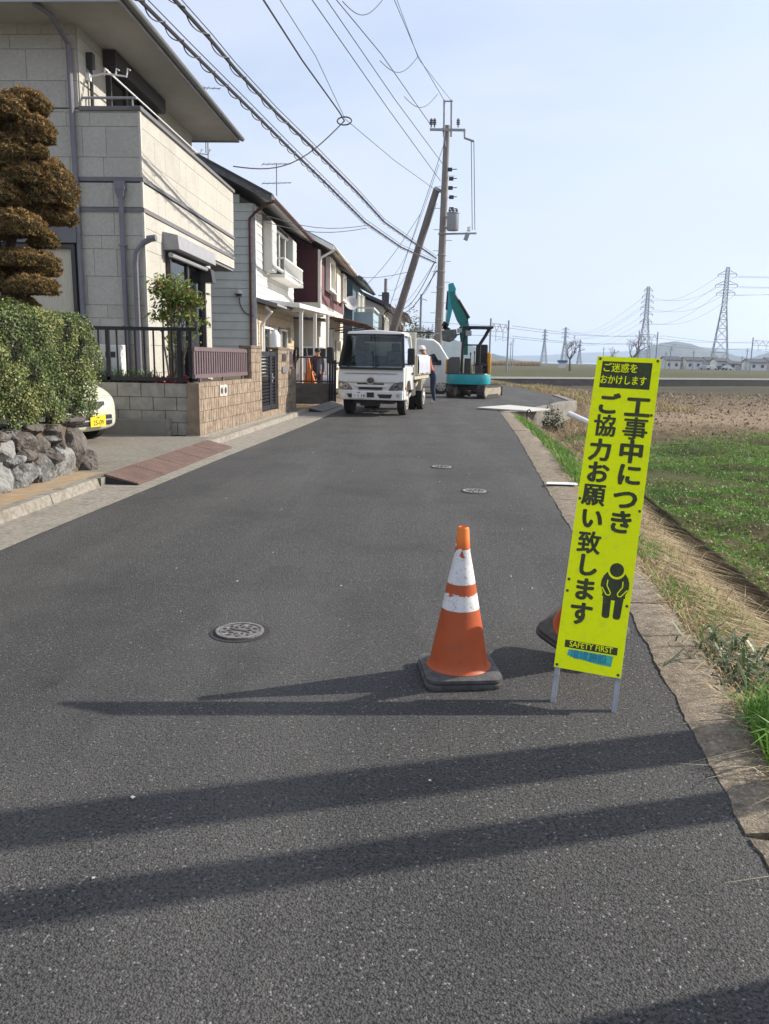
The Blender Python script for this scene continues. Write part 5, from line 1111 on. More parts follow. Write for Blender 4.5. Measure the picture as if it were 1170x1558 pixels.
# ---- mini excavator
def excavator():
    TQ = M('paint_turquoise', (.012,.30,.34), .4, .08, 5, coat=.2, dirt=(.05,.26,.27), damt=.4, dscale=3); GRN = M('boom_green_shaded', (.012,.17,.155), .45, .12, 5, dirt=(.06,.2,.18), damt=.5, dscale=4); TRK = M('track_rubber', (.045,.042,.04), .9, .3, 10, .8, 40, dirt=(.17,.14,.11), damt=.6, dscale=5); SND = M('roller_sand', (.30,.26,.19), .8, .2, 6, dirt=(.15,.12,.09), damt=.5); YLW = M('panel_amber', (.62,.30,.02), .45, .08); BKT = M('bucket_steel', (.13,.145,.13), .6, .3, 8, metal=.3, dirt=(.26,.23,.19), damt=.7, dscale=4); CYL = M('cylinder_chrome', (.6,.6,.6), .2, metal=1.)  # boom green is darkened: its shaded side is put into the colour
    ax = Vector((.42,.91,0)).normalized(); c0 = Vector((1.98,31.0,0))
    e = thing('mini_excavator', 'turquoise mini excavator with canopy and raised boom on the road', 'excavator', tuple(c0), math.atan2(ax.y,ax.x))
    # tracks: local x along travel
    for s in (-1,1):
        y0 = s*.62; q = MB(); prof = []
        for k in range(9): a = math.pi/2+math.pi*k/8; prof.append((-.72+.25*math.cos(a), .26+.25*math.sin(a)))
        for k in range(9): a = -math.pi/2+math.pi*k/8; prof.append((.72+.25*math.cos(a), .26+.25*math.sin(a)))
        q.rings([[(x,y0-.15,z) for x,z in prof],[(x,y0+.15,z) for x,z in prof]]); tk = q.build('track', TRK, e)
        q = MB(); n = 44; tot = 2*1.44+2*math.pi*.25
        for k in range(n):
            d = tot*k/n
            if d < 1.44: p, nn_ = (-.72+d,.51), (0,1)
            elif d < 1.44+math.pi*.25: a = math.pi/2-(d-1.44)/.25; p, nn_ = (.72+.25*math.cos(a),.26+.25*math.sin(a)), (math.cos(a),math.sin(a))
            elif d < 2.88+math.pi*.25: p, nn_ = (.72-(d-1.44-math.pi*.25),.01), (0,-1)
            else: a = -math.pi/2-(d-2.88-math.pi*.25)/.25; p, nn_ = (-.72+.25*math.cos(a),.26+.25*math.sin(a)), (math.cos(a),math.sin(a))
            if p[1]+nn_[1]*.012 < .0: continue
            q.ob((p[0]+nn_[0]*.008,y0,p[1]+nn_[1]*.008+.002),(nn_[1]*.02,0,-nn_[0]*.02),(0,.145,0),(nn_[0]*.012,0,nn_[1]*.012))
        o_ = q.build('track_lug', TRK, tk); o_['kind'] = 'stuff'
        q = MB()
        for x in (-.72,.72): q = MB(); q.tube([(x,y0-.155,.26),(x,y0+.155,.26)], .17, 16); q.build('drive_wheel', SND, tk)
        q = MB(); q.box(-.6,.6,y0-.153,y0+.153,.16,.40); q.build('track_frame', SND, tk)
    q = MB(); q.box(-.5,.5,-.5,.5,.28,.46); q.tube([(0,0,.44),(0,0,.60)],.36,20); q.build('undercarriage', STEELD, e)
    q = MB(); q.box(1.05,1.12,-.78,.78,.08,.42); q.build('dozer_blade', STEELD, e); q = MB(); q.bar((.4,-.3,.3),(1.05,-.3,.25),.1); q.bar((.4,.3,.3),(1.05,.3,.25),.1); q.build('blade_arm', STEELD, e)
    R_ = e.matrix_world.inverted() if False else Matrix.Rotation(-math.atan2(ax.y,ax.x),4,'Z')@Matrix.Translation(-c0)
    Lc = lambda p: R_@Vector(p)
    # upper structure: rounded slew body, in world coords then to local
    def W(px, py, y): return PY(px, py, y)
    yc = 31.0
    zb, zt = .52, W(700,570,yc).z+.02
    q = MB(); outline = []
    cx = (W(677,585,yc).x+W(748,585,yc).x)/2; rr = (W(748,585,yc).x-W(677,585,yc).x)/2
    for k in range(36): a = 2*math.pi*k/36; sq = 1/max(abs(math.cos(a)),abs(math.sin(a)))**.35; outline.append((cx+rr*math.cos(a)*sq*.93, yc+rr*math.sin(a)*sq*.93))
    q.rings([[Lc((x,y,zb)) for x,y in outline],[Lc((cx+(x-cx)*1.03,yc+(y-yc)*1.03,(zb+zt)/2)) for x,y in outline],[Lc((x,y,zt)) for x,y in outline]]); q.build('slew_body', TQ, e, smooth=True, angle=40)
    q = MB(); q.rings([[Lc((cx+(x-cx)*.97,yc+(y-yc)*.97,zt)) for x,y in outline],[Lc((cx+(x-cx)*.95,yc+(y-yc)*.95,zt+.04)) for x,y in outline]]); q.build('deck', BLKP, e)
    # engine cover (left), amber side, seat, console
    q = MB(); p0, p1 = W(678,560,yc), W(700,535,yc); q.rings([[Lc((p0.x,yc-.35,zt)),Lc((p1.x,yc-.45,zt)),Lc((p1.x,yc+.6,zt)),Lc((p0.x,yc+.5,zt))],[Lc((p0.x+.02,yc-.3,zt+.5)),Lc((p1.x,yc-.4,zt+.5)),Lc((p1.x,yc+.55,zt+.5)),Lc((p0.x+.02,yc+.45,zt+.5))],[Lc((p0.x+.2,yc-.2,zt+.64)),Lc((p1.x,yc-.3,zt+.66)),Lc((p1.x,yc+.5,zt+.66)),Lc((p0.x+.2,yc+.4,zt+.64))]]); q.build('engine_cover', M('cover_dark_grey', (.07,.068,.066), .6, .15), e, bevel=.03)
    q = MB(); p = W(681,565,yc); q.ob(Lc((p.x-.06,yc-.1,zt+.3)), R_.to_3x3()@Vector((.02,0,0)), R_.to_3x3()@Vector((0,.3,0)), (0,0,.25)); q.build('amber_panel', YLW, e)
    q = MB(); p = W(744,550,yc); q.ob(Lc((p.x,yc+.25,zt+.42)), R_.to_3x3()@Vector((.07,0,0)), R_.to_3x3()@Vector((0,.4,0)), (0,0,.40)); q.build('side_panel', YLW, e, bevel=.04)
    p = W(733,545,yc); B3 = R_.to_3x3()
    q = MB(); q.ob(Lc((p.x,yc+.15,zt+.36)), B3@Vector((.24,0,0)), B3@Vector((0,.26,0)), (0,0,.09)); q.ob(Lc((p.x+.02,yc+.38,zt+.72)), B3@Vector((.23,0,0)), B3@Vector((0,.07,0)), (0,0,.42)); q.ob(Lc((p.x,yc+.15,zt+.14)), B3@Vector((.2,0,0)), B3@Vector((0,.2,0)), (0,0,.14)); q.build('operator_seat', BLKP, e, bevel=.05, seg=3)
    q = MB(); p = W(711,555,yc); q.ob(Lc((p.x,yc-.2,zt+.30)), B3@Vector((.12,0,0)), B3@Vector((0,.16,0)), (0,0,.30)); q.ob(Lc((p.x+.42,yc-.28,zt+.18)), B3@Vector((.13,0,0)), B3@Vector((0,.1,0)), (0,0,.16)); q.build('console', STEELD, e, bevel=.02)
    q = MB()
    for px_, py_ in ((716,540),(722,538),(727,552)): a = W(px_,py_,yc-.2); q.tube([Lc((a.x,yc-.2,zt+.1)),Lc(a)], .018, 6); q.tube([Lc(a),Lc(a+Vector((0,0,.09)))], .028, 8)
    q.build('control_lever', BLKP, e)
    q = MB(); a, c = W(718,556,yc-.42), W(742,556,yc-.42); q.tube([Lc((a.x,yc-.42,zt)),Lc(a),Lc(c),Lc((c.x,yc-.42,zt))], .015, 6); q.build('hand_rail', STEELD, e)
    # canopy frame
    cz = W(725,500,yc).z; fx, bx = W(703,550,yc-.3).x, W(746,500,yc+.3).x
    for yo in (-.42,.45):
        q = MB(); q.tube([Lc((fx,yc+yo,zt)),Lc((fx+.02,yc+yo,zt+1.05)),Lc((fx+.12,yc+yo,cz-.15)),Lc((fx+.3,yc+yo,cz))], .035, 8); q.build('canopy_post', BLKP, e)
        q = MB(); q.tube([Lc((bx-.06,yc+yo,cz)),Lc((bx-.22,yc+yo,cz-.3)),Lc((bx-.42,yc+yo,cz-.62)),Lc((bx-.42,yc+yo,zt+.4))], .04, 8); q.build('canopy_post', BLKP, e)
    q = MB(); q.ob(Lc(((fx+bx)/2+.02,yc,cz+.035)), B3@Vector(((bx-fx)/2+.04,0,0)), B3@Vector((0,.56,0)), (0,0,.045)); q.build('canopy_roof', BLKP, e, bevel=.03)
    q = MB(); q.tube([Lc((fx+.02,yc-.42,cz-.62)),Lc((bx-.42,yc-.42,cz-.62))], .03, 6); q.build('canopy_bar', BLKP, e)
    q = MB(); a = W(699,503,yc-.5); q.ob(Lc(a), B3@Vector((.09,0,0)), B3@Vector((0,.05,0)), (0,0,.085)); q.build('work_lamp', TRIML, e, bevel=.02); q = MB(); a = W(713,507,yc-.5); q.ob(Lc(a), B3@Vector((.11,0,0)), B3@Vector((0,.03,0)), (0,0,.1)); q.build('mirror', TRIML, e, bevel=.02)
    # boom, arm, bucket
    yb = yc+.75
    def beam(name, path, wy, mat):
        q = MB(); rows = []
        for i, (px, py, hw_) in enumerate(path):
            p = W(px, py, yb); a = W(*path[min(i+1,len(path)-1)][:2], yb)-W(*path[max(i-1,0)][:2], yb); nrm = Vector((a.z,0,-a.x)).normalized()*hw_
            rows.append([Lc(p+nrm+Vector((0,-wy,0))),Lc(p+nrm+Vector((0,wy,0))),Lc(p-nrm+Vector((0,wy,0))),Lc(p-nrm+Vector((0,-wy,0)))])
        q.rings(rows); return q.build(name, mat, e, bevel=.015)
    beam('swing_post', [(707,540,.12),(707,512,.12),(707,500,.12)], .12, GRN)
    bo = beam('boom', [(707,512,.10),(708,498,.15),(703,484,.22),(696,468,.20),(691,455,.15),(688,443,.10)], .10, GRN)
    beam('arm', [(686,431,.10),(688,440,.15),(686,456,.12),(684,474,.09),(681,492,.06)], .08, TQ)
    def ram(name, a, c, f, r, off=0):
        a, c = W(*a, yb), W(*c, yb); o_ = Vector((0,off,0)); m_ = a.lerp(c, f); q = MB(); q.tube([Lc(a+o_),Lc(m_+o_)], r, 10); o = q.build(name, BLKP, e, smooth=True, angle=40); q = MB(); q.tube([Lc(m_+o_),Lc(c+o_)], r*.5, 8); q.build('ram_rod', CYL, o, smooth=True)
    ram('arm_cylinder', (714,484), (692,447), .75, .05, -.13); ram('bucket_cylinder', (682,443), (678,490), .6, .05); ram('boom_cylinder', (703,520), (699,478), .55, .055, .13)
    q = MB(); 
    pts = [W(px,py,yb) for px,py in ((708,492),(712,486),(704,470),(697,456))]; q.tube([Lc(p+Vector((0,-.1,0))) for p in pts], .022, 6); q.build('hydraulic_hose', BLKP, e)
    q = MB(); 
    for a, c in (((681,492),(676,500)),((678,490),(674,497)),((674,497),(684,503))): q.bar(Lc(W(*a,yb)),Lc(W(*c,yb)),.07,.16)
    q.build('bucket_link', STEELD, e)
    prof = [(672,503),(694,501),(695,512),(690,518),(683,520.5),(673,518)]; q = MB(); P = [W(px,py,yb)+Vector((0,-.24,0)) for px,py in prof]; q.prism([Lc(p) for p in P], B3@Vector((0,.48,0))); bk = q.build('bucket', BKT, e, bevel=.02)
    for k in range(4): q = MB(); p = W(695,508,yb)+Vector((.03,-.2+k*.13,-.03)); q.ob(Lc(p), B3@Vector((.07,0,.02)), B3@Vector((0,.025,0)), (0,0,.03)); q.build('bucket_tooth', BKT, bk)
    return e
EX = excavator()
# ---- lofted car bodies
def car_body(parent, secs, mat, name='body', bevel=0):
    """secs: (x, half width, z bottom, z shoulder, z top, half width top)"""
    q = MB(); rows = []
    for x, hw_, zb, zs, zt, ht in secs:
        rows.append([(x,-hw_*.93,zb),(x,-hw_,zb+(zs-zb)*.25),(x,-hw_*1.0,zb+(zs-zb)*.7),(x,-hw_*.965,zs),(x,-ht,zt-.03),(x,-ht*.7,zt),(x,0,zt+.015),(x,ht*.7,zt),(x,ht,zt-.03),(x,hw_*.965,zs),(x,hw_*1.0,zb+(zs-zb)*.7),(x,hw_,zb+(zs-zb)*.25),(x,hw_*.93,zb)])
    q.rings(rows)
    if bevel: return q.build(name, mat, parent, bevel=bevel, seg=3)
    o = q.build(name, mat, parent, smooth=True, angle=35); s = o.modifiers.new('s','SUBSURF'); s.levels = 2; s.render_levels = 2; return o
def white_van():
    t = thing('white_van', 'white high-roof van with black roof rack behind the excavator', 'van', (-.75,34.3,0), rad(4))
    car_body(t, [(2.28,.60,.42,.80,.86,.55),(2.22,.78,.32,1.0,1.04,.68),(1.8,.84,.28,1.12,1.42,.66),(1.35,.85,.26,1.15,2.1,.68),(1.1,.85,.26,1.15,2.27,.70),(.2,.85,.26,1.15,2.32,.72),(-1.0,.85,.26,1.15,2.32,.72),(-2.2,.85,.26,1.15,2.26,.68),(-2.35,.84,.3,1.15,2.2,.66)], WHT, bevel=.05)
    DG = M('dark_window', (.012,.014,.016), .12, .1, spec=.6)
    for s in (-1,1):
        for x0_, x1_, xt0, xt1 in ((1.42,.55,1.05,.55),(.42,-.6,.42,-.6),(-.7,-2.05,-.7,-2.0)):
            q = MB(); q.prism([(x0_,s*.842,1.2),(xt0,s*.72,1.82),(xt1,s*.72,1.82),(x1_,s*.842,1.2)],(0,s*.012,0)); q.build('side_window', DG, t)
        q = MB(); 
        for xx in (.48,-.65): q.bar((xx,s*.857,.35),(xx,s*.857,1.15),.012,.006,up=(0,1,0))
        q.build('door_gap', BLKP, t)
        for xx in (1.45,-1.35): vwheel(t, xx, s*.74, .33, .19, s)
        q = MB(); q.box(1.28,1.42,s*1.0-.08,s*1.0+.08,1.2,1.4); q.build('mirror', BLKP, t, bevel=.02)
        q = MB(); q.box(2.14,2.24,s*.62-.14,s*.62+.14,.72,.9); q.build('headlight', M('headlight_housing', (.25,.26,.27), .25), t, bevel=.02)
    q = MB(); q.poly([(1.79,-.68,1.2),(1.79,.68,1.2),(1.2,.62,1.98),(1.2,-.62,1.98)]); q.build('windscreen', DG, t)
    q = MB()
    for y in (-.6,-.2,.2,.6): q.tube([(-2.0,y,2.52),(1.1,y,2.52)], .035, 6)
    for x in (-1.9,-1.1,-.3,.4,.9): q.tube([(x,-.64,2.44),(x,.64,2.44)], .022, 6); [q.tube([(x,y,2.2),(x,y,2.44)], .022, 6) for y in (-.64,.64)]
    rk_ = q.build('roof_rack', BLKP, t); q = MB(); q.bar((-2.3,-.3,2.51),(1.35,-.3,2.51),.32,.05); q.build('ladder_load', M('ladder_alu', (.35,.35,.35), .5, .1, metal=.4), t)
white_van()
def cream_car():
    CRM = M('car_cream_paint', (.56,.56,.43), .28, .03, 3, coat=.5); hd = rad(-17)
    fc = Vector((-4.86,11.5,.1)); t = thing('cream_car', 'cream small hatchback parked nose-out in the driveway', 'car', tuple(fc), hd)
    car_body(t, [(.0,.44,.26,.50,.54,.34),(-.05,.60,.17,.64,.68,.44),(-.22,.70,.16,.76,.83,.52),(-.55,.735,.16,.84,.95,.56),(-.95,.74,.16,.88,1.03,.58),(-1.45,.74,.16,.9,1.46,.52),(-2.0,.74,.16,.92,1.53,.53),(-2.9,.74,.16,.94,1.50,.52),(-3.3,.72,.18,.94,1.40,.50),(-3.38,.70,.25,.9,1.2,.5)], CRM)
    DG = M('dark_window', (.012,.014,.016), .12, .1)
    q = MB(); q.poly([(-1.02,-.54,1.07),(-1.02,.54,1.07),(-1.43,.49,1.45),(-1.43,-.49,1.45)]); q.build('windscreen', DG, t)
    for s in (-1,1):
        q = MB(); q.prism([(-1.2,s*.70,.98),(-1.55,s*.57,1.4),(-2.9,s*.57,1.42),(-3.1,s*.70,.98)],(0,s*.02,0)); q.build('side_window', DG, t)
        for xx in (-.62,-2.8): vwheel(t, xx, s*.66, .27, .16, s, CHR)
        q = MB(); q.rings([[(-.07,s*.42,.60),(-.13,s*.55,.62),(-.14,s*.55,.70),(-.10,s*.42,.67)],[(-.30,s*.64,.66),(-.40,s*.68,.70),(-.42,s*.67,.76),(-.30,s*.61,.75)]]); hl = q.build('headlight', LENS, t)
        q = MB(); q.ob((-.2,s*.54,.67),(.04,s*.02,0),(0,.06,0),(0,0,.04)); q.build('lamp', CHR, hl)
        q = MB(); q.ob((-.085,s*.515,.36),(.012,s*.0,0),(-.01*s,.05,0),(0,0,.085)); q.build('fog_recess', M('car_cream_shade', (.5,.5,.4), .4), t)
    q = MB(); q.box(-.04,.017,-.24,.24,.56,.62); q.prism([(-.03,-.2,.56),(-.03,.2,.56),(-.03,.12,.51),(-.03,-.12,.51)],(.045,0,0)); q.build('grille', M('grille_mesh', (.06,.06,.06), .5, .5, 90), t)
    ring = [(.022,.045*math.cos(a),.635+.045*math.sin(a)) for a in [2*math.pi*k/20 for k in range(21)]]; q = MB(); q.tube(ring,.008,6,False); q.tube([(.022,-.03,.66),(.022,.0,.62),(.022,.03,.65)],.007,6); q.build('emblem', CHR, t, smooth=True)
    q = MB(); q.box(-.04,.012,-.42,.42,.27,.42); it = q.build('bumper_intake', BLKP, t, bevel=.02); q = MB(); q.box(.0,.018,-.42,.42,.335,.355); q.build('intake_bar', TRIML, it)
    q = MB(); q.box(.02,.035,-.10,.23,.255,.42); np_ = q.build('number_plate', M('plate_yellow', (.85,.58,.02), .5, .03), t)
    KM = Matrix(((0,0,1,0),(1,0,0,0),(0,1,0,0),(0,0,0,1)))
    tx = text('25-09', .105, BLKP, np_, bold=.001, sx=.95); tx.matrix_local = Matrix.Translation((.0365,.07,.31))@KM
    tx = text('580', .04, BLKP, np_, sx=1.2); tx.matrix_local = Matrix.Translation((.0365,.06,.388))@KM
    q = MB(); q.box(-.028,-.02,-.5,.5,.7,.704); q.build('bonnet_gap', BLKP, t)
cream_car()
def grey_minivan():
    t = thing('silver_minivan', 'silver minivan parked under the white carport', 'van', (-3.95,28.9,0), rad(-78)); SV = M('car_silver', (.36,.38,.44), .3, .05, metal=.5)
    car_body(t, [(.0,.62,.3,.62,.68,.5),(-.12,.76,.22,.8,.86,.6),(-.7,.84,.22,.98,1.06,.62),(-1.3,.84,.22,1.02,1.78,.58),(-2.0,.84,.22,1.02,1.86,.6),(-3.9,.84,.22,1.02,1.84,.6),(-4.0,.82,.25,1.0,1.7,.58)], SV)
    DG = M('dark_window', (.012,.014,.016), .12, .1); q = MB(); q.poly([(-.78,-.62,1.12),(-.78,.62,1.12),(-1.28,.55,1.76),(-1.28,-.55,1.76)]); q.build('windscreen', DG, t)
    for s in (-1,1):
        q = MB(); q.prism([(-1.1,s*.8,1.08),(-1.5,s*.64,1.7),(-3.7,s*.64,1.7),(-3.8,s*.8,1.08)],(0,s*.03,0)); q.build('side_window', DG, t)
        for xx in (-.7,-3.2): vwheel(t, xx, s*.75, .31, .18, s, CHR)
grey_minivan()
# ============================================================ PEOPLE
SKIN = M('skin', (.48,.28,.19), .6, .08, 20); HAIR = M('hair_dark', (.02,.017,.015), .7)
def person(label, loc, rz, J, rad_, cols, extras=None):
    """J: joints dict; one skinned surface; cols: list of (test, material)"""
    t = thing('person', label, 'person', loc, rz)
    names = list(J); me = bpy.data.meshes.new('body'); E_ = [('pelvis','waist'),('waist','chest'),('chest','neck'),('neck','head'),('head','crown'),('chest','sl'),('sl','el'),('el','wl'),('wl','hl'),('chest','sr'),('sr','er'),('er','wr'),('wr','hr'),('pelvis','pl'),('pl','kl'),('kl','al'),('al','tl'),('pelvis','pr'),('pr','kr'),('kr','ar'),('ar','tr')]
    me.from_pydata([J[k] for k in names], [(names.index(a),names.index(c)) for a,c in E_], []); o = bpy.data.objects.new('body', me); COL.objects.link(o); sk = o.modifiers.new('skin','SKIN'); sk.use_smooth_shade = True
    for k, nm in enumerate(names): sv = me.skin_vertices[0].data[k]; sv.radius = rad_[nm]; sv.use_root = nm == 'pelvis'
    su = o.modifiers.new('sub','SUBSURF'); su.levels = 2; dg = bpy.context.evaluated_depsgraph_get(); m2 = bpy.data.meshes.new_from_object(o.evaluated_get(dg)); bpy.data.objects.remove(o)
    for _, mt in cols: m2.materials.append(mt)
    seg = [(Vector(J[a]),Vector(J[c]),i) for i,(a,c) in enumerate(E_)]
    def near(p):
        best = (9,0)
        for a, c, i in seg:
            d = c-a; t_ = max(0,min(1,(p-a).dot(d)/max(1e-6,d.length_squared))); dd = (a+d*t_-p).length
            if dd < best[0]: best = (dd,i)
        return best[1]
    for pl_ in m2.polygons:
        i = near(pl_.center); pl_.use_smooth = True
        pl_.material_index = next(k for k,(ok,_) in enumerate(cols) if ok is None or i in ok)
    b_ = bpy.data.objects.new('body', m2); COL.objects.link(b_); b_.parent = t
    hd = Vector(J['head']); f = (Vector(J['face'])-hd).normalized() if 'face' in J else Vector((1,0,0))
    return t, hd
RD = dict(pelvis=(.15,.12),waist=(.13,.10),chest=(.165,.12),neck=(.055,.055),head=(.085,.095),crown=(.07,.08),sl=(.07,.07),el=(.05,.05),wl=(.036,.036),hl=(.045,.022),sr=(.07,.07),er=(.05,.05),wr=(.036,.036),hr=(.045,.022),pl=(.095,.095),kl=(.066,.066),al=(.046,.046),tl=(.045,.035),pr=(.095,.095),kr=(.066,.066),ar=(.046,.046),tr=(.045,.035))
ARMS = {6,7,10,11}; LEGS = set(range(13,16))|set(range(17,20))
def hands_face(t, J, fx, hair):
    h = Vector(J['head'])
    for s in (-1,1):
        q = MB(); q.tube([h+Vector((fx*.085,s*.033,.012)),h+Vector((fx*.098,s*.033,.012))], .012, 8); q.build('eye', HAIR, t)
        q = MB(); q.tube([h+Vector((0,s*.08,-.03)),h+Vector((0,s*.095,.03))], [.012,.02], 8); q.build('ear', SKIN, t, smooth=True)
        w_ = Vector(J['hl' if s > 0 else 'hr']); a = (w_-Vector(J['wl' if s > 0 else 'wr'])).normalized(); sd3 = a.cross(Vector((fx,0,.2))).normalized()
        for k in range(4):
            b0_ = w_+a*.03+sd3*(-.033+k*.021); ll = (.06,.07,.066,.05)[k]; q = MB(); q.tube([b0_,b0_+a*ll*.55,b0_+a*ll*.9+Vector((fx*.02,0,0))], [.0095,.009,.007], 6); q.build('finger', SKIN, t, smooth=True)
        b0_ = w_-a*.015+sd3*.038; q = MB(); q.tube([b0_,b0_+sd3*.025+a*.03,b0_+sd3*.022+a*.055], [.012,.011,.008], 6); q.build('thumb', SKIN, t, smooth=True)
    q = MB(); q.tube([h+Vector((fx*.09,0,.01)),h+Vector((fx*.115,0,-.025))], [.008,.014], 8); q.build('nose', SKIN, t, smooth=True)
    q = MB(); q.box(min(fx*.088,fx*.1)+h.x,max(fx*.088,fx*.1)+h.x,h.y-.022,h.y+.022,h.z-.062,h.z-.054); q.build('mouth', M('lip', (.3,.12,.1), .6), t)
# worker leaning over the tail of the truck
JW = dict(pelvis=(0,0,.93),waist=(.10,0,1.08),chest=(.22,0,1.42),neck=(.31,0,1.57),head=(.39,0,1.68),crown=(.42,0,1.78),sl=(.24,.19,1.47),el=(.36,.28,1.62-.42),wl=(.60,.26,1.22),hl=(.68,.24,1.2),sr=(.24,-.19,1.47),er=(.38,-.28,1.2),wr=(.62,-.26,1.22),hr=(.70,-.24,1.2),pl=(-.01,.10,.86),kl=(.03,.12,.47),al=(-.03,.13,.09),tl=(.12,.14,.05),pr=(-.01,-.10,.86),kr=(.0,-.12,.47),ar=(-.10,-.13,.09),tr=(.05,-.14,.05))
RDW = dict(RD)
WK = (G(663,612).x-.12, 25.95)
t, hd = person('person in red top and white helmet leaning over the truck bed', (WK[0],WK[1],0), rad(196), JW, RDW, [({3,4,8,12},SKIN),({16,20},M('shoe_pale', (.5,.48,.45), .7)),(LEGS,M('denim_dark', (.035,.05,.09), .85, .2, 20)),({0,13,17,5,9}-{5,9},M('vest_navy', (.03,.035,.05), .85, .2, 20)),(None,M('shirt_red', (.55,.10,.06), .8, .15, 12))])
hands_face(t, JW, 1, False)
q = MB(); q.lathe([(.135,-.0),(.14,.015),(.115,.02),(.112,.06),(.085,.105),(.04,.125),(.0,.13)], 20, Vector(JW['head'])+Vector((.02,0,.05))); q.build('helmet', WP, t, smooth=True)
# person under the carport
JS = dict(pelvis=(0,0,.92),waist=(.0,0,1.08),chest=(.03,0,1.33),neck=(.04,0,1.48),head=(.07,0,1.60),crown=(.07,0,1.70),sl=(.02,.19,1.38),el=(-.02,.25,1.12),wl=(.10,.20,.92),hl=(.14,.18,.86),sr=(.02,-.19,1.38),er=(-.02,-.25,1.12),wr=(.12,-.20,.95),hr=(.17,-.18,.90),pl=(0,.10,.86),kl=(.03,.11,.48),al=(-.02,.12,.09),tl=(.12,.13,.05),pr=(0,-.10,.86),kr=(-.01,-.11,.48),ar=(-.06,-.12,.09),tr=(.08,-.13,.05))
pp = PY(482,540,26.6)
t, hd = person('person in dark jacket and trousers standing behind the brown railing', (pp.x,26.6,0), rad(-60), JS, RD, [({3,8,12},SKIN),({4},HAIR),({16,20},BLKP),(LEGS,M('trousers_charcoal', (.03,.03,.033), .9, .2, 20)),(None,M('jacket_navy', (.03,.03,.042), .85, .2, 20))])
hands_face(t, JS, 1, True)
q = MB(); q.lathe([(.095,-.01),(.10,.03),(.085,.085),(.045,.115),(.0,.12)], 16, Vector(JS['head'])+Vector((-.015,0,.02))); q.build('hair', HAIR, t, smooth=True)
# ============================================================ STREET IRON, SLAB, POSTS
IRON = M('cast_iron_worn', (.15,.145,.14), .7, .3, 40, .6, 150, dirt=(.38,.37,.35), damt=.75, dscale=22)
def manhole(label, p, r, mat):
    m_ = thing('valve_cover', label, 'manhole cover', (p.x,p.y,.004), random.uniform(0,3), 'small round iron covers in the road')
    q = MB(); q.lathe([(r*.86,.0),(r*.86,.009),(r,.009),(r*1.0,.0)], 32); q.build('ring', mat, m_)
    q = MB(); q.lathe([(0,.006),(r*.82,.006)], 32); q.lathe([(r*.82,.006),(r*.82,.0)], 32); dk = q.build('lid', mat, m_)
    q = MB(); 
    for k in range(10):
        a = 2*math.pi*k/10
        for rr in (.66,.42): q.ob((r*rr*math.cos(a+rr),r*rr*math.sin(a+rr),.008),(r*.09*math.cos(a),r*.09*math.sin(a),0),(-r*.05*math.sin(a),r*.05*math.cos(a),0),(0,0,.002))
    q.box(-r*.3,r*.3,-r*.07,r*.07,.006,.0105); o = q.build('relief_mark', M('iron_relief_dark', (.07,.065,.06), .6, .3, 40), dk); o['kind'] = 'stuff'
    q = MB(); q.lathe([(0,-.001),(r*1.25,-.001)], 32); q.build('mortar_patch', M('patch_dark', (.035,.035,.036), .9, .2, 40, .6, 120), m_)
manhole('round iron cover alone in the road left of the orange cone', G(365,962), .125, IRON)
PAL = M('cast_iron_pale', (.26,.255,.24), .7, .3, 40, .6, 150, dirt=(.12,.115,.11), damt=.6, dscale=20)
manhole('pale round cover in the road between cone and truck, nearer the cone', G(722,748), .13, PAL)
manhole('pale round cover in the road between cone and truck, nearer the truck', G(672,711), .13, PAL)
b = MB(); P = [G(722,622),G(772,618),G(812,627.5),G(786,629)]; P = [Vector((1.60,23.6,0)),Vector((2.75,25.3,0)),Vector((3.75,23.55,0)),Vector((2.95,22.5,0))]
b.prism([p+Vector((0,0,.012)) for p in P], (0,0,.045)); tag(b.build('cover_slab', M('slab_pale_grey', (.50,.48,.44), .8, .1, 3, .3, 60), bevel=.008), 'pale flat slab laid at the road edge over the channel', 'slab')
p = PY(802,622,22.3); q = MB(); q.tube([(p.x,22.25,-.9),(p.x,22.25,.06)], .022, 8); q.tube([(p.x,22.25,.06),(p.x+.06,22.25,.10),(p.x+.1,22.25,.04)], .02, 6); tag(q.build('iron_rod', BLKP), 'thin dark iron rod standing in the channel by the slab', 'rod')
p = PY(880,634,24); q = MB(); q.tube([(p.x-.25,24.2,-.12),(p.x+.35,23.3,-.38)], .085, 14); tag(q.build('drain_pipe', WP), 'thick white plastic pipe lying in the dry grass', 'pipe')
p = PY(875,748,9.3); q = MB(); q.ob((1.93,8.8,-.02),(.07,0,0),(0,.1,.01),(0,0,.05)); tag(q.build('blue_container', M('plastic_blue', (.02,.06,.16), .5), bevel=.02), 'small dark blue plastic container lying beside the kerb', 'container')
# posts beyond the right-hand verge, outside the picture, whose shadows cross the asphalt; the wide one is added for the corner shadow
POLEC = M('pole_concrete', (.23,.21,.19), .9, .12, 3, .4, 60, dirt=(.14,.12,.10), damt=.5, dscale=1.5)
for lab, (sx, sy), k, r, h in (('thick round concrete post in the verge shading the asphalt', (.905,2.775), 2.4, .112, 7.5), ('thinner round concrete post in the verge shading the asphalt', (.79,2.335), 2.6, .078, 6.5), ('unseen wide post added to cast the corner shadow on the road', (G(1170,1490).x+.3*.30, G(1170,1490).y-.954*.30), 1.6, .30, 4.0)):
    x, y = sx+.954*k, sy+.30*k; t = thing('verge_post', lab, 'post', (x,y,-.4)); q = MB(); q.tube([(0,0,-.3),(0,0,h)], [r*1.05,r*.95], 16); q.build('shaft', POLEC, t, smooth=True); q = MB(); q.tube([(0,0,h),(0,0,h+.05)], [r,r*.6], 16); q.build('cap', POLEC, t)
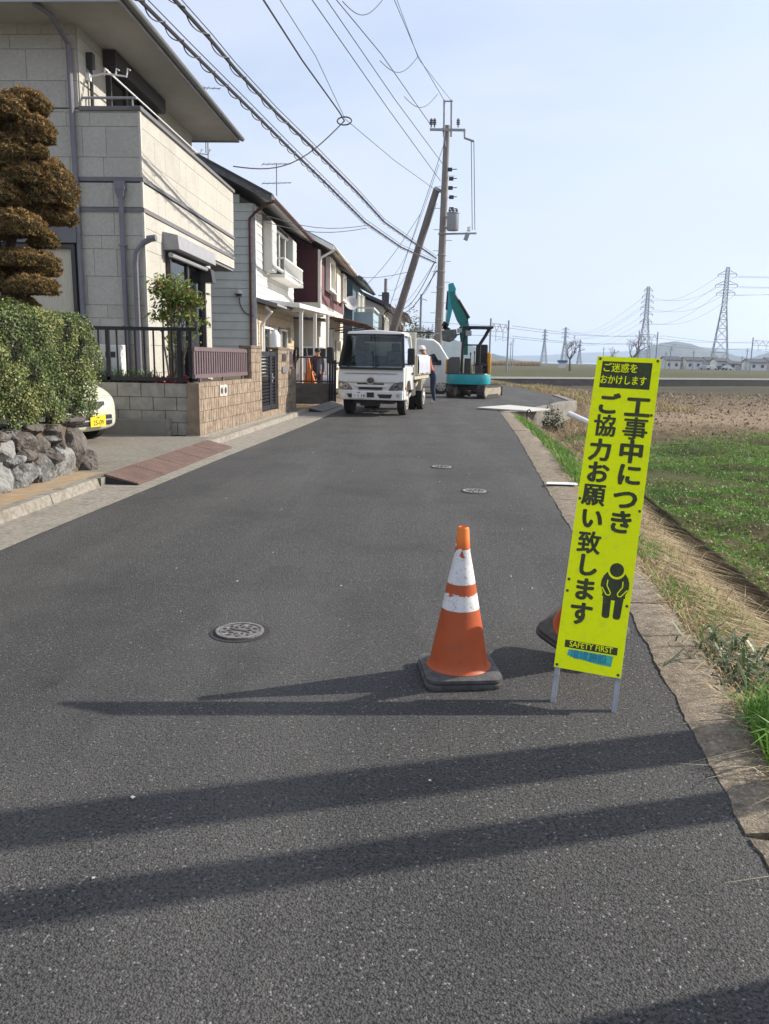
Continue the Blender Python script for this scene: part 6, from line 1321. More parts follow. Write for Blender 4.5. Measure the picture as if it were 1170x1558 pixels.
# ============================================================ UTILITY POLES AND WIRES
GALV = M('galvanised', (.30,.31,.32), .5, .15, 10, metal=.5); WIREM = M('wire_dark', (.045,.045,.05), .6); INS = M('insulator_grey', (.16,.16,.18), .35, .1); CERW = M('ceramic_white', (.7,.7,.7), .3)
PB = PY(667,520,37); PTt = PY(680,195,37)
up = thing('utility_pole', 'tall concrete utility pole with transformer behind the excavator', 'utility pole', (PB.x-.03,37,0)); ux = PB.x-.03
dxp = (PTt.x-PB.x)/(PTt.z-PB.z)
def pole_pt(z): return Vector((ux+dxp*(z-2.2)+.03, 37, z))
q = MB(); q.tube([pole_pt(0),pole_pt(4),pole_pt(8),pole_pt(PTt.z+.1)], [.20,.18,.155,.125], 16); q.build('shaft', POLEC, up, smooth=True)
zc = PY(660,197,37).z; a, c = PY(654,197,36.7), PY(708,198,36.7)
q = MB(); q.bar(a, c, .09, .09); ca = q.build('crossarm', GALV, up)
q = MB(); q.bar((a.x+.55,36.72,zc),(ux+.1,36.8,zc-.75),.05); q.build('brace', GALV, ca)
for px in (656,661,697):
    p = PY(px,193,36.7); q = MB(); q.lathe([(.03,-.02),(.03,.08),(.09,.1),(.05,.14),(.09,.18),(.05,.22),(.08,.26),(.03,.34),(.0,.35)], 12, p); q.build('insulator', INS, up, smooth=True)
for px in (676,687):
    q = MB(); q.tube([PY(px-.5,208,36.8),PY(px,152,36.8)], .045, 8); q.build('top_riser', GALV, up)
q = MB(); q.tube([PY(675,154,36.8),PY(689,154,36.8)], .03, 6); q.build('riser_bar', GALV, up)
e0, e1, e2 = PY(707,198,36.7), PY(707,210,36.7), PY(721,215,36.7)
q = MB(); q.tube([e0,e1,e2], .05, 8); q.build('side_arm', GALV, up)
for px in (717,721):
    q = MB(); q.tube([PY(px,215,36.7),PY(px+1.5,350,36.7)], .016, 5); q.build('down_lead', WIREM, up)
z1 = PY(690,355,37).z; q = MB(); q.bar(PY(676,356,36.8),PY(725,355,36.8),.07,.07); q.build('lower_arm', GALV, up)
tp = PY(689,337,36.55); q = MB(); q.lathe([(.0,-.38),(.24,-.38),(.26,-.34),(.26,.30),(.28,.32),(.28,.36),(.0,.40)], 24, tp); tr_ = q.build('transformer', M('transformer_grey', (.27,.28,.30), .5, .08), up, smooth=True, angle=40)
for k in range(3): q = MB(); q.lathe([(.05,.36),(.05,.42),(.07,.45),(.04,.52),(.0,.54)], 10, tp+Vector((-.15+.15*k,-.05,0))); q.build('bushing', INS, tr_, smooth=True)
q = MB(); q.bar(tp+Vector((-.26,.1,.2)),pole_pt(tp.z+.2),.07); q.bar(tp+Vector((-.26,.1,-.25)),pole_pt(tp.z-.25),.07); q.build('transformer_bracket', GALV, up)
p = PY(710,360,36.7); q = MB(); q.ob(p,(.09,0,-.03),(0,.08,0),(.05,0,.15)); q.build('cutout_switch', GALV, up)
q = MB(); q.lathe([(.06,0),(.09,.05),(.05,.12),(.08,.18),(.0,.2)], 10, PY(713,352,36.7)); q.build('insulator', CERW, up)
r_ = random.Random(3)
for py in (258,272,286,300,318):
    q = MB(); p = PY(683,py,36.75); q.ob(p+Vector((r_.uniform(0,.18),0,0)),(.1,0,0),(0,.06,0),(0,0,.07)); q.tube([p,p+Vector((.35,0,.02))],.02,6); q.build('bracket', STEELD, up)
for k in range(16): z = 2.6+k*.45; p = pole_pt(z); s = 1 if k % 2 else -1; q = MB(); q.tube([p+Vector((s*.12,-.05,0)),p+Vector((s*.42,-.05,0))], .013, 5); q.build('step_bolt', GALV, up)
for z in (3.2,4.6,5.3,6.0,6.9): q = MB(); p = pole_pt(z); q.tube([p,p+Vector((0,0,.06))], .20, 16); q.build('steel_band', GALV, up)
settle(up)
sp = thing('strut_pole', 'leaning concrete strut pole propping the utility pole', 'utility pole', (PY(572,592,37).x,37.2,0))
q = MB(); t0, t1 = PY(570,594,37.2), PY(664,289,37.0); q.tube([t0,t0.lerp(t1,.5),t1], [.19,.17,.15], 16); q.build('shaft', M('pole_concrete_dark', (.15,.13,.12), .9, .15, 3, .4, 60), sp, smooth=True)
q = MB(); q.bar(t1,pole_pt(t1.z-.1),.1); q.tube([t1+Vector((.02,0,-.05)),t1+Vector((.06,0,.06))],.17,12); q.build('clamp', GALV, sp); settle(sp)
def hwire(label, pts, z, r=.012, tail=-5., end=None, name='overhead_wire', group=None, wrap=None, head=None):
    """pts: photo pixels from the pole outwards, on the level z(list or number)"""
    P = [head] if head else []
    for i, (px, py) in enumerate(pts):
        zz = z[i] if isinstance(z, (list, tuple)) else z; d = ray(px, py); P.append(CAM+d*((zz-CAMH)/d.z))
    if tail is not None:
        d = (P[-1]-P[-2]).normalized(); P.append(P[-1]+d*((tail-P[-1].y)/d.y))
    if end: P.append(Vector(end))
    q = MB(); q.tube(P, r, 6)
    if wrap:
        w_ = thing(name, label, 'wire', tuple(P[0]), 0, group); o = q.build('cable', WIREM, w_)
        q = MB(); H_ = []; tot = 0
        for a, c in zip(P, P[1:]):
            L_ = (c-a).length; n = int(L_/.045) if a.y > 5 else 4; d = (c-a).normalized(); s1 = d.cross(Vector((0,0,1))).normalized(); s2 = s1.cross(d)
            for k in range(n): ph = (tot+L_*k/n)*2*math.pi/wrap; sag = -.02; H_.append(a.lerp(c,k/n)+s1*.05*math.cos(ph)+s2*(.05*math.sin(ph)+sag))
            tot += L_
        q.tube(H_, .009, 4, False); q.build('spiral_hanger', WIREM, w_); q = MB()
        for a, c in zip(P, P[1:]): q.tube([a+Vector((0,0,.10)),c+Vector((0,0,.10))], .008, 5)
        q.build('messenger_wire', WIREM, w_); settle(w_); return P
    o = q.build(name, WIREM); tag(o, label, 'wire', group); return P
GW = 'overhead wires'
ends = []
ends.append(hwire('dark overhead wire from the crossarm end towards the house eave', [(656,191),(580,82),(512,0)], 11.35, .014, group=GW))
ends.append(hwire('upper overhead wire of the pair running from the pole top', [(676,153),(636,85),(600,0)], [12.4,12.45,12.6], .012, group=GW))
ends.append(hwire('lower overhead wire of the pair running from the pole top', [(688,155),(637,90),(604,0)], [12.4,12.4,12.5], .009, group=GW))
ends.append(hwire('overhead low-voltage wire below the crossarm, uppermost of three', [(674,250),(600,150),(497,0)], [9.9,9.85,9.9], .012, group=GW))
ends.append(hwire('overhead low-voltage wire below the crossarm, lowest of three', [(670,275),(590,165),(475,0)], [9.3,9.3,9.4], .012, group=GW))
ends.append(hwire('thin messenger wire above the coiled service cable', [(664,290),(600,244),(525,181),(480,85),(426,0)], [8.7,8.65,8.6,8.7,8.8], .009, group=GW))
P = hwire('dark service cable ending in a coil above the street', [(524,184),(516,170),(460,92),(401,0)], [8.5,8.6,8.65,8.7], .022, group=GW)
ends.append(P); pc = P[0]
q = MB(); pts = [pc+Vector((.22*math.cos(a)+.0,.3*math.sin(a)*.3,.14*math.sin(a))) for a in [2*math.pi*k/16 for k in range(33)]]; q.tube(pts, .02, 5, False); tag(q.build('cable_coil', WIREM), 'small coil of black cable hanging on the messenger wire', 'cable')
hp = PY(355,253,22.6); q = MB(); cpts = [pc.lerp(hp,k/14)+Vector((0,0,-.55*math.sin(math.pi*k/14))) for k in range(15)]; q.tube(cpts, .018, 6); tag(q.build('service_drop', WIREM), 'black service cable sagging from the coil to the house roof', 'wire', GW)
ca_ = [(664,400),(610,376),(555,338),(499,282),(439,224),(384,169),(292,79),(213,0)]
hwire('lower bundled telephone cable with spiral hanger loops', ca_, [5.85,5.75,5.7,5.65,5.65,5.7,5.8,5.9], .028, group=GW, wrap=.55)
cb_ = [(664,393),(585,338),(542,291),(473,222),(420,171),(358,105),(322,62),(266,0)]
Pb = hwire('upper bundled telephone cable with spiral hanger loops', cb_, [6.05,6.0,5.95,5.95,6.0,6.05,6.1,6.2], .03, group=GW, wrap=.8)
ends.append(Pb)
for i, (A_, B_, sag) in enumerate((((578,92),(636,86),.35),((615,147),(666,143),.35),((521,2),(582,0),.3))):
    d = ray(*A_); a = CAM+d*((11.35-CAMH)/d.z); d = ray(*B_); c = CAM+d*((12.4-CAMH)/d.z); q = MB(); q.tube([a.lerp(c,k/12)+Vector((0,0,-sag*1.3*math.sin(math.pi*k/12))) for k in range(13)], .012, 5); tag(q.build('jumper_wire', WIREM), 'short slack wire looping between two high overhead wires', 'wire', 'slack jumper wires')
for i, (z_, py) in enumerate(((0,331),(.18,341))):
    a = PY(386,322+z_*60,23.4); c = PY(558,343+i*4,25+4); q = MB(); q.tube([a.lerp(c,k/8)+Vector((0,0,-.25*math.sin(math.pi*k/8))) for k in range(9)], .011, 5); tag(q.build('drop_wire', WIREM), 'thin drop wire from siding house corner to the telephone cable', 'wire', 'house drop wires')
# pole behind the camera that carries the other ends
ex_ = sum(P_[-1].x for P_ in ends)/len(ends); o2 = thing('utility_pole', 'concrete utility pole beside the boulder wall holding the wire ends', 'utility pole', (ex_,-5,0)); q = MB(); q.tube([(0,0,0),(0,0,13.2)], [.2,.12], 14); q.build('shaft', POLEC, o2, smooth=True); q = MB(); q.bar((-2.2,0,11.3),(2.2,0,11.3),.09); q.build('crossarm', GALV, o2); q = MB(); q.bar((-2.4,0,8.8),(2.4,0,8.8),.08); q.bar((-2.4,0,6.1),(2.4,0,6.1),.08); q.build('lower_arm', GALV, o2)
# guy wire and the wires on to the next poles
def span(label, a, c, sag, r=.011, cat='wire', grp='wires beyond the strut pole'):
    q = MB(); q.tube([a.lerp(c,k/12)+Vector((0,0,-sag*math.sin(math.pi*k/12))) for k in range(13)], r, 5); tag(q.build('overhead_wire', WIREM), label, cat, grp)
q = MB(); q.tube([PY(676,218,36.9),PY(640,325,36.9),PY(575,520,36.9)], .012, 5); tag(q.build('guy_wire', WIREM), 'steel guy wire slanting down beside the strut pole', 'wire')
fp = PY(587,424,80)
f2 = thing('utility_pole', 'distant concrete pole rising behind the grey house roofs', 'utility pole', (fp.x,80,0)); q = MB(); q.tube([(0,0,0),(0,0,fp.z)], [.2,.15], 12); q.build('shaft', POLEC, f2); q = MB(); q.bar((-.7,0,fp.z-1.6),(.4,0,fp.z-1.6),.08); q.box(-.35,.35,-.2,.2,fp.z-2.5,fp.z-1.3); q.build('crossarm', STEELD, f2)
for k, (a, c, s) in enumerate((((668,250),(589,426),1.2),((664,300),(589,440),1.5),((664,310),(589,448),2.0),((663,396),(588,466),1.0))):
    span(('thin topmost','second','third','lowest')[k]+' wire sagging from the tall pole to the distant pole', PY(*a,37), PY(*c,80), s)
lp = PY(641,448,50); l2 = thing('slim_steel_pole', 'slim grey steel pole beside the bare tree', 'pole', (lp.x,50,0)); q = MB(); q.tube([(0,0,0),(0,0,lp.z)], [.09,.07], 10); q.build('shaft', GALV, l2); q = MB(); q.bar((-.1,0,lp.z-.2),(.35,0,lp.z-.35),.04); q.build('bracket', GALV, l2)
span('wire from the tall pole to the slim steel pole', PY(664,404,37), PY(641,450,50), .3); span('lower wire from the tall pole towards the grey roofs', PY(662,398,37), PY(606,472,60), .6, .02); span('heavy cable from the tall pole towards the grey roofs', PY(664,412,37), PY(608,478,60), .5, .025)
span('thin wire from the maroon house to the strut pole', PY(530,420,40), PY(620,414,37), .15, grp='thin house wires'); span('thin slanting wire from the blue house roof', PY(545,445,43), PY(640,325,37), .3, grp='thin house wires')
# ============================================================ TREES, PLANTS
BRK = M('bark_bare_tree', (.13,.105,.085), .95, .25, 8)
def bare_tree(label, base, H, spread, seed, depth=5, lean=(0,0), group=None, r0=None):
    rr = random.Random(seed); t = thing('bare_tree', label, 'tree', tuple(base), 0, group); q = MB(); tw = MB(); r0 = r0 or H*.028
    def grow(p, d, L_, r, k):
        e = p+d*L_+Vector((rr.uniform(-.08,.08),rr.uniform(-.08,.08),rr.uniform(-.02,.06)))*L_; m_ = p.lerp(e,.5)+Vector((rr.uniform(-.06,.06),rr.uniform(-.06,.06),0))*L_
        (q if k >= depth-1 else tw).tube([p,m_,e], [r,r*.82,r*.62], 6 if k > 2 else 4, False)
        if k == 0: return
        for _ in range(rr.choice((2,3,3)) if k > 1 else 3):
            a = rr.uniform(0,2*math.pi); nd = (d*rr.uniform(.5,1)+Vector((math.cos(a),math.sin(a),rr.uniform(.0,.5)))*spread*rr.uniform(.4,.9)).normalized(); grow(e if rr.random() < .7 else m_, nd, L_*rr.uniform(.55,.82), r*.58, k-1)
    grow(Vector((0,0,0)), Vector((lean[0],lean[1],1)).normalized(), H*.3, r0, depth); q.build('trunk', BRK, t); tw.build('branches', BRK, t); return t
def G0(px, py, z): return G(px, py, z)
p = PY(624,540,43); bare_tree('leafless gnarled tree between truck and tall pole', (p.x,43,0), 5.2, .8, 4)
p = PY(607,540,47); bare_tree('leafless small tree in front of the grey house', (p.x,47,0), 4.6, .9, 8)
p = PY(870,556,170); bare_tree('lone leafless tree on the far side of the field', (p.x,172,-.5), 7.8, .95, 21, 6, r0=.28)
p = PY(962,550,190); bare_tree('wide leafless tree behind the top of the yellow sign', (p.x,190,-.5), 9.0, 1.0, 33, 6, r0=.32)
p = PY(938,550,190); bare_tree('smaller leafless tree beside the wide tree behind the sign', (p.x,195,-.5), 6.5, 1.0, 37, 5, r0=.22)
BL = [M('bush_leaf_dark', (.035,.055,.025), .6, .3, 5, trans=.15), M('bush_leaf_mid', (.08,.10,.035), .6, .3, 5, trans=.2), M('bush_leaf_olive', (.17,.16,.05), .6, .3, 5, trans=.2)]
def bush(label, c, ax, az, n, size, mats, seed, cat='bush'):
    rng = np.random.default_rng(seed); t = thing('bush', label, cat, (c[0],c[1],c[2])); v = rng.normal(size=(n,3)); v /= np.linalg.norm(v,axis=1)[:,None]; v[:,2] = np.abs(v[:,2])
    rr = (rng.random(n)**.35)*(1+.12*np.sin(v[:,0]*6+seed)+.12*np.sin(v[:,2]*7+v[:,1]*5)); P = v*np.array([ax,ax,az])*rr[:,None]
    npmesh('foliage', leaf_quads(P, size, v, .55, 1.3, rng), 4, None, t, rng.integers(0,len(mats),n), mats)
    for k in range(4): q = MB(); a = k*1.7; q.tube([(0,0,-.1),(ax*.3*math.cos(a),ax*.3*math.sin(a),az*.6)], [.02*ax+.01,.008], 5); q.build('stem', BRK, t)
p = PY(653,545,46); bush('dark rounded evergreen bush below the tall pole', (p.x,46,0), 1.3, PY(653,507,46).z, 2600, .16, BL[:2], 1)
p = PY(628,530,42); bush('olive-yellow shrub behind the truck cab', (p.x,42.2,0), .9, PY(628,478,42).z, 1400, .14, BL[1:], 2)
p = PY(838,640,23.8); bush('dark leafy weed bush against the retaining wall', (p.x,23.6,-.85), .42, 1.0, 1300, .07, BL[:2], 3)
# ---- grass and field plants
def xk_np(y): return np.interp(y, [t[0] for t in XK], [t[1] for t in XK])
def ghv(d, y): return np.array([gh(a, b_) for a, b_ in zip(d, y)])
STR = [M('straw_pale', (.58,.47,.28), .8, .2, 9, trans=.25), M('straw_brown', (.30,.21,.115), .85, .2, 9, trans=.2), M('straw_grey', (.24,.19,.135), .85, .2, 9, trans=.15)]
GRS = [M('grass_green', (.14,.29,.04), .55, .25, 9, trans=.3), M('grass_deep', (.065,.15,.025), .55, .25, 9, trans=.3), M('grass_yellow', (.24,.26,.06), .6, .25, 9, trans=.3)]
def scatter(name, label, n, dr, yr, h, lean, wd, mats, wts, seed, mask=None, leaf=None, cat='grass'):
    rng = np.random.default_rng(seed); y = rng.uniform(*yr, n); d = rng.uniform(*dr, n)
    if mask is not None: k = mask(d, y, rng); y, d = y[k], d[k]
    x = xk_np(y)+d; z = ghv(d, y); P = np.stack([x,y,z],1); m_ = len(P)
    if leaf: P[:,2] += np.array([mound(a, c) for a, c in zip(x, y)])*.45+np.abs(rng.normal(0, h*.55, m_)); Q = leaf_quads(P, leaf, np.tile((0,-.25,1.),(m_,1)), .55, 2.4, rng); g_ = np.sin(x*1.9+y*1.1)+np.sin(y*2.3-x*.8+2)+.7*np.sin(x*4.3+y*3.1)+rng.normal(0,.8,m_); mi = np.where(g_ > .9, 2, np.where(g_ < -.7, 1, 0))
    else: Q = blades(P, h, lean, wd, rng); mi = np.repeat(rng.choice(len(mats), m_, p=wts), 2)
    return tag(npmesh(name, Q, 4, None, None, mi, mats), label, cat, kind='stuff')
clump = lambda s, t, o=0: (lambda d, y, rng: (np.sin(d*7.3*s+y*1.1*s+o)+np.sin(y*4.7*s-d*2.3*s+o*2)+np.sin((d*3.1+y*6.1)*s+o)+rng.normal(0,.7,len(d))) > t)
scatter('dry_grass', 'dry straw-coloured grass lying on the verge beside the sign', 60000, (.03,.62), (-1.5,11.5), .10, 2.3, .005, STR, [.6,.28,.12], 1)
scatter('long_straw', 'long dead straw hanging over the edge of the ditch', 2600, (.4,.75), (4.5,12), .26, 1.1, .005, STR, [.5,.3,.2], 2, clump(1,.2))
scatter('verge_grass', 'green grass tufts sprouting through the dry verge', 14000, (.03,.6), (-1.5,10), .13, .8, .007, GRS, [.5,.15,.35], 3, clump(.8,.6,2))
scatter('lush_grass', 'bright green grass blades beside the near kerb', 2600, (.0,.36), (2.2,3.5), .19, .5, .008, GRS, [.75,.2,.05], 4, lambda d, y, rng: ((d-.12)/.13)**2+((y-2.85)/.33)**2+rng.normal(0,.35,len(d)) < 1)
def strap():
    rng = np.random.default_rng(6); n = 170; P = np.stack([rng.normal(1.57,.10,n), rng.normal(3.66,.2,n), np.full(n,-.07)],1)
    tag(npmesh('strap_leaves', blades(P, .19, 1.25, .016, rng), 4, M('strap_leaf', (.085,.125,.06), .45, .3, 9, trans=.2)), 'arching dark green strap leaves at the near kerb', 'plant', kind='stuff')
strap()
scatter('kerb_grass', 'fresh green grass along the kerb towards the slab', 13000, (.0,.5), (9.2,20.5), .16, .6, .012, GRS, [.6,.25,.15], 7, clump(.6,-.6,1))
scatter('bank_scrub', 'brown dead scrub on the bank below the road corner', 15000, (.3,2.6), (11.5,29), .22, 1.0, .012, STR, [.25,.4,.35], 8, lambda d, y, rng: clump(.4,-.3,3)(d, y, rng) & (d < .9+(y-11.5)*.12))
def wmask(d, y, rng):
    g = np.sin(d*1.1+y*.7)+np.sin(y*1.3-d*.5+1)+.6*np.sin(d*3.1+y*2.3)+rng.normal(0,.35,len(d)); lim = 20.5+1.2*np.sin(d*1.3)-.25*d; return (g > -1.15) & (y < lim+rng.normal(0,1.2,len(d)))
scatter('field_weeds', 'low green weeds covering the near part of the field', 210000, (1.12,11.5), (4.2,24), .035, 0, 0, [GRS[0],GRS[1],M('weed_olive', (.17,.20,.06), .6, .3, 9, trans=.2)], [.5,.2,.3], 9, wmask, leaf=.032, cat='weeds')
scatter('field_tufts', 'green grass tufts among the field weeds', 26000, (1.1,10), (4.2,22), .07, .7, .008, GRS, [.5,.3,.2], 10, wmask)
scatter('field_stubble', 'dry brown stubble scattered over the bare soil', 16000, (2.0,26), (18,46), .07, 1.2, .022, STR, [.2,.45,.35], 11, clump(.25,-.2,5))
scatter('roadside_scrub', 'brown and yellow scrub along the curving road edge', 15000, (.1,5.0), (30,62), .22, .8, .03, STR+[GRS[2]], [.22,.33,.25,.2], 12, clump(.3,-.4,2))
scatter('left_weeds', 'tiny weeds in the cracks along the left kerb', 10, (0,.1), (5,6), .03, .5, .004, GRS, [.5,.3,.2], 13)
# ============================================================ FAR SIDE OF THE FIELD
LAT = M('pylon_steel', (.26,.27,.28), .6, .1, 1)
def pylon(label, px, top, D, H, arms, th=.16):
    p = PY(px, 550, D); t = thing('pylon', label, 'pylon', (p.x,D,-.5), rad(-25), 'lattice pylons beyond the field'); zt = PY(px, top, D).z+.5; H = zt; bw_ = H*.085; twd = H*.014
    hw_ = lambda z: bw_+(twd*1.6-bw_)*(z/(H*.62)) if z < H*.62 else twd*1.6+(twd-twd*1.6)*(z-H*.62)/(H*.38)
    for sx in (-1,1):
        for sy in (-1,1):
            q = MB(); 
            for a, c in ((0,.62),(.62,1)): q.bar((sx*hw_(a*H),sy*hw_(a*H),a*H),(sx*hw_(c*H),sy*hw_(c*H),c*H*.985),th*1.3)
            q.build('leg', LAT, t)
    q = MB(); zz = [0]; 
    while zz[-1] < H*.95: zz.append(zz[-1]+max(hw_(zz[-1])*1.9, H*.035))
    for a, c in zip(zz, zz[1:]):
        for ux_, uy in ((1,0),(0,1)):
            for s in (-1,1):
                def P(u_, z): h = hw_(min(z,H)); return (u_*h,s*h,z) if ux_ else (s*h,u_*h,z)
                q.bar(P(-1,a),P(1,min(c,H)),th*.7); q.bar(P(1,a),P(-1,min(c,H)),th*.7); q.bar(P(-1,min(c,H)),P(1,min(c,H)),th*.7)
    o = q.build('lattice_bracing', LAT, t); o['kind'] = 'stuff'
    for k, (f, w_) in enumerate(arms):
        for s in (-1,1):
            q = MB(); z = f*H; L_ = w_*H
            for yy in (-1,1): q.bar((s*hw_(z),yy*hw_(z),z),(s*L_,0,z),th*.8); q.bar((s*hw_(z+H*.03),yy*hw_(z),z+H*.035),(s*L_,0,z),th*.7)
            ar = q.build('crossarm', LAT, t); q = MB(); q.tube([(s*L_,0,z),(s*L_,0,z-H*.022)], th*.8, 6); q.build('insulator_string', INS, ar)
    return t, [(t.matrix_world, f, w_) for f, w_ in arms], H
py_ = [('tall lattice pylon at the field edge, the tallest one', 1094, 404, 360, 0, [(.74,.085),(.82,.10),(.92,.085)], .19), ('slender lattice pylon with six arms behind the sign', 978, 434, 430, 0, [(.56,.07),(.65,.075),(.73,.075),(.80,.07),(.87,.065),(.94,.05)], .2),
 ('small distant pylon by the lake, the taller of the pair', 858, 497, 760, 0, [(.72,.10),(.83,.10),(.93,.085)], .36), ('small distant pylon by the lake, the slimmer of the pair', 827, 500, 800, 0, [(.7,.08),(.8,.08),(.9,.07)], .36), ('tiny faraway pylon beside the lone tree', 881, 516, 820, 0, [(.75,.09),(.88,.08)], .34)]
TP = []
for lab, px, top, D, H, arms, th in py_: TP.append(pylon(lab, px, top, D, H, arms, th))
bpy.context.view_layer.update()
def arm_pt(T, k, s): t, arms, H = T; f, w_ = arms[k][1:]; return t.matrix_world@Vector((s*w_*H,0,f*H-H*.022))
for k in range(3):
    for s in (-1,1):
        a = arm_pt(TP[0], k, s); c = arm_pt(TP[1], k*2, s); o_ = a+(a-c)*1.2; an = ('lowest','middle','topmost')[k]; span('thin power line strung between the '+an+' arms of the two large pylons', a, c, 5, .045, grp='power lines between pylons'); span('thin power line leaving the '+an+' arms of the tallest pylon away from the sign', a, Vector((o_.x+60,o_.y,o_.z)), 5, .045, grp='power lines beyond the tallest pylon')
        if k < 3: c2 = arm_pt(TP[2], k, s); span('thin power line from '+an+' arms of the slender pylon towards the lake', arm_pt(TP[1], k*2, s), c2, 9, .05, grp='power lines towards the lake')
def portal(label, pxa, pxb, top, base, D, yaw_=0):
    a, c = PY(pxa, base, D), PY(pxb, base, D+yaw_); zt = PY((pxa+pxb)/2, top, D).z; t = thing('railway_portal', label, 'railway gantry', (a.x,D,-.5), 0, 'railway gantries across the field'); d = Vector((c.x-a.x, yaw_, 0))
    for p in (Vector((0,0,0)), d): q = MB(); q.tube([p,p+Vector((0,0,zt+.5+.6))], .15, 8); q.build('mast', LAT, t)
    for z in (zt+.3, zt-1.0): q = MB(); q.bar(Vector((0,0,z)),d+Vector((0,0,z)),.14); q.build('beam', LAT, t)
    q = MB(); n = 6
    for k in range(n): q.bar(d*(k/n)+Vector((0,0,zt+.3 if k%2 else zt-1.0)),d*((k+1)/n)+Vector((0,0,zt-1.0 if k%2 else zt+.3)),.09)
    o = q.build('beam_lattice', LAT, t); o['kind'] = 'stuff'
    for f in (.3,.7): q = MB(); p = d*f; q.tube([p+Vector((0,0,zt-1)),p+Vector((0,0,zt-2.6)),p+Vector((.9,0,zt-2.2))], .06, 6); q.build('wire_arm', LAT, t)
    return a, c, zt
pa1 = portal('railway gantry standing just beyond the excavator', 744, 771, 490, 558, 140, 6); pa2 = portal('railway gantry behind the top right of the yellow sign', 969, 997, 507, 556, 205, 6); pa3 = portal('railway gantry at the right-hand end of the field houses', 1141, 1171, 517, 562, 225, 6)
for z in (-.6,-2.3):
    for i, (A_, B_) in enumerate(((pa1,pa2),(pa2,pa3))):
        for e in (0,1): a, c = Vector((A_[e].x,140 if i == 0 else 205,A_[2]+z)), Vector((B_[e].x,205 if i == 0 else 225,B_[2]+z)); span(('upper' if z > -1 else 'lower')+' railway wires strung '+('from the excavator gantry to the sign gantry' if i == 0 else 'from the sign gantry to the last gantry'), a, c, .8, .035, grp='railway wires')
    span('railway contact wire running off behind the excavator', Vector((pa1[0].x,140,pa1[2]+z)), Vector((pa1[0].x-45,75,pa1[2]+z)), .5, .03, grp='railway wires behind the excavator')
for i, (px, top) in enumerate(((1019,527),(1054,533),(1135,530),(776,520),(779,515),(1012,535),(1128,541),(917,528))):
    p = PY(px, 556, 240+i*9); zt = PY(px, top, 240+i*9).z; q = MB(); q.tube([(p.x,240+i*9,-.5),(p.x,240+i*9,zt)], .13, 8); q.bar((p.x-.7,240+i*9,zt-.8),(p.x+.7,240+i*9,zt-.8),.12); tag(q.build('distant_pole', LAT), ('slim distant pole beside the first white far house','slim distant pole above the second white far house','slim distant pole before the last railway gantry','shorter slim pole of the two past the excavator gantry','taller slim pole of the two past the excavator gantry','low slim pole at the edge of the first far house','low slim pole by the grey far shed','slim pole beside the smaller leafless tree')[i], 'pole', 'distant poles beyond the field')
HW = M('far_house_white', (.66,.65,.62), .8, .06, .5); HG_ = M('far_house_grey', (.36,.35,.34), .8, .06, .5); HB_ = M('far_house_tan', (.45,.40,.34), .8, .06, .5); RF = M('far_roof_dark', (.07,.07,.08), .8, .15, 1)
WND = M('far_window', (.05,.06,.07), .3, .1)
far = [(1012,1034,549,544,300,HW,'white two-storey far house, first beyond the sign'),(1036,1041,549,546,306,HB_,'narrow brown far building between white houses'),(1043,1068,550,545,302,HW,'white far house next to the narrow brown building'),(1074,1092,550,545,312,HG_,'grey far house at the foot of the tallest pylon'),(1090,1110,551,547,300,HW,'white far house right of the tallest pylon'),(1110,1120,555,551,296,HW,'small white far shed beside the pylon houses'),(1122,1136,556,552,305,HG_,'low grey far shed with dark roof'),(1140,1166,553,548,290,HW,'long white far house by the last railway gantry'),(1168,1190,551,546,310,HB_,'tan far house cut by the picture edge')]
for i, (xa, xb, eave, ridge, D, mt, lab) in enumerate(far):
    a, c = PY(xa, 562, D), PY(xb, 562, D); ze, zr_ = PY((xa+xb)/2, eave, D).z+.3, PY((xa+xb)/2, ridge, D).z+.3; wd = c.x-a.x; t = thing('far_house', lab, 'house', ((a.x+c.x)/2,D,-.5), 0, 'houses beyond the field'); h = ze+.5
    q = MB(); q.box(-wd/2,wd/2,0,7,0,h); q.prism([(-wd/2,0,h),(-wd/2,3.5,zr_+.5),(-wd/2,7,h)],(wd,0,0)); q.build('wall', mt, t)
    q = MB()
    for y0_, y1_ in ((-.5,3.5),(7.5,3.5)): q.prism([(-wd/2-.4,y0_,h-.12),(-wd/2-.4,y1_,zr_+.52),(-wd/2-.4,y1_,zr_+.72),(-wd/2-.4,y0_,h+.08)],(wd+.8,0,0))
    q.build('roof', RF, t); n = max(1,int(wd/2.4))
    for st in range(2 if h > 4 else 1):
        for k in range(n): x = -wd/2+wd*(k+.5)/n; q = MB(); q.box(x-.5,x+.5,-.06,.02,1.0+st*2.7,2.1+st*2.7); q.build('window', WND, t)
for i, (px, py, mt) in enumerate(((1082,557,HW),(1098,557,WND),(1105,557,HW),(1072,556,M('far_car_silver', (.4,.4,.42), .4)))):
    p = PY(px, 558, 285); t = thing('parked_car', ('white car parked before the far pylon houses','dark car parked before the far pylon houses','white van parked right of the dark far car','silver car parked left of the far pylon houses')[i], 'car', (p.x,285,-.5), 0, 'cars parked by the far houses')
    q = MB(); q.rings([[(-2,-.8,.3),(2,-.8,.3),(2,-.8,.9),(1.2,-.75,1.0),(.7,-.7,1.5),(-1.4,-.7,1.5),(-2,-.8,1.0)],[(-2,.8,.3),(2,.8,.3),(2,.8,.9),(1.2,.75,1.0),(.7,.7,1.5),(-1.4,.7,1.5),(-2,.8,1.0)]]); q.build('body', mt, t, bevel=.1)
    for x in (-1.3,1.3): q = MB(); q.wheel((x,-.72,.32),(0,1,0),.32,.2,12); q.build('wheel', TYR, t)
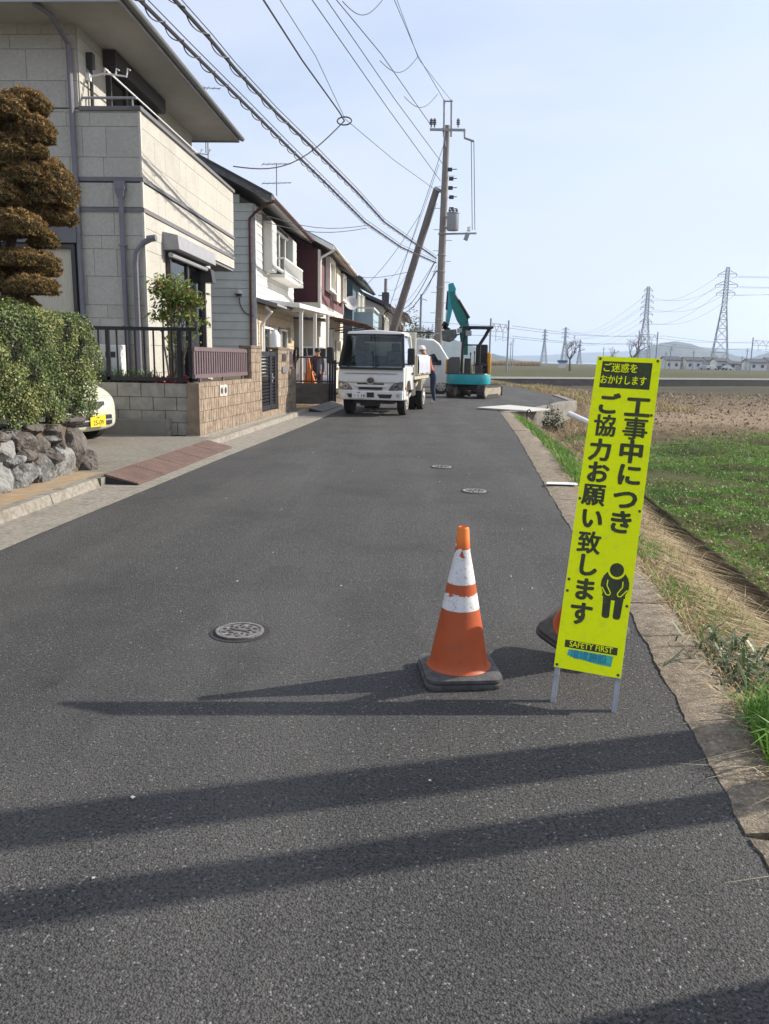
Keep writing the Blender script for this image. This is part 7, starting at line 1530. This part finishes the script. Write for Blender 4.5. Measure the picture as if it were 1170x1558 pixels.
rng = np.random.default_rng(5); n = 5000; P = np.stack([rng.uniform(PY(742,555,330).x,PY(818,555,330).x,n), rng.uniform(322,345,n), np.full(n,-.5)],1); tag(npmesh('reed_bed', blades(P,1.6,.3,.25,rng), 4, M('reed_tan', (.36,.25,.13), .9, .25, 1, trans=.2)), 'tan reed bed in front of the lake', 'reeds', kind='stuff')
t = thing('pump_shed', 'small blue-roofed white shed at the far end of the fields', 'shed', (PY(855,557,260).x,260,-.5)); q = MB(); q.box(-1,1,-1,1,0,1.7); q.build('wall', HW, t); q = MB(); q.box(-1.4,1.4,-1.4,1.4,1.7,2.4); q.build('roof', M('roof_blue', (.03,.08,.25), .5), t)
rng = np.random.default_rng(15); n = 60; P = np.stack([rng.uniform(-2.6,1.1,n), rng.uniform(1.6,14,n), np.full(n,.004)],1); tag(npmesh('road_grit', leaf_quads(P,.016,np.tile((0,0,1.),(n,1)),.8,.3,rng), 4, M('grit_pale', (.6,.58,.54), .8)), 'pale grit chips scattered over the asphalt', 'grit', kind='stuff')

# turned clods over the bare part of the field
def clods():
    rng = np.random.default_rng(44); n = 9000; y = 19+33*rng.random(n)**1.3; d = rng.uniform(2.2, 30, n); x = xk_np(y)+d; z = ghv(d, y); s = (.02+.055*rng.random(n)**2)*(1+(y-19)/40)
    c = np.stack([x,y,z],1); a = rng.uniform(0,6.28,n); T = []
    ring = [c+np.stack([np.cos(a+k*1.571)*s*(.7+.6*rng.random(n)), np.sin(a+k*1.571)*s*(.7+.6*rng.random(n)), -.02*np.ones(n)],1) for k in range(4)]; top = c+np.stack([rng.normal(0,.25,n)*s, rng.normal(0,.25,n)*s, s*(.5+.5*rng.random(n))],1)
    for k in range(4): T.append(np.stack([ring[k], ring[(k+1)%4], top],1))
    V = np.stack(T,1).reshape(-1,3); mi = np.repeat(rng.integers(0,3,n),4)
    tag(npmesh('soil_clods', V, 3, None, None, mi, [M('clod_dark', (.10,.075,.05), .95, .3, 9), M('clod_mid', (.19,.14,.095), .95, .3, 9), M('clod_pale', (.30,.225,.15), .95, .3, 9)]), 'turned earth clods on the bare brown field', 'soil', kind='stuff')
clods()
# ============================================================ HAZE
HZ = bpy.data.materials.new('haze_air'); HZ.use_nodes = True; n = HZ.node_tree
n.nodes.remove(n.nodes['Principled BSDF']); pv = n.nodes.new('ShaderNodeVolumePrincipled')
pv.inputs['Color'].default_value = (.66,.79,1,1); pv.inputs['Density'].default_value = .00024; pv.inputs['Anisotropy'].default_value = .25
n.links.new(pv.outputs[0], n.nodes['Material Output'].inputs['Volume'])
b = MB(); b.box(-3900, 4900, -55, 5600, -5.2, 150)
hz = tag(b.build('haze', HZ), kind='stuff')
